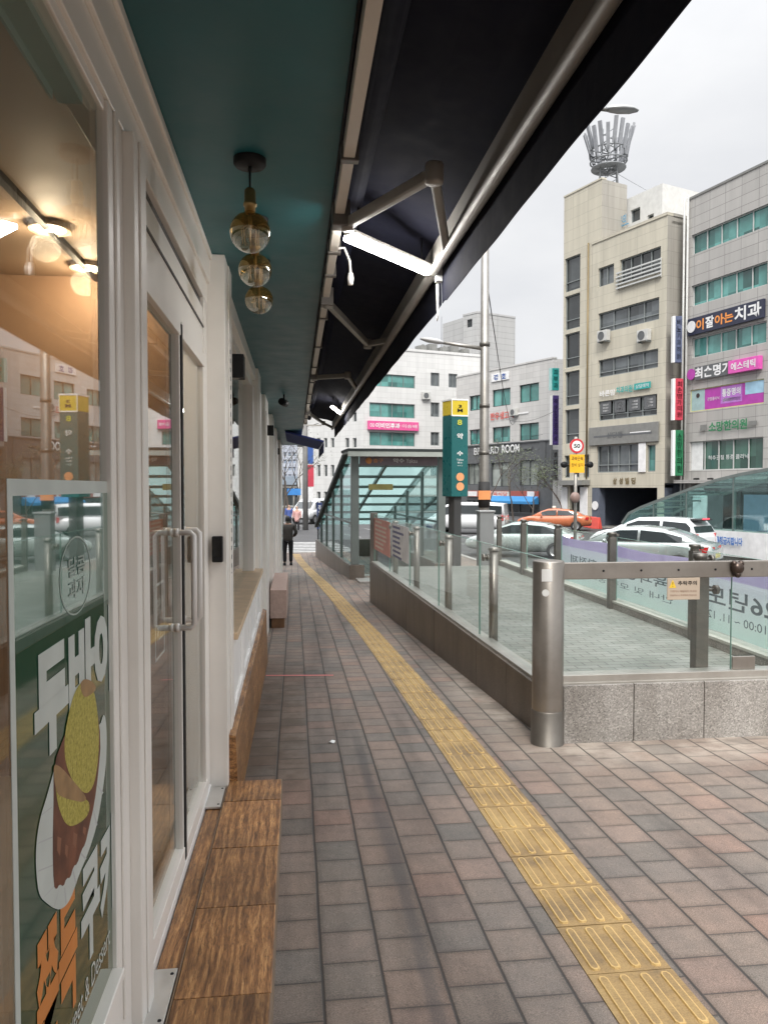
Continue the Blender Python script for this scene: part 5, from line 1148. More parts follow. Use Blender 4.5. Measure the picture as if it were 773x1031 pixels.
# stair tower and penthouse
b = MB(); hS = [FB.rect(568.5, 261 + k * 38, 261 + k * 38 + (34 if k < 6 else 20), 582) for k in range(6)]; hD2 = (sT + .9, sT + 2.4, FB.g + .02, FB.g + 3.0)
hx = [(sT + .25 + k * 1.05, sT + .25 + k * 1.05 + .6, FB.g + 3.6, FB.g + 5.3) for k in range(3)]
hS = [h for h in hS if h[2] > FB.g + 5.5]
hTop = FB.s_at(603)
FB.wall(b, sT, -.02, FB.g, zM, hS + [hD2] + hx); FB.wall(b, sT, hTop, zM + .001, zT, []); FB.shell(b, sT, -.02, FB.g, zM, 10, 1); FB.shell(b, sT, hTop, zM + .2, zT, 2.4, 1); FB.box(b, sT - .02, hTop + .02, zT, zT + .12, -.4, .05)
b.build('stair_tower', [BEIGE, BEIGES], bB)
for h in hS: FB.window(bB, h, 1, WDARK, FRG, nh=1)
FB.window(bB, hD2, 2, WDARK, FRD, depth=.5)
for h in hx: FB.window(bB, h, 1, WDARK, FRG)
b = MB(); FB.box(b, sT - .1, -.05, FB.g + 3.05, FB.g + 3.4, 0, .8); FB.box(b, sT + .0, sT + .7, FB.g, FB.g + 2.9, .02, .1, 1); FB.box(b, -1.0, -.25, FB.g, FB.g + 2.9, .02, .1, 1); b.build('entrance_canopy', [SGREY, SWHITE], bB)
sP0, sP1 = FB.s_at(608), FB.hit(663, 230, -6)[0]; zP = FB.hit(634, 199, -2.5)[1]
b = MB(); FBp = Facade(594, 54, -21); FBp.o = FB.P(0, 0, -2.5); ph = [FBp.rect(619.5, 209, 223, 626.5), FBp.rect(634.5, 212, 225, 641), FBp.rect(651.5, 217, 224, 654.5)]
sP0, sP1 = FBp.s_at(604), FBp.s_at(663)
FBp.wall(b, sP0, sP1, zM - .2, zP, ph); FBp.shell(b, sP0, sP1, zM - .2, zP, 5); b.build('penthouse', paint('white render', (.58, .58, .56), .6, var=.1), bB)
for h in ph: FBp.window(bB, h, 1, WGREY, FRG)
b = MB(); FBp.box(b, FBp.s_at(601), FBp.s_at(609), zM - .1, FBp.hit(604, 188)[1], .05, .5); b.build('blue_riser', paint('blue grey riser', (.22, .27, .33), .4), bB)
b = MB(); b.tube([FB.P(-.35, FB.g + 3.5, .08), FB.P(-.35, zM + .2, .08)], .06, 8); b.build('downpipe', SBROWN, bB)
q0 = FBp.hit(612, 236); b = MB(); b.text('옥상광고 문의', FBp.P(q0[0], q0[1], .6), FBp.u, Vector((0, 0, 1)), 2.4, .7, .01, .02); FBp.box(b, q0[0] - .1, q0[0] + 2.6, q0[1] - .08, q0[1] - .02, .55, .6)
tag(b.build('rooftop_sign', paint('rooftop blue letter', (.08, .30, .50), .4)), 'small blue rooftop lettering on the beige building', 'sign')
r = FB.rect(594, 431, 449, 663); sign_board(FB, 'shop_sign', 'grey panel sign with a long dark bar on the beige building', r, .03, .12, SGREY, [('=', .08, .92, .42, .52, SDGREY, 0), ('신당동', .28, .52, .34, .66, SDGREY, .02), ('=', .62, .9, .52, .57, SWHITE, 0)], 'shop signs on the beige building')
r = FB.rect(605, 392, 400, 655); sign_board(FB, 'shop_sign', 'white and teal letters with a teal tab on the beige building', r, .03, .1, None, [('바른맘', .0, .32, .0, .75, SWHITE, .02), ('치과의원', .34, .66, .1, .95, STEAL2, .03), ('=', .69, 1, .25, 1, STEAL2, 0), ('상담예약', .72, .97, .4, .85, SWHITE, 0)], 'shop signs on the beige building')
w_ = hD[1] - hD[0]
tx = []
for k in range(4):
    f0 = .03 + k * .25
    tx += [('=', f0, f0 + .19, .34, .97, SDGREY, 0)] + [('=', f0 + .045, f0 + .145, z_, z_ + .09, SWHITE, 0) for z_ in (.45, .60, .75)]
sign_board(FB, 'window_lettering', 'four dark window posters with rows of white lettering on the beige building', hD, -.1, .02, None, tx, None, 'window graphics')
r = FB.rect(643, 446, 475.5, 659); sign_board(FB, 'shop_sign', 'white panel beside the lower windows of the beige building', (r[0], r[0] + (r[1] - r[0]) * .45, r[2], r[3]), .02, .06, SWHITE, [], 'shop signs on the beige building')
r = FB.rect(617, 481, 487.5, 640); sign_board(FB, 'building_name', 'four brown letters over the garage of the beige building', r, -.01, .03, None, [('삼', .0, .17, 0, 1, SBROWN, .03), ('성', .27, .44, 0, 1, SBROWN, .03), ('빌', .54, .71, 0, 1, SBROWN, .03), ('딩', .81, .98, 0, 1, SBROWN, .03)], None, 'building name')
# mobile phone mast on the roof
am = thing('antenna_mast', 'lattice mast with a ring of pale upright antenna panels on the beige building roof', 'antenna mast', FB.P(FB.s_at(606), zT, -3))
c0 = FB.P(FB.hit(612, 190, -3)[0], zT, -3); zr_ = FB.hit(612, 170, -3)[1]; za = FB.hit(612, 132, -3)[1]; GAL = paint('galvanised lattice', (.20, .21, .22), .5, .3)
b = MB(); rr = 1.0
legs = [c0 + Vector((rr * math.cos(a), rr * math.sin(a), 0)) for a in (0.4, 1.97, 3.54, 5.11)]
for p in legs: b.tube([p, Vector((c0.x + (p.x - c0.x) * .6, c0.y + (p.y - c0.y) * .6, za))], .06, 6)
for k in range(9):
    z0, z1 = c0.z + (za - c0.z) * k / 9, c0.z + (za - c0.z) * (k + 1) / 9
    for i in range(4):
        p, q = legs[i], legs[(i + 1) % 4]; f0, f1 = 1 - .4 * k / 9, 1 - .4 * (k + 1) / 9
        A_ = Vector((c0.x + (p.x - c0.x) * f0, c0.y + (p.y - c0.y) * f0, z0)); B_ = Vector((c0.x + (q.x - c0.x) * f1, c0.y + (q.y - c0.y) * f1, z1)); b.tube([A_, B_], .035, 5)
b.build('lattice', GAL, am)
b = MB()
for dz_, rad in ((0, 1.25), (.5, 1.35), (1.3, 1.4)):
    pts = [Vector((c0.x + rad * math.cos(2 * math.pi * k / 20), c0.y + rad * math.sin(2 * math.pi * k / 20), zr_ + dz_)) for k in range(21)]; b.tube(pts, .06, 6, cap=False)
    for k in range(6): b.tube([Vector((c0.x, c0.y, zr_ + dz_ - .2)), pts[k * 3 + 1]], .045, 5)
b.lathe((c0.x, c0.y, zr_ - .05), [(.4, 0), (1.25, 0), (1.25, .08), (.4, .08)], 20, smooth=False); b.build('ring_platform', GAL, am)
for p, q in ((-4, 1), (4.5, .5)):
    b = MB(); b.tube([Vector((c0.x, c0.y, zr_)), FB.P(FB.hit(612, 190, -3)[0] + p, zP - .5, -4)], .018, 5); b.build('guy_wire', GAL, am)
for k in range(20):
    a = 2 * math.pi * k / 20 + .2; e = Vector((math.cos(a), math.sin(a), 0)); lo_ = Vector((c0.x, c0.y, zr_ + .5 + random.uniform(.2, .9))) + e * 1.38; hi = Vector((c0.x, c0.y, zr_ + random.uniform(2.5, 3.2))) + e * random.uniform(1.72, 1.95)
    b = MB(); b.bar(lo_, hi, .27, .16, up=e); b.build('antenna_panel', paint('antenna pale grey', (.27, .28, .30), .5) if k == 0 else bpy.data.materials['antenna pale grey'], am)
    b = MB(); b.tube([lo_ - Vector((0, 0, .5)), lo_ + (hi - lo_) * .9 - e * .15], .04, 5); b.build('antenna_pole', GAL, am)
# ---------------------------------------------------------------- grey shop building with teal windows
FG = Facade(556, 70, -25)
bG = thing('shop_block', 'grey tiled low building with teal windows and dark upper shopfront', 'building', FG.P(-6, FG.g))
s1 = 0; s0 = FG.s_at(470) - 2; zt = FG.hit(551, 362)[1]
H = [FG.rect(495.5, 393, 410, 513), FG.rect(522.7, 388, 406, 541.6), FG.rect(472.5, 399, 414, 484.5), FG.rect(495.5, 430.5, 446, 513), FG.rect(522.7, 427, 444, 541.6), FG.rect(472.5, 433, 448, 484.5)]
zd = FG.hit(548, 444)[1]; HL = [FG.rect(494, 466, 490, 513.5), FG.rect(523, 463.5, 489, 541.5), FG.rect(470.5, 467, 488, 482)]
zs = FG.hit(541, 505)[1]; HS = (FG.s_at(492), FG.s_at(543), FG.g + .3, zs); HS2 = (FG.s_at(470), FG.s_at(490), FG.g + .3, zs)
b = MB(); FG.wall(b, s0, s1, zd, zt, H); FG.shell(b, s0, s1, FG.g, zt, 12); FG.box(b, s0, s1 + .05, zt - .01, zt + .15, -.4, .06); b.build('wall', GTILE, bG)
b = MB(); FG.wall(b, s0, s1, FG.g, zd - .01, HL + [HS, HS2]); FG.box(b, s0, s1 + .02, zd - .02, zd + .1, 0, .12); FG.box(b, FG.s_at(543), FG.s_at(549), FG.hit(543, 490)[1], zd - .05, .0, .06); b.build('dark_front', SDGREY, bG)
for h in H: FG.window(bG, h, 2, WTEAL, FRD)
for h in HL: FG.window(bG, h, 2, mat_window('reflecting upper glazing', (.22, .24, .22)) if 'reflecting upper glazing' not in bpy.data.materials else bpy.data.materials['reflecting upper glazing'], FRD)
for h in (HS, HS2): FG.window(bG, h, 5, WDARK, FRG)
def R2(x0, y0, y1, x1): return FG.rect(x0, y0, y1, x1)
sign_board(FG, 'shop_sign', 'white panel with two blue letters near the roof of the grey shop building', R2(495, 377, 385, 512), .03, .08, SWHITE, [('경', .15, .4, .15, .85, SBLUE, .03), ('호', .6, .85, .15, .85, SBLUE, .03)], 'shop signs on the grey shop building')
sign_board(FG, 'shop_sign', 'red letters with a thin pale bar between window rows of the grey shop building', R2(494, 416, 423.5, 532), .03, .05, None, [('한우생고기', .0, .62, .0, 1, SREDL, .02), ('=', .64, 1, .4, .6, SWHITE, 0)], 'shop signs on the grey shop building')
sign_board(FG, 'shop_sign', 'pale letters on the dark band of the grey shop building', R2(478, 449, 459, 536), .06, .05, None, [('BILLIARD', .0, .45, .1, .8, SWHITE, .01), ('ROOM', .5, .80, .1, .9, SWHITE, .03), ('=', .83, 1, .35, .6, SDGREY, 0)], 'shop signs on the grey shop building')
sign_board(FG, 'shop_sign', 'red and white strip of shop lettering above a blue awning', R2(471, 494, 500, 543), .06, .12, paint('brick red sign', (.35, .09, .07), .5), [('=', .3, .62, .1, .9, paint('sign cream', (.6, .58, .52), .5), 0), ('정육식당', .33, .6, .2, .8, SREDL, .02), ('=', .02, .16, .1, .9, SWHITE, 0), ('=', .86, .95, .1, .95, SWHITE, 0)], 'shop signs on the grey shop building')
b = MB(); za = FG.hit(520, 500)[1]; zb_ = FG.hit(520, 507)[1]; sa, sb_ = FG.s_at(494), FG.s_at(543)
b.hexa([FG.P(sa, zb_, .1), FG.P(sb_, zb_, .1), FG.P(sb_, zb_, 1.0), FG.P(sa, zb_, 1.0), FG.P(sa, za + .1, .1), FG.P(sb_, za + .1, .1), FG.P(sb_, zb_ + .25, 1.0), FG.P(sa, zb_ + .25, 1.0)])
tag(b.build('shop_awning', paint('sky blue awning', (.04, .22, .48), .6)), 'sky blue awning over the lit shopfront of the grey shop building', 'awning')
blade_sign(FG, 'blade_sign', 'teal vertical sign on the corner of the grey shop building, highest of its column', 555.5, 370.5, 393, 562.5, 66, STEAL2, '피부과', SWHITE, paint('pale cyan edge', (.4, .68, .66), .4))
blade_sign(FG, 'blade_sign', 'purple vertical sign with white letters on the corner of the grey shop building', 556, 398, 448, 562, 66, paint('deep purple sign', (.06, .035, .16), .4), '의연합정형외과', SWHITE)
blade_sign(FG, 'blade_sign', 'dark vertical sign with red letters at the grey shop building corner', 556, 452.5, 487, 561.5, 66, SDGREY, '부대찌개', SREDL, SDGREY)
# ---------------------------------------------------------------- white tile building with two wings, tower behind
FW1 = Facade(366, 84, 72); FW2 = Facade(366, 84, -45)
bW = thing('tile_building', 'white tiled corner building with teal windows and a pink sign', 'building', FW1.P(6, FW1.g))
s1 = FW1.s_at(486); zt = FW1.hit(440, 356)[1]
def R1(x0, y0, y1, x1): return FW1.rect(x0, y0, y1, x1)
H = [R1(372, 375.5, 388.5, 417.6), R1(372, 405, 419.5, 417.6), R1(372, 434.6, 448.5, 417.6), R1(433.5, 375, 388.5, 442), R1(433.5, 405, 419.5, 442), R1(433.5, 435, 448.5, 442), R1(451.5, 376, 390, 460), R1(451.5, 405, 419, 460)]
HG = (1.0, s1 - 1, FW1.g + .1, FW1.hit(420, 500)[1]); HM = (R1(372, 465, 479, 417)); HN = R1(433.5, 465, 479, 442)
b = MB(); FW1.wall(b, 0, s1, FW1.g, zt, H + [HG, HM, HN]); FW1.shell(b, .05, s1, FW1.g, zt, 9); FW1.box(b, -.05, s1, zt, zt + .3, -.5, .08)
s2 = FW2.s_at(300); H2 = []
for yt, yb in ((441, 451), (468, 480), (495, 505)):
    for x0, x1 in ((319, 322.6), (326, 329.6), (333, 336.6), (347.5, 351.5), (355, 359)): H2.append(FW2.rect(x0, yt, yb, x1))
for x0, x1 in ((347.5, 351.5), (355, 359)): H2.append(FW2.rect(x0, 415, 425, x1)); H2.append(FW2.rect(x0, 389, 399, x1))
FW2.wall(b, s2, 0, FW2.g, zt, H2); FW2.shell(b, s2, -.05, FW2.g, zt, 9); FW2.box(b, s2, .05, zt, zt + .3, -.5, .08); b.build('wall', WTILE, bW)
for h in H: FW1.window(bW, h, 4 if h[1] - h[0] > 3 else 2, WTEAL if h[1] - h[0] > 3 else WGREY, FRG)
for h in (HG, HM, HN): FW1.window(bW, h, 4, WDARK, FRG)
for h in H2: FW2.window(bW, h, 1, WGREY, FRW)
r = R1(369.5, 423.5, 432.5, 420); sign_board(FW1, 'shop_sign', 'bright pink sign with white lettering on the white tiled building', r, .05, .3, paint('bright pink sign', (.66, .10, .28), .4), [('OO', .03, .12, .3, .7, SWHITE, .02), ('이비인후과', .14, .62, .2, .8, SWHITE, .03), ('이승배', .66, .96, .3, .7, SWHITE, 0)])
b = MB()
for k in range(5): q = FW1.hit(428 + k * 11, 352); s_ = q[0]; FW1.box(b, s_, s_ + 1.0, zt + .3, zt + 1.1 + .3 * (k % 2), -2.6, -1.6); b.tube([FW1.P(s_ + .5, zt + .9, -1.55), FW1.P(s_ + .5, zt + .9, -1.5)], .35, 12)
b.build('rooftop_unit', SGREY, bW)
b = MB(); s_ = FW1.hit(457, 352)[0]; b.tube([FW1.P(s_, zt, -3), FW1.P(s_, zt + 5, -3)], .05, 5); b.build('rooftop_aerial', GAL, bW)
FT = Facade(480, 100, 66); FT2 = Facade(480, 100, -35)
bT = thing('tower_block', 'plain grey panelled tower block rising behind the white tiled building', 'building', FT.P(3, FT.g))
zt = FT.hit(480, 315)[1]; sA, sB = FT.s_at(517.5), FT2.s_at(465.5); hh = FT2.rect(470, 322, 330, 474.5)
b = MB(); FT.wall(b, 0, sA, FT.g, zt, []); FT2.wall(b, sB, 0, FT2.g, zt, [hh]); FT.shell(b, .0, sA, FT.g, zt, 8); FT.box(b, -.05, sA, zt, zt + .25, -.5, .06); FT2.box(b, sB - .05, .05, zt, zt + .25, -.5, .06); b.build('wall', TTILE, bT)
FT2.window(bT, hh, 2, WDARK, FRD)
# ---------------------------------------------------------------- far end of the street, seen past the shopfront
FF = Facade(262, 150, 88)
bF = thing('far_office', 'pale bluish office block closing the far end of the street', 'building', FF.P(6, FF.g))
zt = FF.hit(290, 425)[1]; s1 = FF.s_at(306); HH = []
b = MB()
for k in range(9):
    for j in range(9): HH.append((1 + j * 1.0 * s1 / 9.6, 1 + j * s1 / 9.6 + s1 / 13, FF.g + 4.5 + k * 2.6 * (zt - FF.g) / 28, FF.g + 4.5 + k * 2.6 * (zt - FF.g) / 28 + 1.5 * (zt - FF.g) / 28))
FF.wall(b, 0, s1, FF.g, zt, HH[:40]); FF.shell(b, 0, s1, FF.g, zt, 12); b.build('wall', facade_tiles('bluish panel', (.40, .43, .50), 1.5, 1.2), bF)
for h in HH[:40]: FF.window(bF, h, 1, mat_window('far bluish glazing', (.22, .26, .34)) if 'far bluish glazing' not in bpy.data.materials else bpy.data.materials['far bluish glazing'], FRW)
FF3 = Facade(300, 110, 80)
bF = thing('far_shop_row', 'low row of shops with a blue fascia at the far end of the street', 'building', FF3.P(4, FF3.g))
FF3.o = FF3.P(-12, 0); zt = FF3.hit(300, 487)[1]; b = MB(); hs_ = [(1 + k * 4, 4.4 + k * 4, FF3.g + .2, FF3.g + 2.8) for k in range(4)]; FF3.wall(b, 0, 18, FF3.g, zt, hs_); FF3.shell(b, 0, 18, FF3.g, zt, 8); b.build('wall', CONC, bF)
for h in hs_: FF3.window(bF, h, 3, WDARK, FRG)
b = MB(); FF3.box(b, .2, 17.8, FF3.g + 3.2, FF3.g + 4.4, .05, .25); b.build('fascia', paint('far grey fascia', (.25, .30, .36), .5), bF)
# ================================================================ vehicles
TYRE = paint('tyre rubber', (.012, .012, .012), .8); RIM = mat_steel('alloy rim', (.45, .45, .46), .35); CGLASS = paint('car glass', (.02, .026, .028), .06, spec=.9, var=.1)
TAIL = paint('tail lamp red', (.5, .02, .02), .15); HEADL = paint('headlamp clear', (.6, .62, .64), .1); PLATEY = paint('number plate', (.62, .56, .25), .5); TRIM = paint('black trim', (.02, .02, .021), .5)
def vehicle(name, lab, cat, loc, rz, paint_m, L_, W_, H_, kind, group='cars on the road', plate=True, roof_lamp=False):
    """local axes: x forward, y left, z up from the ground"""
    t = thing(name, lab, cat, loc, rz, group)
    hw = W_ / 2
    if kind == 'sedan':
        prof = [(-.5, .46, .80), (-.485, .36, .96), (-.40, .30, 1.02), (-.2, .26, 1.0), (0, .25, .98), (.2, .25, .97), (.34, .26, .93), (.45, .30, .80), (.49, .36, .70), (.5, .44, .60)]
        cab = [(-.42, .93, .99, .80), (-.33, .93, 1.22, .74), (-.20, .93, 1.40, .70), (-.05, .93, H_, .69), (.08, .93, H_ - .03, .69), (.17, .93, 1.28, .73), (.30, .92, .96, .82)]
    elif kind == 'suv':
        prof = [(-.5, .52, 1.0), (-.49, .40, 1.12), (-.42, .32, 1.14), (-.2, .28, 1.13), (.1, .28, 1.10), (.3, .29, 1.06), (.44, .33, .98), (.49, .40, .85), (.5, .5, .72)]
        cab = [(-.485, 1.08, 1.14, .84), (-.455, 1.08, 1.42, .80), (-.41, 1.08, H_ - .06, .76), (-.2, 1.08, H_, .75), (.02, 1.06, H_ - .02, .74), (.13, 1.05, H_ - .22, .77), (.28, 1.03, 1.09, .84)]
    else:
        prof = [(-.5, .45, 1.0), (-.49, .38, 1.15), (-.2, .34, 1.18), (.2, .34, 1.15), (.42, .36, 1.05), (.49, .42, .9), (.5, .5, .75)]
        cab = [(-.495, 1.1, 1.15, .88), (-.48, 1.1, H_ - .06, .84), (-.3, 1.1, H_, .83), (.15, 1.1, H_, .82), (.25, 1.08, H_ - .2, .83), (.40, 1.05, 1.12, .87)]
    wx = (.305 * L_, -.305 * L_); wr = .335 if kind == 'sedan' else .37
    # body shell: rings across the car
    b = MB(); rings = []
    xs_ = sorted({p[0] * L_ for p in prof} | {x + d_ for x in wx for d_ in (-wr * 1.12, -wr * .8, -wr * .4, 0, wr * .4, wr * .8, wr * 1.12)})
    def interp(tab, x, k):
        x /= L_
        for i in range(len(tab) - 1):
            if tab[i][0] <= x <= tab[i + 1][0]:
                f = (x - tab[i][0]) / (tab[i + 1][0] - tab[i][0]); return tab[i][k] * (1 - f) + tab[i + 1][k] * f
        return tab[0][k] if x < tab[0][0] else tab[-1][k]
    for x in xs_:
        zb, zt = interp(prof, x, 1), interp(prof, x, 2); e = 1 - .16 * max(0, abs(x) / (L_ / 2) - .72) / .28; w = hw * e
        zl = zb
        for wxx in wx:
            d_ = abs(x - wxx)
            if d_ < wr * 1.13: zl = max(zl, wr + math.sqrt(max(0, (wr * 1.13) ** 2 - d_ * d_)))
        zl = min(zl, zt - .12); zm_ = zl + (zt - zl) * .55
        half = [(w * .78, zb), (w * .985, zl) if zl > zb + .02 else (w * .95, zb + .06), (w, zm_), (w * .97, zt - .07), (w * .86, zt)]
        rings.append([(x, y, z) for y, z in half] + [(x, -y, z) for y, z in reversed(half)])
    b.loft(rings, 0); body = b.build('body', paint_m, t, local=True)
    b = MB(); rings = []
    for f, z0, z1, wf in cab:
        w0, w1 = hw * .9, hw * wf; rings.append([(f * L_, w0, z0 - .05), (f * L_, w1 + (w0 - w1) * .12, z0 + (z1 - z0) * .86), (f * L_, w1 * .9, z1), (f * L_, -w1 * .9, z1), (f * L_, -w1 - (w0 - w1) * -.12 if False else -(w1 + (w0 - w1) * .12), z0 + (z1 - z0) * .86), (f * L_, -w0, z0 - .05)])
    b.loft(rings, 0); b.build('roof', paint_m, t, local=True)
    # glazing laid just proud of the cabin
    def cq(i, f, s):   # point on cabin side i between its base and its shoulder
        a = rings[i]; p0, p1 = (a[0], a[1]) if s > 0 else (a[5], a[4])
        q = Vector(p0).lerp(Vector(p1), f); return q + Vector((0, s * .008, 0))
    n = len(cab)
    for s in (1, -1):
        for (i0, i1) in ((1, 3), (3, n - 2)):
            b = MB(); a_, c_ = (1, 2) if i0 == 1 else (3, 4)
            idx = list(range(i0, i1 + 1)); low = [cq(i, .25, s) for i in idx]; hi = [cq(i, .94, s) for i in idx]
            low[0] = low[0].lerp(low[1], .08); hi[0] = hi[0].lerp(hi[1], .08); low[-1] = low[-1].lerp(low[-2], .04); hi[-1] = hi[-1].lerp(hi[-2], .04)
            for k in range(len(idx) - 1): b.add([low[k], low[k + 1], hi[k + 1], hi[k]], [(0, 1, 2, 3)])
            b.build('window', CGLASS, t, local=True)
    for (i0, i1, nm_) in ((0, 1 if kind != 'sedan' else 2, 'rear_window'), (n - 2, n - 1, 'windscreen')):
        b = MB()
        A = [Vector(p) for p in rings[i0]]; B_ = [Vector(p) for p in rings[i1]]
        if nm_ == 'rear_window': lo0, hi0 = A, B_
        else: lo0, hi0 = B_, A
        d_ = Vector((-.01 if nm_ == 'rear_window' else .01, 0, .012))
        y_l, y_h = lo0[1].y * .86, hi0[1].y * .84; zl_ = lo0[2].z; zh_ = hi0[2].z
        L0 = Vector((lo0[2].x, y_l, zl_)).lerp(Vector((hi0[2].x, y_h, zh_)), .10) + d_; H0 = Vector((lo0[2].x, y_l, zl_)).lerp(Vector((hi0[2].x, y_h, zh_)), .93) + d_
        fl_ = lambda v: Vector((v.x, -v.y, v.z)); b.quad(L0, fl_(L0), fl_(H0), H0); b.build(nm_, CGLASS, t, local=True)
    for x in wx:
        for s in (1, -1):
            c = Vector((x, s * (hw - .12), wr)); b = MB(); b.lathe(c, [(wr * .62, .11), (wr * .9, .115), (wr, .08), (wr, -.08), (wr * .9, -.11)], 24, axis=(0, s, 0)); w = b.build('wheel', TYRE, t, local=True)
            b = MB(); b.lathe(c + Vector((0, s * .095, 0)), [(wr * .62, .01), (wr * .5, -.02), (wr * .2, .0), (0, .005)], 20, axis=(0, s, 0)); b.build('rim', RIM, w, local=True)
    rx = -L_ / 2; zt = prof[1][2]
    for s in (1, -1):
        b = MB(); b.hexa([(rx + .02, s * hw * .45, zt - .22), (rx + .16, s * hw * .95, zt - .22), (rx + .34, s * hw * .97, zt - .2), (rx + .25, s * hw * .5, zt - .2), (rx + .0, s * hw * .45, zt - .06), (rx + .13, s * hw * .955, zt - .04), (rx + .32, s * hw * .985, zt - .05), (rx + .25, s * hw * .5, zt - .05)] if kind == 'sedan' else [(rx - .005, s * hw * .66, zt - .3), (rx + .08, s * hw * .90, zt - .3), (rx + .2, s * hw * .97, zt - .25), (rx + .2, s * hw * .6, zt - .25), (rx - .005, s * hw * .66, zt + .02), (rx + .08, s * hw * .92, zt + .02), (rx + .22, s * hw * .97, zt - .0), (rx + .2, s * hw * .6, zt - .02)]); b.build('tail_light', TAIL, t, local=True)
        b = MB(); zf = prof[-2][2]; b.hexa([(-rx - .03, s * hw * .5, zf - .14), (-rx - .3, s * hw * .95, zf - .1), (-rx - .4, s * hw * .9, zf - .1), (-rx - .3, s * hw * .45, zf - .14), (-rx - .05, s * hw * .5, zf - .0), (-rx - .32, s * hw * .955, zf + .06), (-rx - .45, s * hw * .9, zf + .06), (-rx - .35, s * hw * .45, zf)]); b.build('headlight', HEADL, t, local=True)
        b = MB(); b.sphere((.16 * L_, s * (hw + .08), 1.0 if kind == 'sedan' else 1.15), .1, 0, 10, 8, .7, 1, .75); b.tube([(.16 * L_, s * (hw - .08), .95 if kind == 'sedan' else 1.1), (.16 * L_, s * (hw + .06), .97 if kind == 'sedan' else 1.12)], .025, 6); b.build('mirror', paint_m, t, local=True)
    if plate:
        b = MB(); z = .62 if kind == 'sedan' else .78; b.box(rx - .015, rx + .03, -.26, .26, z - .06, z + .07); b.build('number_plate', PLATEY if kind == 'sedan' else SWHITE, t, local=True)
    b = MB(); b.box(rx - .01, rx + .2, -hw * .8, hw * .8, .34, .5); b.box(-rx - .25, -rx - .01, -hw * .6, hw * .6, .36, .52); b.build('bumper_trim', TRIM, t, local=True, bevel=.03)
    if kind == 'suv':
        b = MB(); z = H_ - .1; b.hexa([(rx + .1, -.5, z), (rx + .1, .5, z), (rx + .4, .5, z + .03), (rx + .4, -.5, z + .03), (rx + .05, -.5, z + .05), (rx + .05, .5, z + .05), (rx + .4, .5, z + .08), (rx + .4, -.5, z + .08)]); sp = b.build('roof_spoiler', TRIM, t, local=True)
        b = MB(); b.box(rx + .035, rx + .06, -.22, .22, z + .05, z + .10); b.build('brake_lamp', glow('brake lamp lit', (1, .06, .08), 1.6), sp, local=True)
    if roof_lamp:
        b = MB(); b.box(-.1, .12, -.3, .3, H_ + .0, H_ + .16); b.build('roof_lamp', paint('taxi lamp', (.7, .68, .6), .4), t, local=True, bevel=.04)
    return t
CS = paint('silver green car paint', (.40, .44, .43), .22, .45, var=.04, coat=.6); CWH = paint('white car paint', (.68, .69, .70), .2, var=.03, coat=.6); COR = paint('orange taxi paint', (.46, .14, .06), .25, var=.04, coat=.6); CGR = paint('grey green car paint', (.44, .49, .47), .25, .3, coat=.6)
def car_at(px, Y): d = ray(px, HOR); p = EYE + d * (Y / d.y); return (p.x, p.y, gz(p.y) - .128)
def head(az): return R(90 - az)          # heading azimuth from +Y to the turn of local x
vehicle('sedan_car', 'silver sedan with a yellow number plate waiting on the road beyond the purple banner', 'car', car_at(643, 23.5), head(-48), CS, 4.8, 1.85, 1.46, 'sedan')
vehicle('suv_car', 'white suv with lit red brake lamp beside the glass canopy', 'car', car_at(655, 28.5), head(-33), CWH, 4.6, 1.88, 1.70, 'suv')
vehicle('taxi_car', 'orange taxi partly hidden behind the speed sign post', 'car', car_at(558, 50), head(-66), COR, 4.8, 1.85, 1.46, 'sedan', roof_lamp=True)
vehicle('sedan_car', 'grey green sedan seen through the railing beside the orange taxi', 'car', car_at(528, 31), head(-60), CGR, 4.7, 1.83, 1.46, 'sedan')
vehicle('van', 'white van parked between the green pylon and the shop building', 'van', car_at(470, 47), head(-65), CWH, 5.0, 1.95, 1.95, 'van')
vehicle('van', 'pale van standing at the far crossing past the walking person', 'van', car_at(316, 62), head(-150), CWH, 4.9, 1.9, 1.95, 'van')
vehicle('sedan_car', 'white car half seen at the foot of the beige building behind the silver sedan', 'car', car_at(652, 33.5), head(-40), CWH, 4.7, 1.83, 1.45, 'sedan')
# red plastic barriers by the garage
for k, x in enumerate((603, 612, 620)):
    p = FB.P(FB.hit(x, 520)[0], FB.g, 1.0 + k * .4); t = thing('traffic_barrier', 'low red plastic barrier in front of the dark garage', 'barrier', p, group='red barriers by the garage')
    b = MB(); q = lambda s, o, z: p + FB.u * s + FB.n * o + Vector((0, 0, z))
    b.hexa([q(-.35, .2, 0), q(.35, .2, 0), q(.35, -.2, 0), q(-.35, -.2, 0), q(-.3, .06, .8), q(.3, .06, .8), q(.3, -.06, .8), q(-.3, -.06, .8)]); b.build('shell', SREDL, t, bevel=.03)
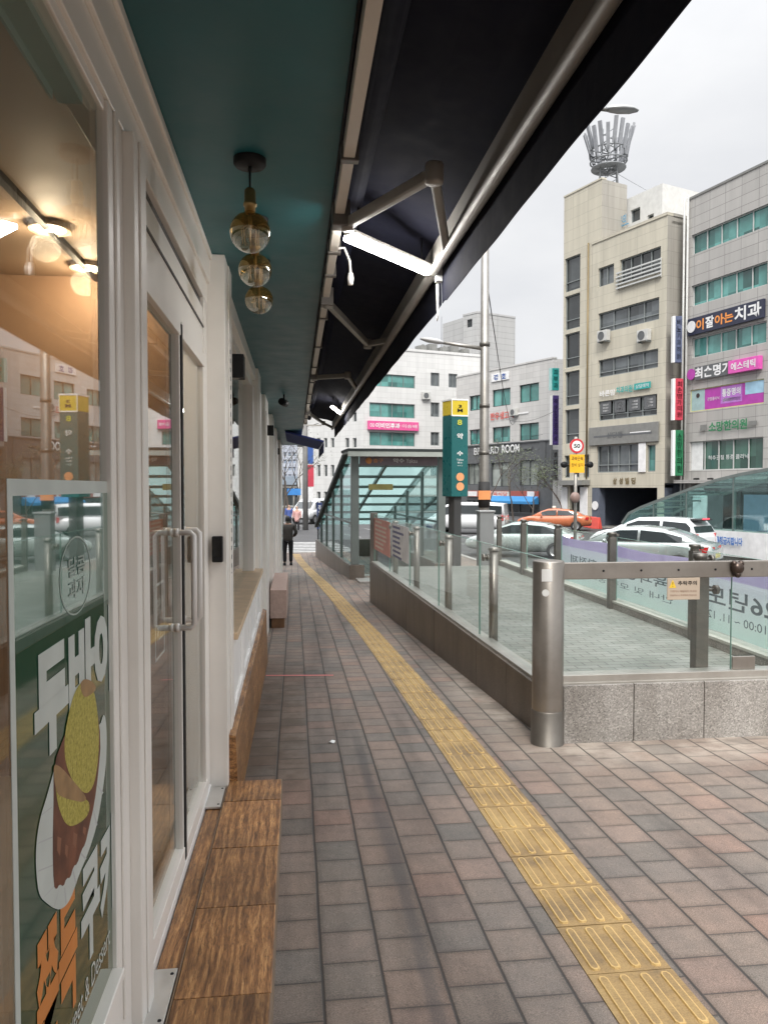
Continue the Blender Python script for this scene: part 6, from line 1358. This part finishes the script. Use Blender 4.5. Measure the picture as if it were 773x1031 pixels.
# ================================================================ second subway stair across the road
FC = Facade(622, 34, -16, gz(34) - .13)
c2 = thing('far_stair_canopy', 'long glass stair canopy with a curved rising roof across the road', 'canopy', FC.P(6, FC.g))
zb0 = FC.hit(640, 531)[1]; sE2 = FC.s_at(900)
prof2 = [(625, 527), (632, 517), (645, 510.5), (662, 504), (680, 497.5), (700, 490), (720, 483.5), (745, 477.5), (773, 472.5), (830, 465), (900, 459)]
pp = [FC.hit(x, y) for x, y in prof2]
b = MB(); FC.box(b, pp[0][0] - .1, sE2, FC.g, zb0, -2.8, 0); b.build('granite_wall', GRANITE, c2)
for o in (-.06, -2.74):
    b = MB()
    for i in range(len(pp) - 1): b.bar(FC.P(pp[i][0], pp[i][1], o), FC.P(pp[i + 1][0], pp[i + 1][1], o), .09, .12)
    for x in (657, 690, 737, 790, 850):
        s_ = FC.s_at(x)
        zz = None
        for i in range(len(pp) - 1):
            if pp[i][0] <= s_ <= pp[i + 1][0]: f = (s_ - pp[i][0]) / (pp[i + 1][0] - pp[i][0]); zz = pp[i][1] * (1 - f) + pp[i + 1][1] * f
        if zz: b.bar(FC.P(s_, zb0, o), FC.P(s_, zz, o), .07, .07)
    b.build('frame', FRAME, c2)
    b = MB(); b.prism([FC.P(s_, z, o + .02) for s_, z in pp] + [FC.P(sE2, zb0 + .01, o + .02), FC.P(pp[0][0], zb0 + .01, o + .02)], FC.n * .012); b.build('side_glass', ROOFGL, c2)
b = MB()
for i in range(len(pp) - 1):
    q = [FC.P(pp[i][0], pp[i][1] + .05, -.02), FC.P(pp[i + 1][0], pp[i + 1][1] + .05, -.02), FC.P(pp[i + 1][0], pp[i + 1][1] + .05, -2.78), FC.P(pp[i][0], pp[i][1] + .05, -2.78)]; b.hexa(q + [v + Vector((0, 0, .012)) for v in q])
b.build('roof_glass', ROOFGL, c2)
b = MB()
for i in range(1, len(pp)): b.bar(FC.P(pp[i][0], pp[i][1] - .02, -.1), FC.P(pp[i][0], pp[i][1] - .02, -2.7), .06, .08)
b.build('rafter', FRAME, c2)
for k, (x, w) in enumerate(((697, .8), (712, .8), (748, 1.2))):
    s_, z = FC.hit(x, 515, -2.4); b = MB(); FC.box(b, s_, s_ + w, zb0 - .2, zb0 + 1.5, -2.45, -2.40); pa = tag(b.build('wall_poster', (SWHITE, SDGREY, paint('dull blue poster', (.16, .22, .30), .5))[k]), ('pale', 'dark', 'blue')[k] + ' poster on the inner wall of the far stair canopy', 'poster', 'posters inside the far stair canopy')
b = MB(); q0 = FC.hit(692, 532, 0.2); q1 = FC.hit(692, 556, .2); sB_ = FC.s_at(830)
wb = thing('white_banner', 'white banner with blue lettering hung along the far stair canopy wall', 'banner', FC.P(q0[0] + 2, q1[1], .1))
n_ = 14
for i in range(n_):
    a_, c_ = q0[0] + (sB_ - q0[0]) * i / n_, q0[0] + (sB_ - q0[0]) * (i + 1) / n_; o1, o2 = .12 + .03 * math.sin(i * .9), .12 + .03 * math.sin(i * .9 + .9)
    b.hexa([FC.P(a_, q1[1], o1), FC.P(c_, q1[1], o2), FC.P(c_, q1[1], o2 - .004), FC.P(a_, q1[1], o1 - .004), FC.P(a_, q0[1], o1), FC.P(c_, q0[1], o2), FC.P(c_, q0[1], o2 - .004), FC.P(a_, q0[1], o1 - .004)])
b.build('cloth', SWHITE, wb)
b = MB(); h = q0[1] - q1[1]; b.text('차량통행금지합니다', FC.P(FC.s_at(717), q1[1] + h * .45, .17), FC.u, Vector((0, 0, 1)), FC.s_at(751) - FC.s_at(717), h * .32, .004, .03); b.build('lettering', paint('banner blue letter', (.03, .16, .50), .4), wb, recalc=False)
# ================================================================ person walking away
def skin_mesh(name, nodes, links, mat_, parent, levels=2, seed=0):
    me = bpy.data.meshes.new(name); bm = bmesh.new(); lay = bm.verts.layers.skin.verify()
    vs = []
    for i, (p, r) in enumerate(nodes):
        v = bm.verts.new(p); v[lay].radius = (r, r) if not isinstance(r, tuple) else r; v[lay].use_root = (i == 0); vs.append(v)
    for a, c in links: bm.edges.new((vs[a], vs[c]))
    bm.to_mesh(me); bm.free()
    o = bpy.data.objects.new(name, me); COL.objects.link(o)
    sk = o.modifiers.new('skin', 'SKIN'); sk.use_smooth_shade = True; ss = o.modifiers.new('sub', 'SUBSURF'); ss.levels = levels; ss.render_levels = levels
    dg = bpy.context.evaluated_depsgraph_get(); m2 = bpy.data.meshes.new_from_object(o.evaluated_get(dg)); bpy.data.objects.remove(o); bpy.data.meshes.remove(me)
    m2.name = name; m2.materials.clear(); m2.materials.append(mat_)
    for p in m2.polygons: p.use_smooth = True; p.material_index = 0
    ob = bpy.data.objects.new(name, m2); COL.objects.link(ob); ob.parent = parent; return ob
pq = on_y(290, 570, 26.2)
man = thing('person', 'person in a dark grey jacket and black trousers walking away along the pavement', 'person', (pq.x, 26.2, gz(26.2)), R(2))
# local: x right, y away from the camera, z up; 1.68 m tall
SKIN = paint('skin', (.40, .24, .17), .55, var=.05)
bn_ = [((0, 0, .92), (.14, .10)), ((0, .01, 1.12), (.14, .10)), ((0, .0, 1.34), (.16, .10)), ((0, .01, 1.43), (.06, .06)), ((0, .015, 1.50), (.055, .06)), ((0, .02, 1.57), (.082, .10)), ((0, .015, 1.64), (.065, .08)),
       ((-.10, 0, .86), .085), ((-.11, .02, .48), .058), ((-.11, -.02, .09), .04), ((-.115, .08, .04), .035),
       ((.10, 0, .86), .085), ((.10, .05, .48), .058), ((.10, .03, .09), .04), ((.105, .13, .04), .035),
       ((-.18, 0, 1.36), .06), ((-.27, -.03, 1.12), .045), ((-.20, .16, .98), .035), ((-.13, .22, 1.0), .03),
       ((.18, 0, 1.36), .06), ((.27, -.03, 1.12), .045), ((.20, .16, .98), .035), ((.13, .22, 1.0), .03)]
bl = [(0, 1), (1, 2), (2, 3), (3, 4), (4, 5), (5, 6), (0, 7), (7, 8), (8, 9), (9, 10), (0, 11), (11, 12), (12, 13), (13, 14), (2, 15), (15, 16), (16, 17), (17, 18), (2, 19), (19, 20), (20, 21), (21, 22)]
skin_mesh('body', bn_, bl, SKIN, man)
JK = paint('dark grey jacket cloth', (.055, .048, .042), .8, var=.2, scale=12, bmp=.4, bscale=25); TR = paint('black trouser cloth', (.012, .012, .015), .85, var=.2, scale=10)
skin_mesh('jacket', [((0, 0, .74), (.185, .135)), ((0, .0, 1.0), (.185, .135)), ((0, .0, 1.16), (.19, .135)), ((0, 0, 1.34), (.19, .125)), ((0, .0, 1.43), (.09, .085)), ((-.20, 0, 1.36), .078), ((-.285, -.03, 1.12), .068), ((-.21, .15, .985), .055), ((.20, 0, 1.36), .078), ((.285, -.03, 1.12), .068), ((.21, .15, .985), .055)],
          [(0, 1), (1, 2), (2, 3), (3, 4), (3, 5), (5, 6), (6, 7), (3, 8), (8, 9), (9, 10)], JK, man)
skin_mesh('trousers', [((0, 0, .96), (.16, .12)), ((-.095, 0, .80), .105), ((-.11, .02, .47), .078), ((-.11, -.02, .10), .066), ((.095, 0, .80), .105), ((.10, .05, .47), .078), ((.10, .03, .10), .066)], [(0, 1), (1, 2), (2, 3), (0, 4), (4, 5), (5, 6)], TR, man)
b = MB()
for x, y in ((-.115, .03), (.105, .08)):
    b.loft([[(x + w * math.cos(a), y + oy + l * math.sin(a), z) for a in [2 * math.pi * k / 12 for k in range(12)]] for w, l, oy, z in ((.05, .135, 0, .005), (.052, .138, 0, .03), (.045, .11, -.02, .075), (.04, .06, -.05, .1))])
b.build('shoes', BLACK, man, local=True)
b = MB(); rr = []
for t_ in range(9):
    a0 = t_ / 8; z = 1.50 + a0 * .195; w = .088 * math.sqrt(max(.02, 1 - (max(0, a0 - .35) / .66) ** 2)); rr.append([(w * math.cos(a), .012 + 1.14 * w * math.sin(a) * (1 if math.sin(a) < .2 or a0 > .55 else .6), z) for a in [2 * math.pi * k / 16 for k in range(16)]])
b.loft(rr); b.build('hair', paint('black hair', (.012, .011, .011), .6, bmp=.5, bscale=120), man, local=True)
b = MB(); rr = []
for w, z in ((.072, 1.455), (.075, 1.485), (.068, 1.505)): rr.append([(w * math.cos(a), .01 + w * math.sin(a), z) for a in [2 * math.pi * k / 16 for k in range(16)]])
b.loft(rr); b.build('collar', paint('pale collar', (.35, .32, .28), .8), man, local=True)
# ================================================================ far left street furniture
def sign_box(name, lab, px0, yt, px1, yb, Y, col, cat='sign', group=None, th=.12, post=False):
    a, c = on_y(px0, yt, Y), on_y(px1, yb, Y); t = thing(name, lab, cat, ((a.x + c.x) / 2, Y, gz(Y) - .13 if post else c.z), group=group)
    b = MB(); b.box(a.x, c.x, Y, Y + th, c.z, a.z); b.build('board', col, t, bevel=.01)
    if post: b = MB(); b.tube([((a.x + c.x) / 2, Y + th + .06, gz(Y) - .13), ((a.x + c.x) / 2, Y + th + .06, a.z + .05)], .05, 10); b.build('post', PIPE, t)
    return t, a, c
t, a, c = sign_box('parking_sign', 'narrow navy vertical sign on a black post at the far canopy corner', 319, 506, 324.5, 533, 31.2, paint('navy sign face', (.03, .05, .15), .4), post=True)
b = MB(); b.vtext('주차장P', (a.x + .05, 31.196, c.z + .1), U, V, (c.x - a.x) - .1, a.z - c.z - .2, -.003, .02); b.build('lettering', SWHITE, t, recalc=False)
b = MB(); b.tube([((a.x + c.x) / 2, 31.26, gz(31) - .1), ((a.x + c.x) / 2, 31.26, c.z)], .09, 12); b.build('base', BLACK, t)
up_ = thing('utility_pole', 'grey concrete utility pole with cross arms at the far street corner', 'utility pole', on_y(307.5, 520, 52))
p = on_y(307.5, 500, 52.0); b = MB(); b.tube([(p.x, 52, gz(52) - .13), (p.x, 52, 10.5)], [.2, .14], 14); b.build('pole', paint('concrete pole', (.25, .245, .24), .8), up_)
b = MB(); b.box(p.x - 1.1, p.x + 1.1, 51.85, 51.95, 5.6, 5.7); b.box(p.x - .8, p.x + .8, 51.85, 51.95, 6.6, 6.7); b.build('cross_arm', PIPE, up_)
b = MB(); b.tube([(p.x - .35, 51.8, 4.2), (p.x - .35, 51.8, 4.9)], .2, 12); b.build('transformer', SGREY, up_)
for (px0, yt, px1, yb, col, lab) in ((309.5, 444, 315.5, 467, SBLUE, 'navy vertical shop sign on the far corner building'), (310, 468, 316, 490, SRED, 'red vertical shop sign below the navy one at the far corner'), (309.5, 491, 315.5, 504, SWHITE, 'white square shop sign below the red one at the far corner')):
    sign_box('shop_sign', lab, px0, yt, px1, yb, 60, col, group='signs on the far corner', post=(col is SWHITE))
sign_box('road_sign', 'blue direction sign hanging over the far crossing', 289, 492, 303, 498.5, 70, paint('direction blue', (.05, .22, .55), .4), 'road sign', post=True)
# people far away at the crossing
for (x, yt, yb, Y, col, lab) in ((299, 514, 531, 50, (.55, .32, .30), 'distant person in a pink coat at the crossing'), (291, 513, 530, 54, (.06, .10, .30), 'distant person in a blue coat beside the pink one')):
    q = on_y(x, 520, Y); g0 = gz(Y) - .13; t = thing('person', lab, 'person', (q.x, Y, g0))
    skin_mesh('body', [((0, 0, .9), (.13, .1)), ((0, 0, 1.3), (.15, .1)), ((0, 0, 1.46), .06), ((0, 0, 1.57), (.08, .1)), ((0, 0, 1.65), .06), ((-.1, 0, .8), .08), ((-.1, .05, .08), .05), ((.1, 0, .8), .08), ((.1, -.1, .08), .05), ((-.2, 0, 1.34), .06), ((-.24, 0, .85), .04), ((.2, 0, 1.34), .06), ((.24, 0, .85), .04)], [(0, 1), (1, 2), (2, 3), (3, 4), (0, 5), (5, 6), (0, 7), (7, 8), (1, 9), (9, 10), (1, 11), (11, 12)], SKIN, t, 1)
    skin_mesh('coat', [((0, 0, .6), (.2, .16)), ((0, 0, .95), (.18, .14)), ((0, 0, 1.34), (.19, .13)), ((-.21, 0, 1.35), .08), ((-.25, 0, .9), .06), ((.21, 0, 1.35), .08), ((.25, 0, .9), .06)], [(0, 1), (1, 2), (2, 3), (3, 4), (2, 5), (5, 6)], paint('coat cloth', col, .8), t, 1)
    skin_mesh('trousers', [((0, 0, .85), (.14, .11)), ((-.1, 0, .75), .095), ((-.1, .05, .08), .07), ((.1, 0, .75), .095), ((.1, -.1, .08), .07)], [(0, 1), (1, 2), (0, 3), (3, 4)], TR, t, 1)
# ================================================================ trees
m, nt, out = newmat('leaf'); oi = N(nt, 'ShaderNodeObjectInfo'); co = posco(nt)
c = ramp(nt, noise_n(nt, 3, co, 3), [(.3, (.035, .05, .025)), (.7, (.085, .10, .05))]); principled(nt, out, c, .6); LEAF = m
BARK = paint('bark', (.085, .07, .058), .9, var=.3, scale=14, bmp=.5, bscale=30)
def tree(x, Y, h, lab, leaves, seed, spread=1.0, group='street trees across the road'):
    rnd = random.Random(seed); g0 = gz(Y) - .13; t = thing('street_tree', lab, 'tree', (x, Y, g0), group=group)
    b = MB(); tips = []
    def grow(p, d, ln, r, lv):
        pts = [p]; q = p.copy(); dd = d.copy()
        for k in range(4):
            dd = (dd + Vector((rnd.uniform(-.18, .18), rnd.uniform(-.18, .18), .05))).normalized(); q = q + dd * (ln / 4); pts.append(q.copy())
        b.tube(pts, [r, r * .9, r * .8, r * .7, r * .58], 6 if lv > 1 else 10, cap=False)
        if lv >= 4: tips.append(q); return
        for k in range(2 if lv == 0 else rnd.choice((2, 3))):
            a = rnd.uniform(0, 6.28); s_ = rnd.uniform(.35, .75) * spread; nd = (dd + Vector((math.cos(a) * s_, math.sin(a) * s_, rnd.uniform(-.1, .25)))).normalized(); o_ = pts[-1] if k == 0 else pts[rnd.choice((2, 3, 4))]
            grow(o_, nd, ln * rnd.uniform(.6, .8), r * .55, lv + 1)
        if lv >= 2: tips.append(q)
    grow(Vector((x, Y, g0)), Vector((0, 0, 1)), h * .36, h * .012, 0)
    b.build('trunk', BARK, t)
    if leaves:
        b = MB()
        for tp in tips:
            for k in range(leaves):
                c = tp + Vector((rnd.gauss(0, .28), rnd.gauss(0, .28), rnd.gauss(0, .25))); u = Vector((rnd.uniform(-1, 1), rnd.uniform(-1, 1), rnd.uniform(-1, 1))).normalized(); w = u.orthogonal().normalized(); s_ = rnd.uniform(.05, .1)
                b.quad(c - u * s_, c + w * s_ * .5, c + u * s_, c - w * s_ * .5)
        b.build('crown', LEAF, t, recalc=False)
for (px, Y, h, lab, lv, sd_) in ((517, 58, 6.6, 'thin street tree with sparse leaves before the dark shop windows', 7, 3), (536, 60, 5.8, 'smaller sparse street tree beside the shop building corner', 7, 5), (497, 57, 7.2, 'leafy street tree just right of the tall light pole', 6, 9), (566, 50, 4.6, 'low sparse street tree by the entrance of the beige building', 6, 12)):
    p = on_y(px, HOR, Y); tree(p.x, Y, h, lab, lv, sd_)
for (px, Y, h, lab, sd_) in ((291, 66, 9.5, 'bare winter tree at the far end of the street', 21), (300, 75, 9, 'bare tree behind the blue direction sign', 25), (284, 58, 8, 'bare tree just past the end of the shopfront', 27)):
    p = on_y(px, HOR, Y); tree(p.x, Y, h, lab, 2, sd_, 1.2, 'bare trees down the street')
# overhead wires down the street
for k, (z, dx) in enumerate(((6.8, -.6), (6.8, .6), (5.8, .9))):
    p = on_y(307.5, 500, 52.0); A_, B_ = Vector((p.x + dx, 52, z)), Vector((-26, 120, z + 1))
    b = MB(); b.tube([A_.lerp(B_, t_ / 8) - Vector((0, 0, 1.2 * math.sin(math.pi * t_ / 8))) for t_ in range(9)], .02, 5); tag(b.build('overhead_wire', BLACK), 'black overhead wire running from the far utility pole', 'wire', 'overhead wires')
# scraps on the pavement
for (px, py, lab) in ((334, 748, 'small pale scrap of paper lying on the pavers before the wooden step'), (414, 636, 'small white scrap on the pavers near the granite wall'), (411, 629, 'tiny crumpled tissue beside the railing wall')):
    d = ray(px, py); t_ = -(1.52) / (d.z + SLOPE * d.y); p = EYE + d * t_; b = MB()
    r_ = .022; ring = [p + Vector((r_ * (1 + .4 * math.sin(3 * a)) * math.cos(a), r_ * (.8 + .3 * math.cos(2 * a)) * math.sin(a), .006 + .006 * math.sin(2 * a))) for a in [2 * math.pi * k / 10 for k in range(10)]]
    b.add([p + Vector((0, 0, .022))] + ring, [(0, 1 + i, 1 + (i + 1) % 10) for i in range(10)]); b.add([p + Vector((0, 0, .004))] + ring, [(0, 1 + (i + 1) % 10, 1 + i) for i in range(10)]); tag(b.build('paper_scrap', PW), lab, 'litter', 'scraps on the pavement')
# outdoor cooling units and sagging cables on the facades
AC = paint('cooling unit casing', (.50, .50, .48), .5)
def cooler(Fx, px, py, w, h, lab, out=.0):
    s_, z = Fx.hit(px, py); t = thing('cooling_unit', lab, 'cooling unit', Fx.P(s_, z, out), group='cooling units on the facades')
    b = MB(); Fx.box(b, s_, s_ + w, z, z + h, out + .06, out + .42); b.build('casing', AC, t, bevel=.02)
    b = MB(); b.lathe(Fx.P(s_ + w * .42, z + h * .5, out + .421), [(h * .40, 0), (h * .40, .02), (h * .34, .02), (h * .34, .005), (0, .005)], 20, axis=Fx.n, smooth=False); b.build('fan_grille', SDGREY, t)
    for s2_ in (s_ + .05, s_ + w - .12): b = MB(); Fx.box(b, s2_, s2_ + .07, z - .08, z - .002, out, out + .42); b.build('bracket', FRG, t)
cooler(FB, 645, 345, .95, .75, 'pale cooling unit on the beige facade above the third window row')
cooler(FB, 605, 345, .95, .75, 'pale cooling unit on the beige facade near its stair tower')
cooler(FG, 516, 419, .9, .7, 'cooling unit on the grey shop building between its upper windows')
cooler(FW1, 424, 402, 1.0, .8, 'cooling unit beside the middle teal window of the white building')
for (A_, B_, sag, lab) in ((FG.P(FG.s_at(548), 6.5, .3), FW1.P(FW1.s_at(470), 8.5, .3), .8, 'thin cable sagging from the grey shop building to the white building'), (FB.P(FB.s_at(566), 7.5, .3), FG.P(FG.s_at(500), 9.0, .4), .9, 'thin cable sagging between the beige stair tower and the grey shop building'), (Vector((3.95, 16, 6.5)), FG.P(FG.s_at(520), 8.0, .3), 1.6, 'long thin cable from the tall street light to the grey shop building')):
    b = MB(); b.tube([A_.lerp(B_, t_ / 12) - Vector((0, 0, sag * math.sin(math.pi * t_ / 12))) for t_ in range(13)], .014, 5); tag(b.build('cable', BLACK), lab, 'cable', 'cables over the street')
# ================================================================ sky and sun
W = bpy.data.worlds.new('World'); SC.world = W; W.use_nodes = True
nt = W.node_tree; nt.nodes.clear()
out = N(nt, 'ShaderNodeOutputWorld'); bg = N(nt, 'ShaderNodeBackground'); bg.inputs[1].default_value = .1
SUN_E, SUN_A = R(46), R(192)          # elevation, azimuth from +Y towards +X
sky = N(nt, 'ShaderNodeTexSky', sky_type='NISHITA'); sky.sun_disc = False; sky.sun_elevation = SUN_E; sky.sun_rotation = SUN_A; sky.air_density = 1; sky.dust_density = 4; sky.ozone_density = 1
hs = N(nt, 'ShaderNodeHueSaturation'); hs.inputs['Saturation'].default_value = .15; L(nt, sky.outputs[0], hs.inputs['Color'])
tc = N(nt, 'ShaderNodeTexCoord'); mp = N(nt, 'ShaderNodeMapping'); mp.inputs['Scale'].default_value = (1, 1, 2.2); L(nt, tc.outputs['Generated'], mp.inputs[0])
cl = ramp(nt, noise_n(nt, 2.6, mp.outputs[0], 6, .55), [(.3, (3.35, 3.42, 3.58)), (.68, (4.1, 4.13, 4.2))])
# overhead sky boosted well past a real overcast, added to light the street
sz = N(nt, 'ShaderNodeSeparateXYZ'); L(nt, tc.outputs['Generated'], sz.inputs[0])
up_g = math_n(nt, 'MULTIPLY_ADD', math_n(nt, 'POWER', math_n(nt, 'MAXIMUM', sz.outputs[2], 0), 5), 6.0, 1)
gv = N(nt, 'ShaderNodeCombineXYZ')
for i in range(3): L(nt, up_g, gv.inputs[i])
L(nt, mixc(nt, 1, mixc(nt, .88, hs.outputs[0], cl), gv.outputs[0], 'MULTIPLY'), bg.inputs[0]); L(nt, bg.outputs[0], out.inputs[0])
sd = bpy.data.lights.new('sun', 'SUN'); so = bpy.data.objects.new('sun', sd); COL.objects.link(so)
sd.energy = 1.5; sd.angle = R(18); sd.color = (1, .96, .90)
dvec = Vector((math.sin(SUN_A) * math.cos(SUN_E), math.cos(SUN_A) * math.cos(SUN_E), math.sin(SUN_E)))
so.rotation_euler = (-dvec).to_track_quat('-Z', 'Y').to_euler(); so.location = dvec * 60
SC.view_settings.view_transform = 'Standard'; SC.view_settings.look = 'None'; SC.view_settings.gamma = 1; SC.view_settings.use_curve_mapping = False
SC.view_settings.exposure = 1.15
SC.render.engine = 'CYCLES'
cy = SC.cycles; cy.max_bounces = 10; cy.diffuse_bounces = 4; cy.glossy_bounces = 4; cy.transmission_bounces = 6; cy.transparent_max_bounces = 32
cy.use_denoising = True; cy.caustics_reflective = False; cy.caustics_refractive = False; cy.sample_clamp_indirect = 6
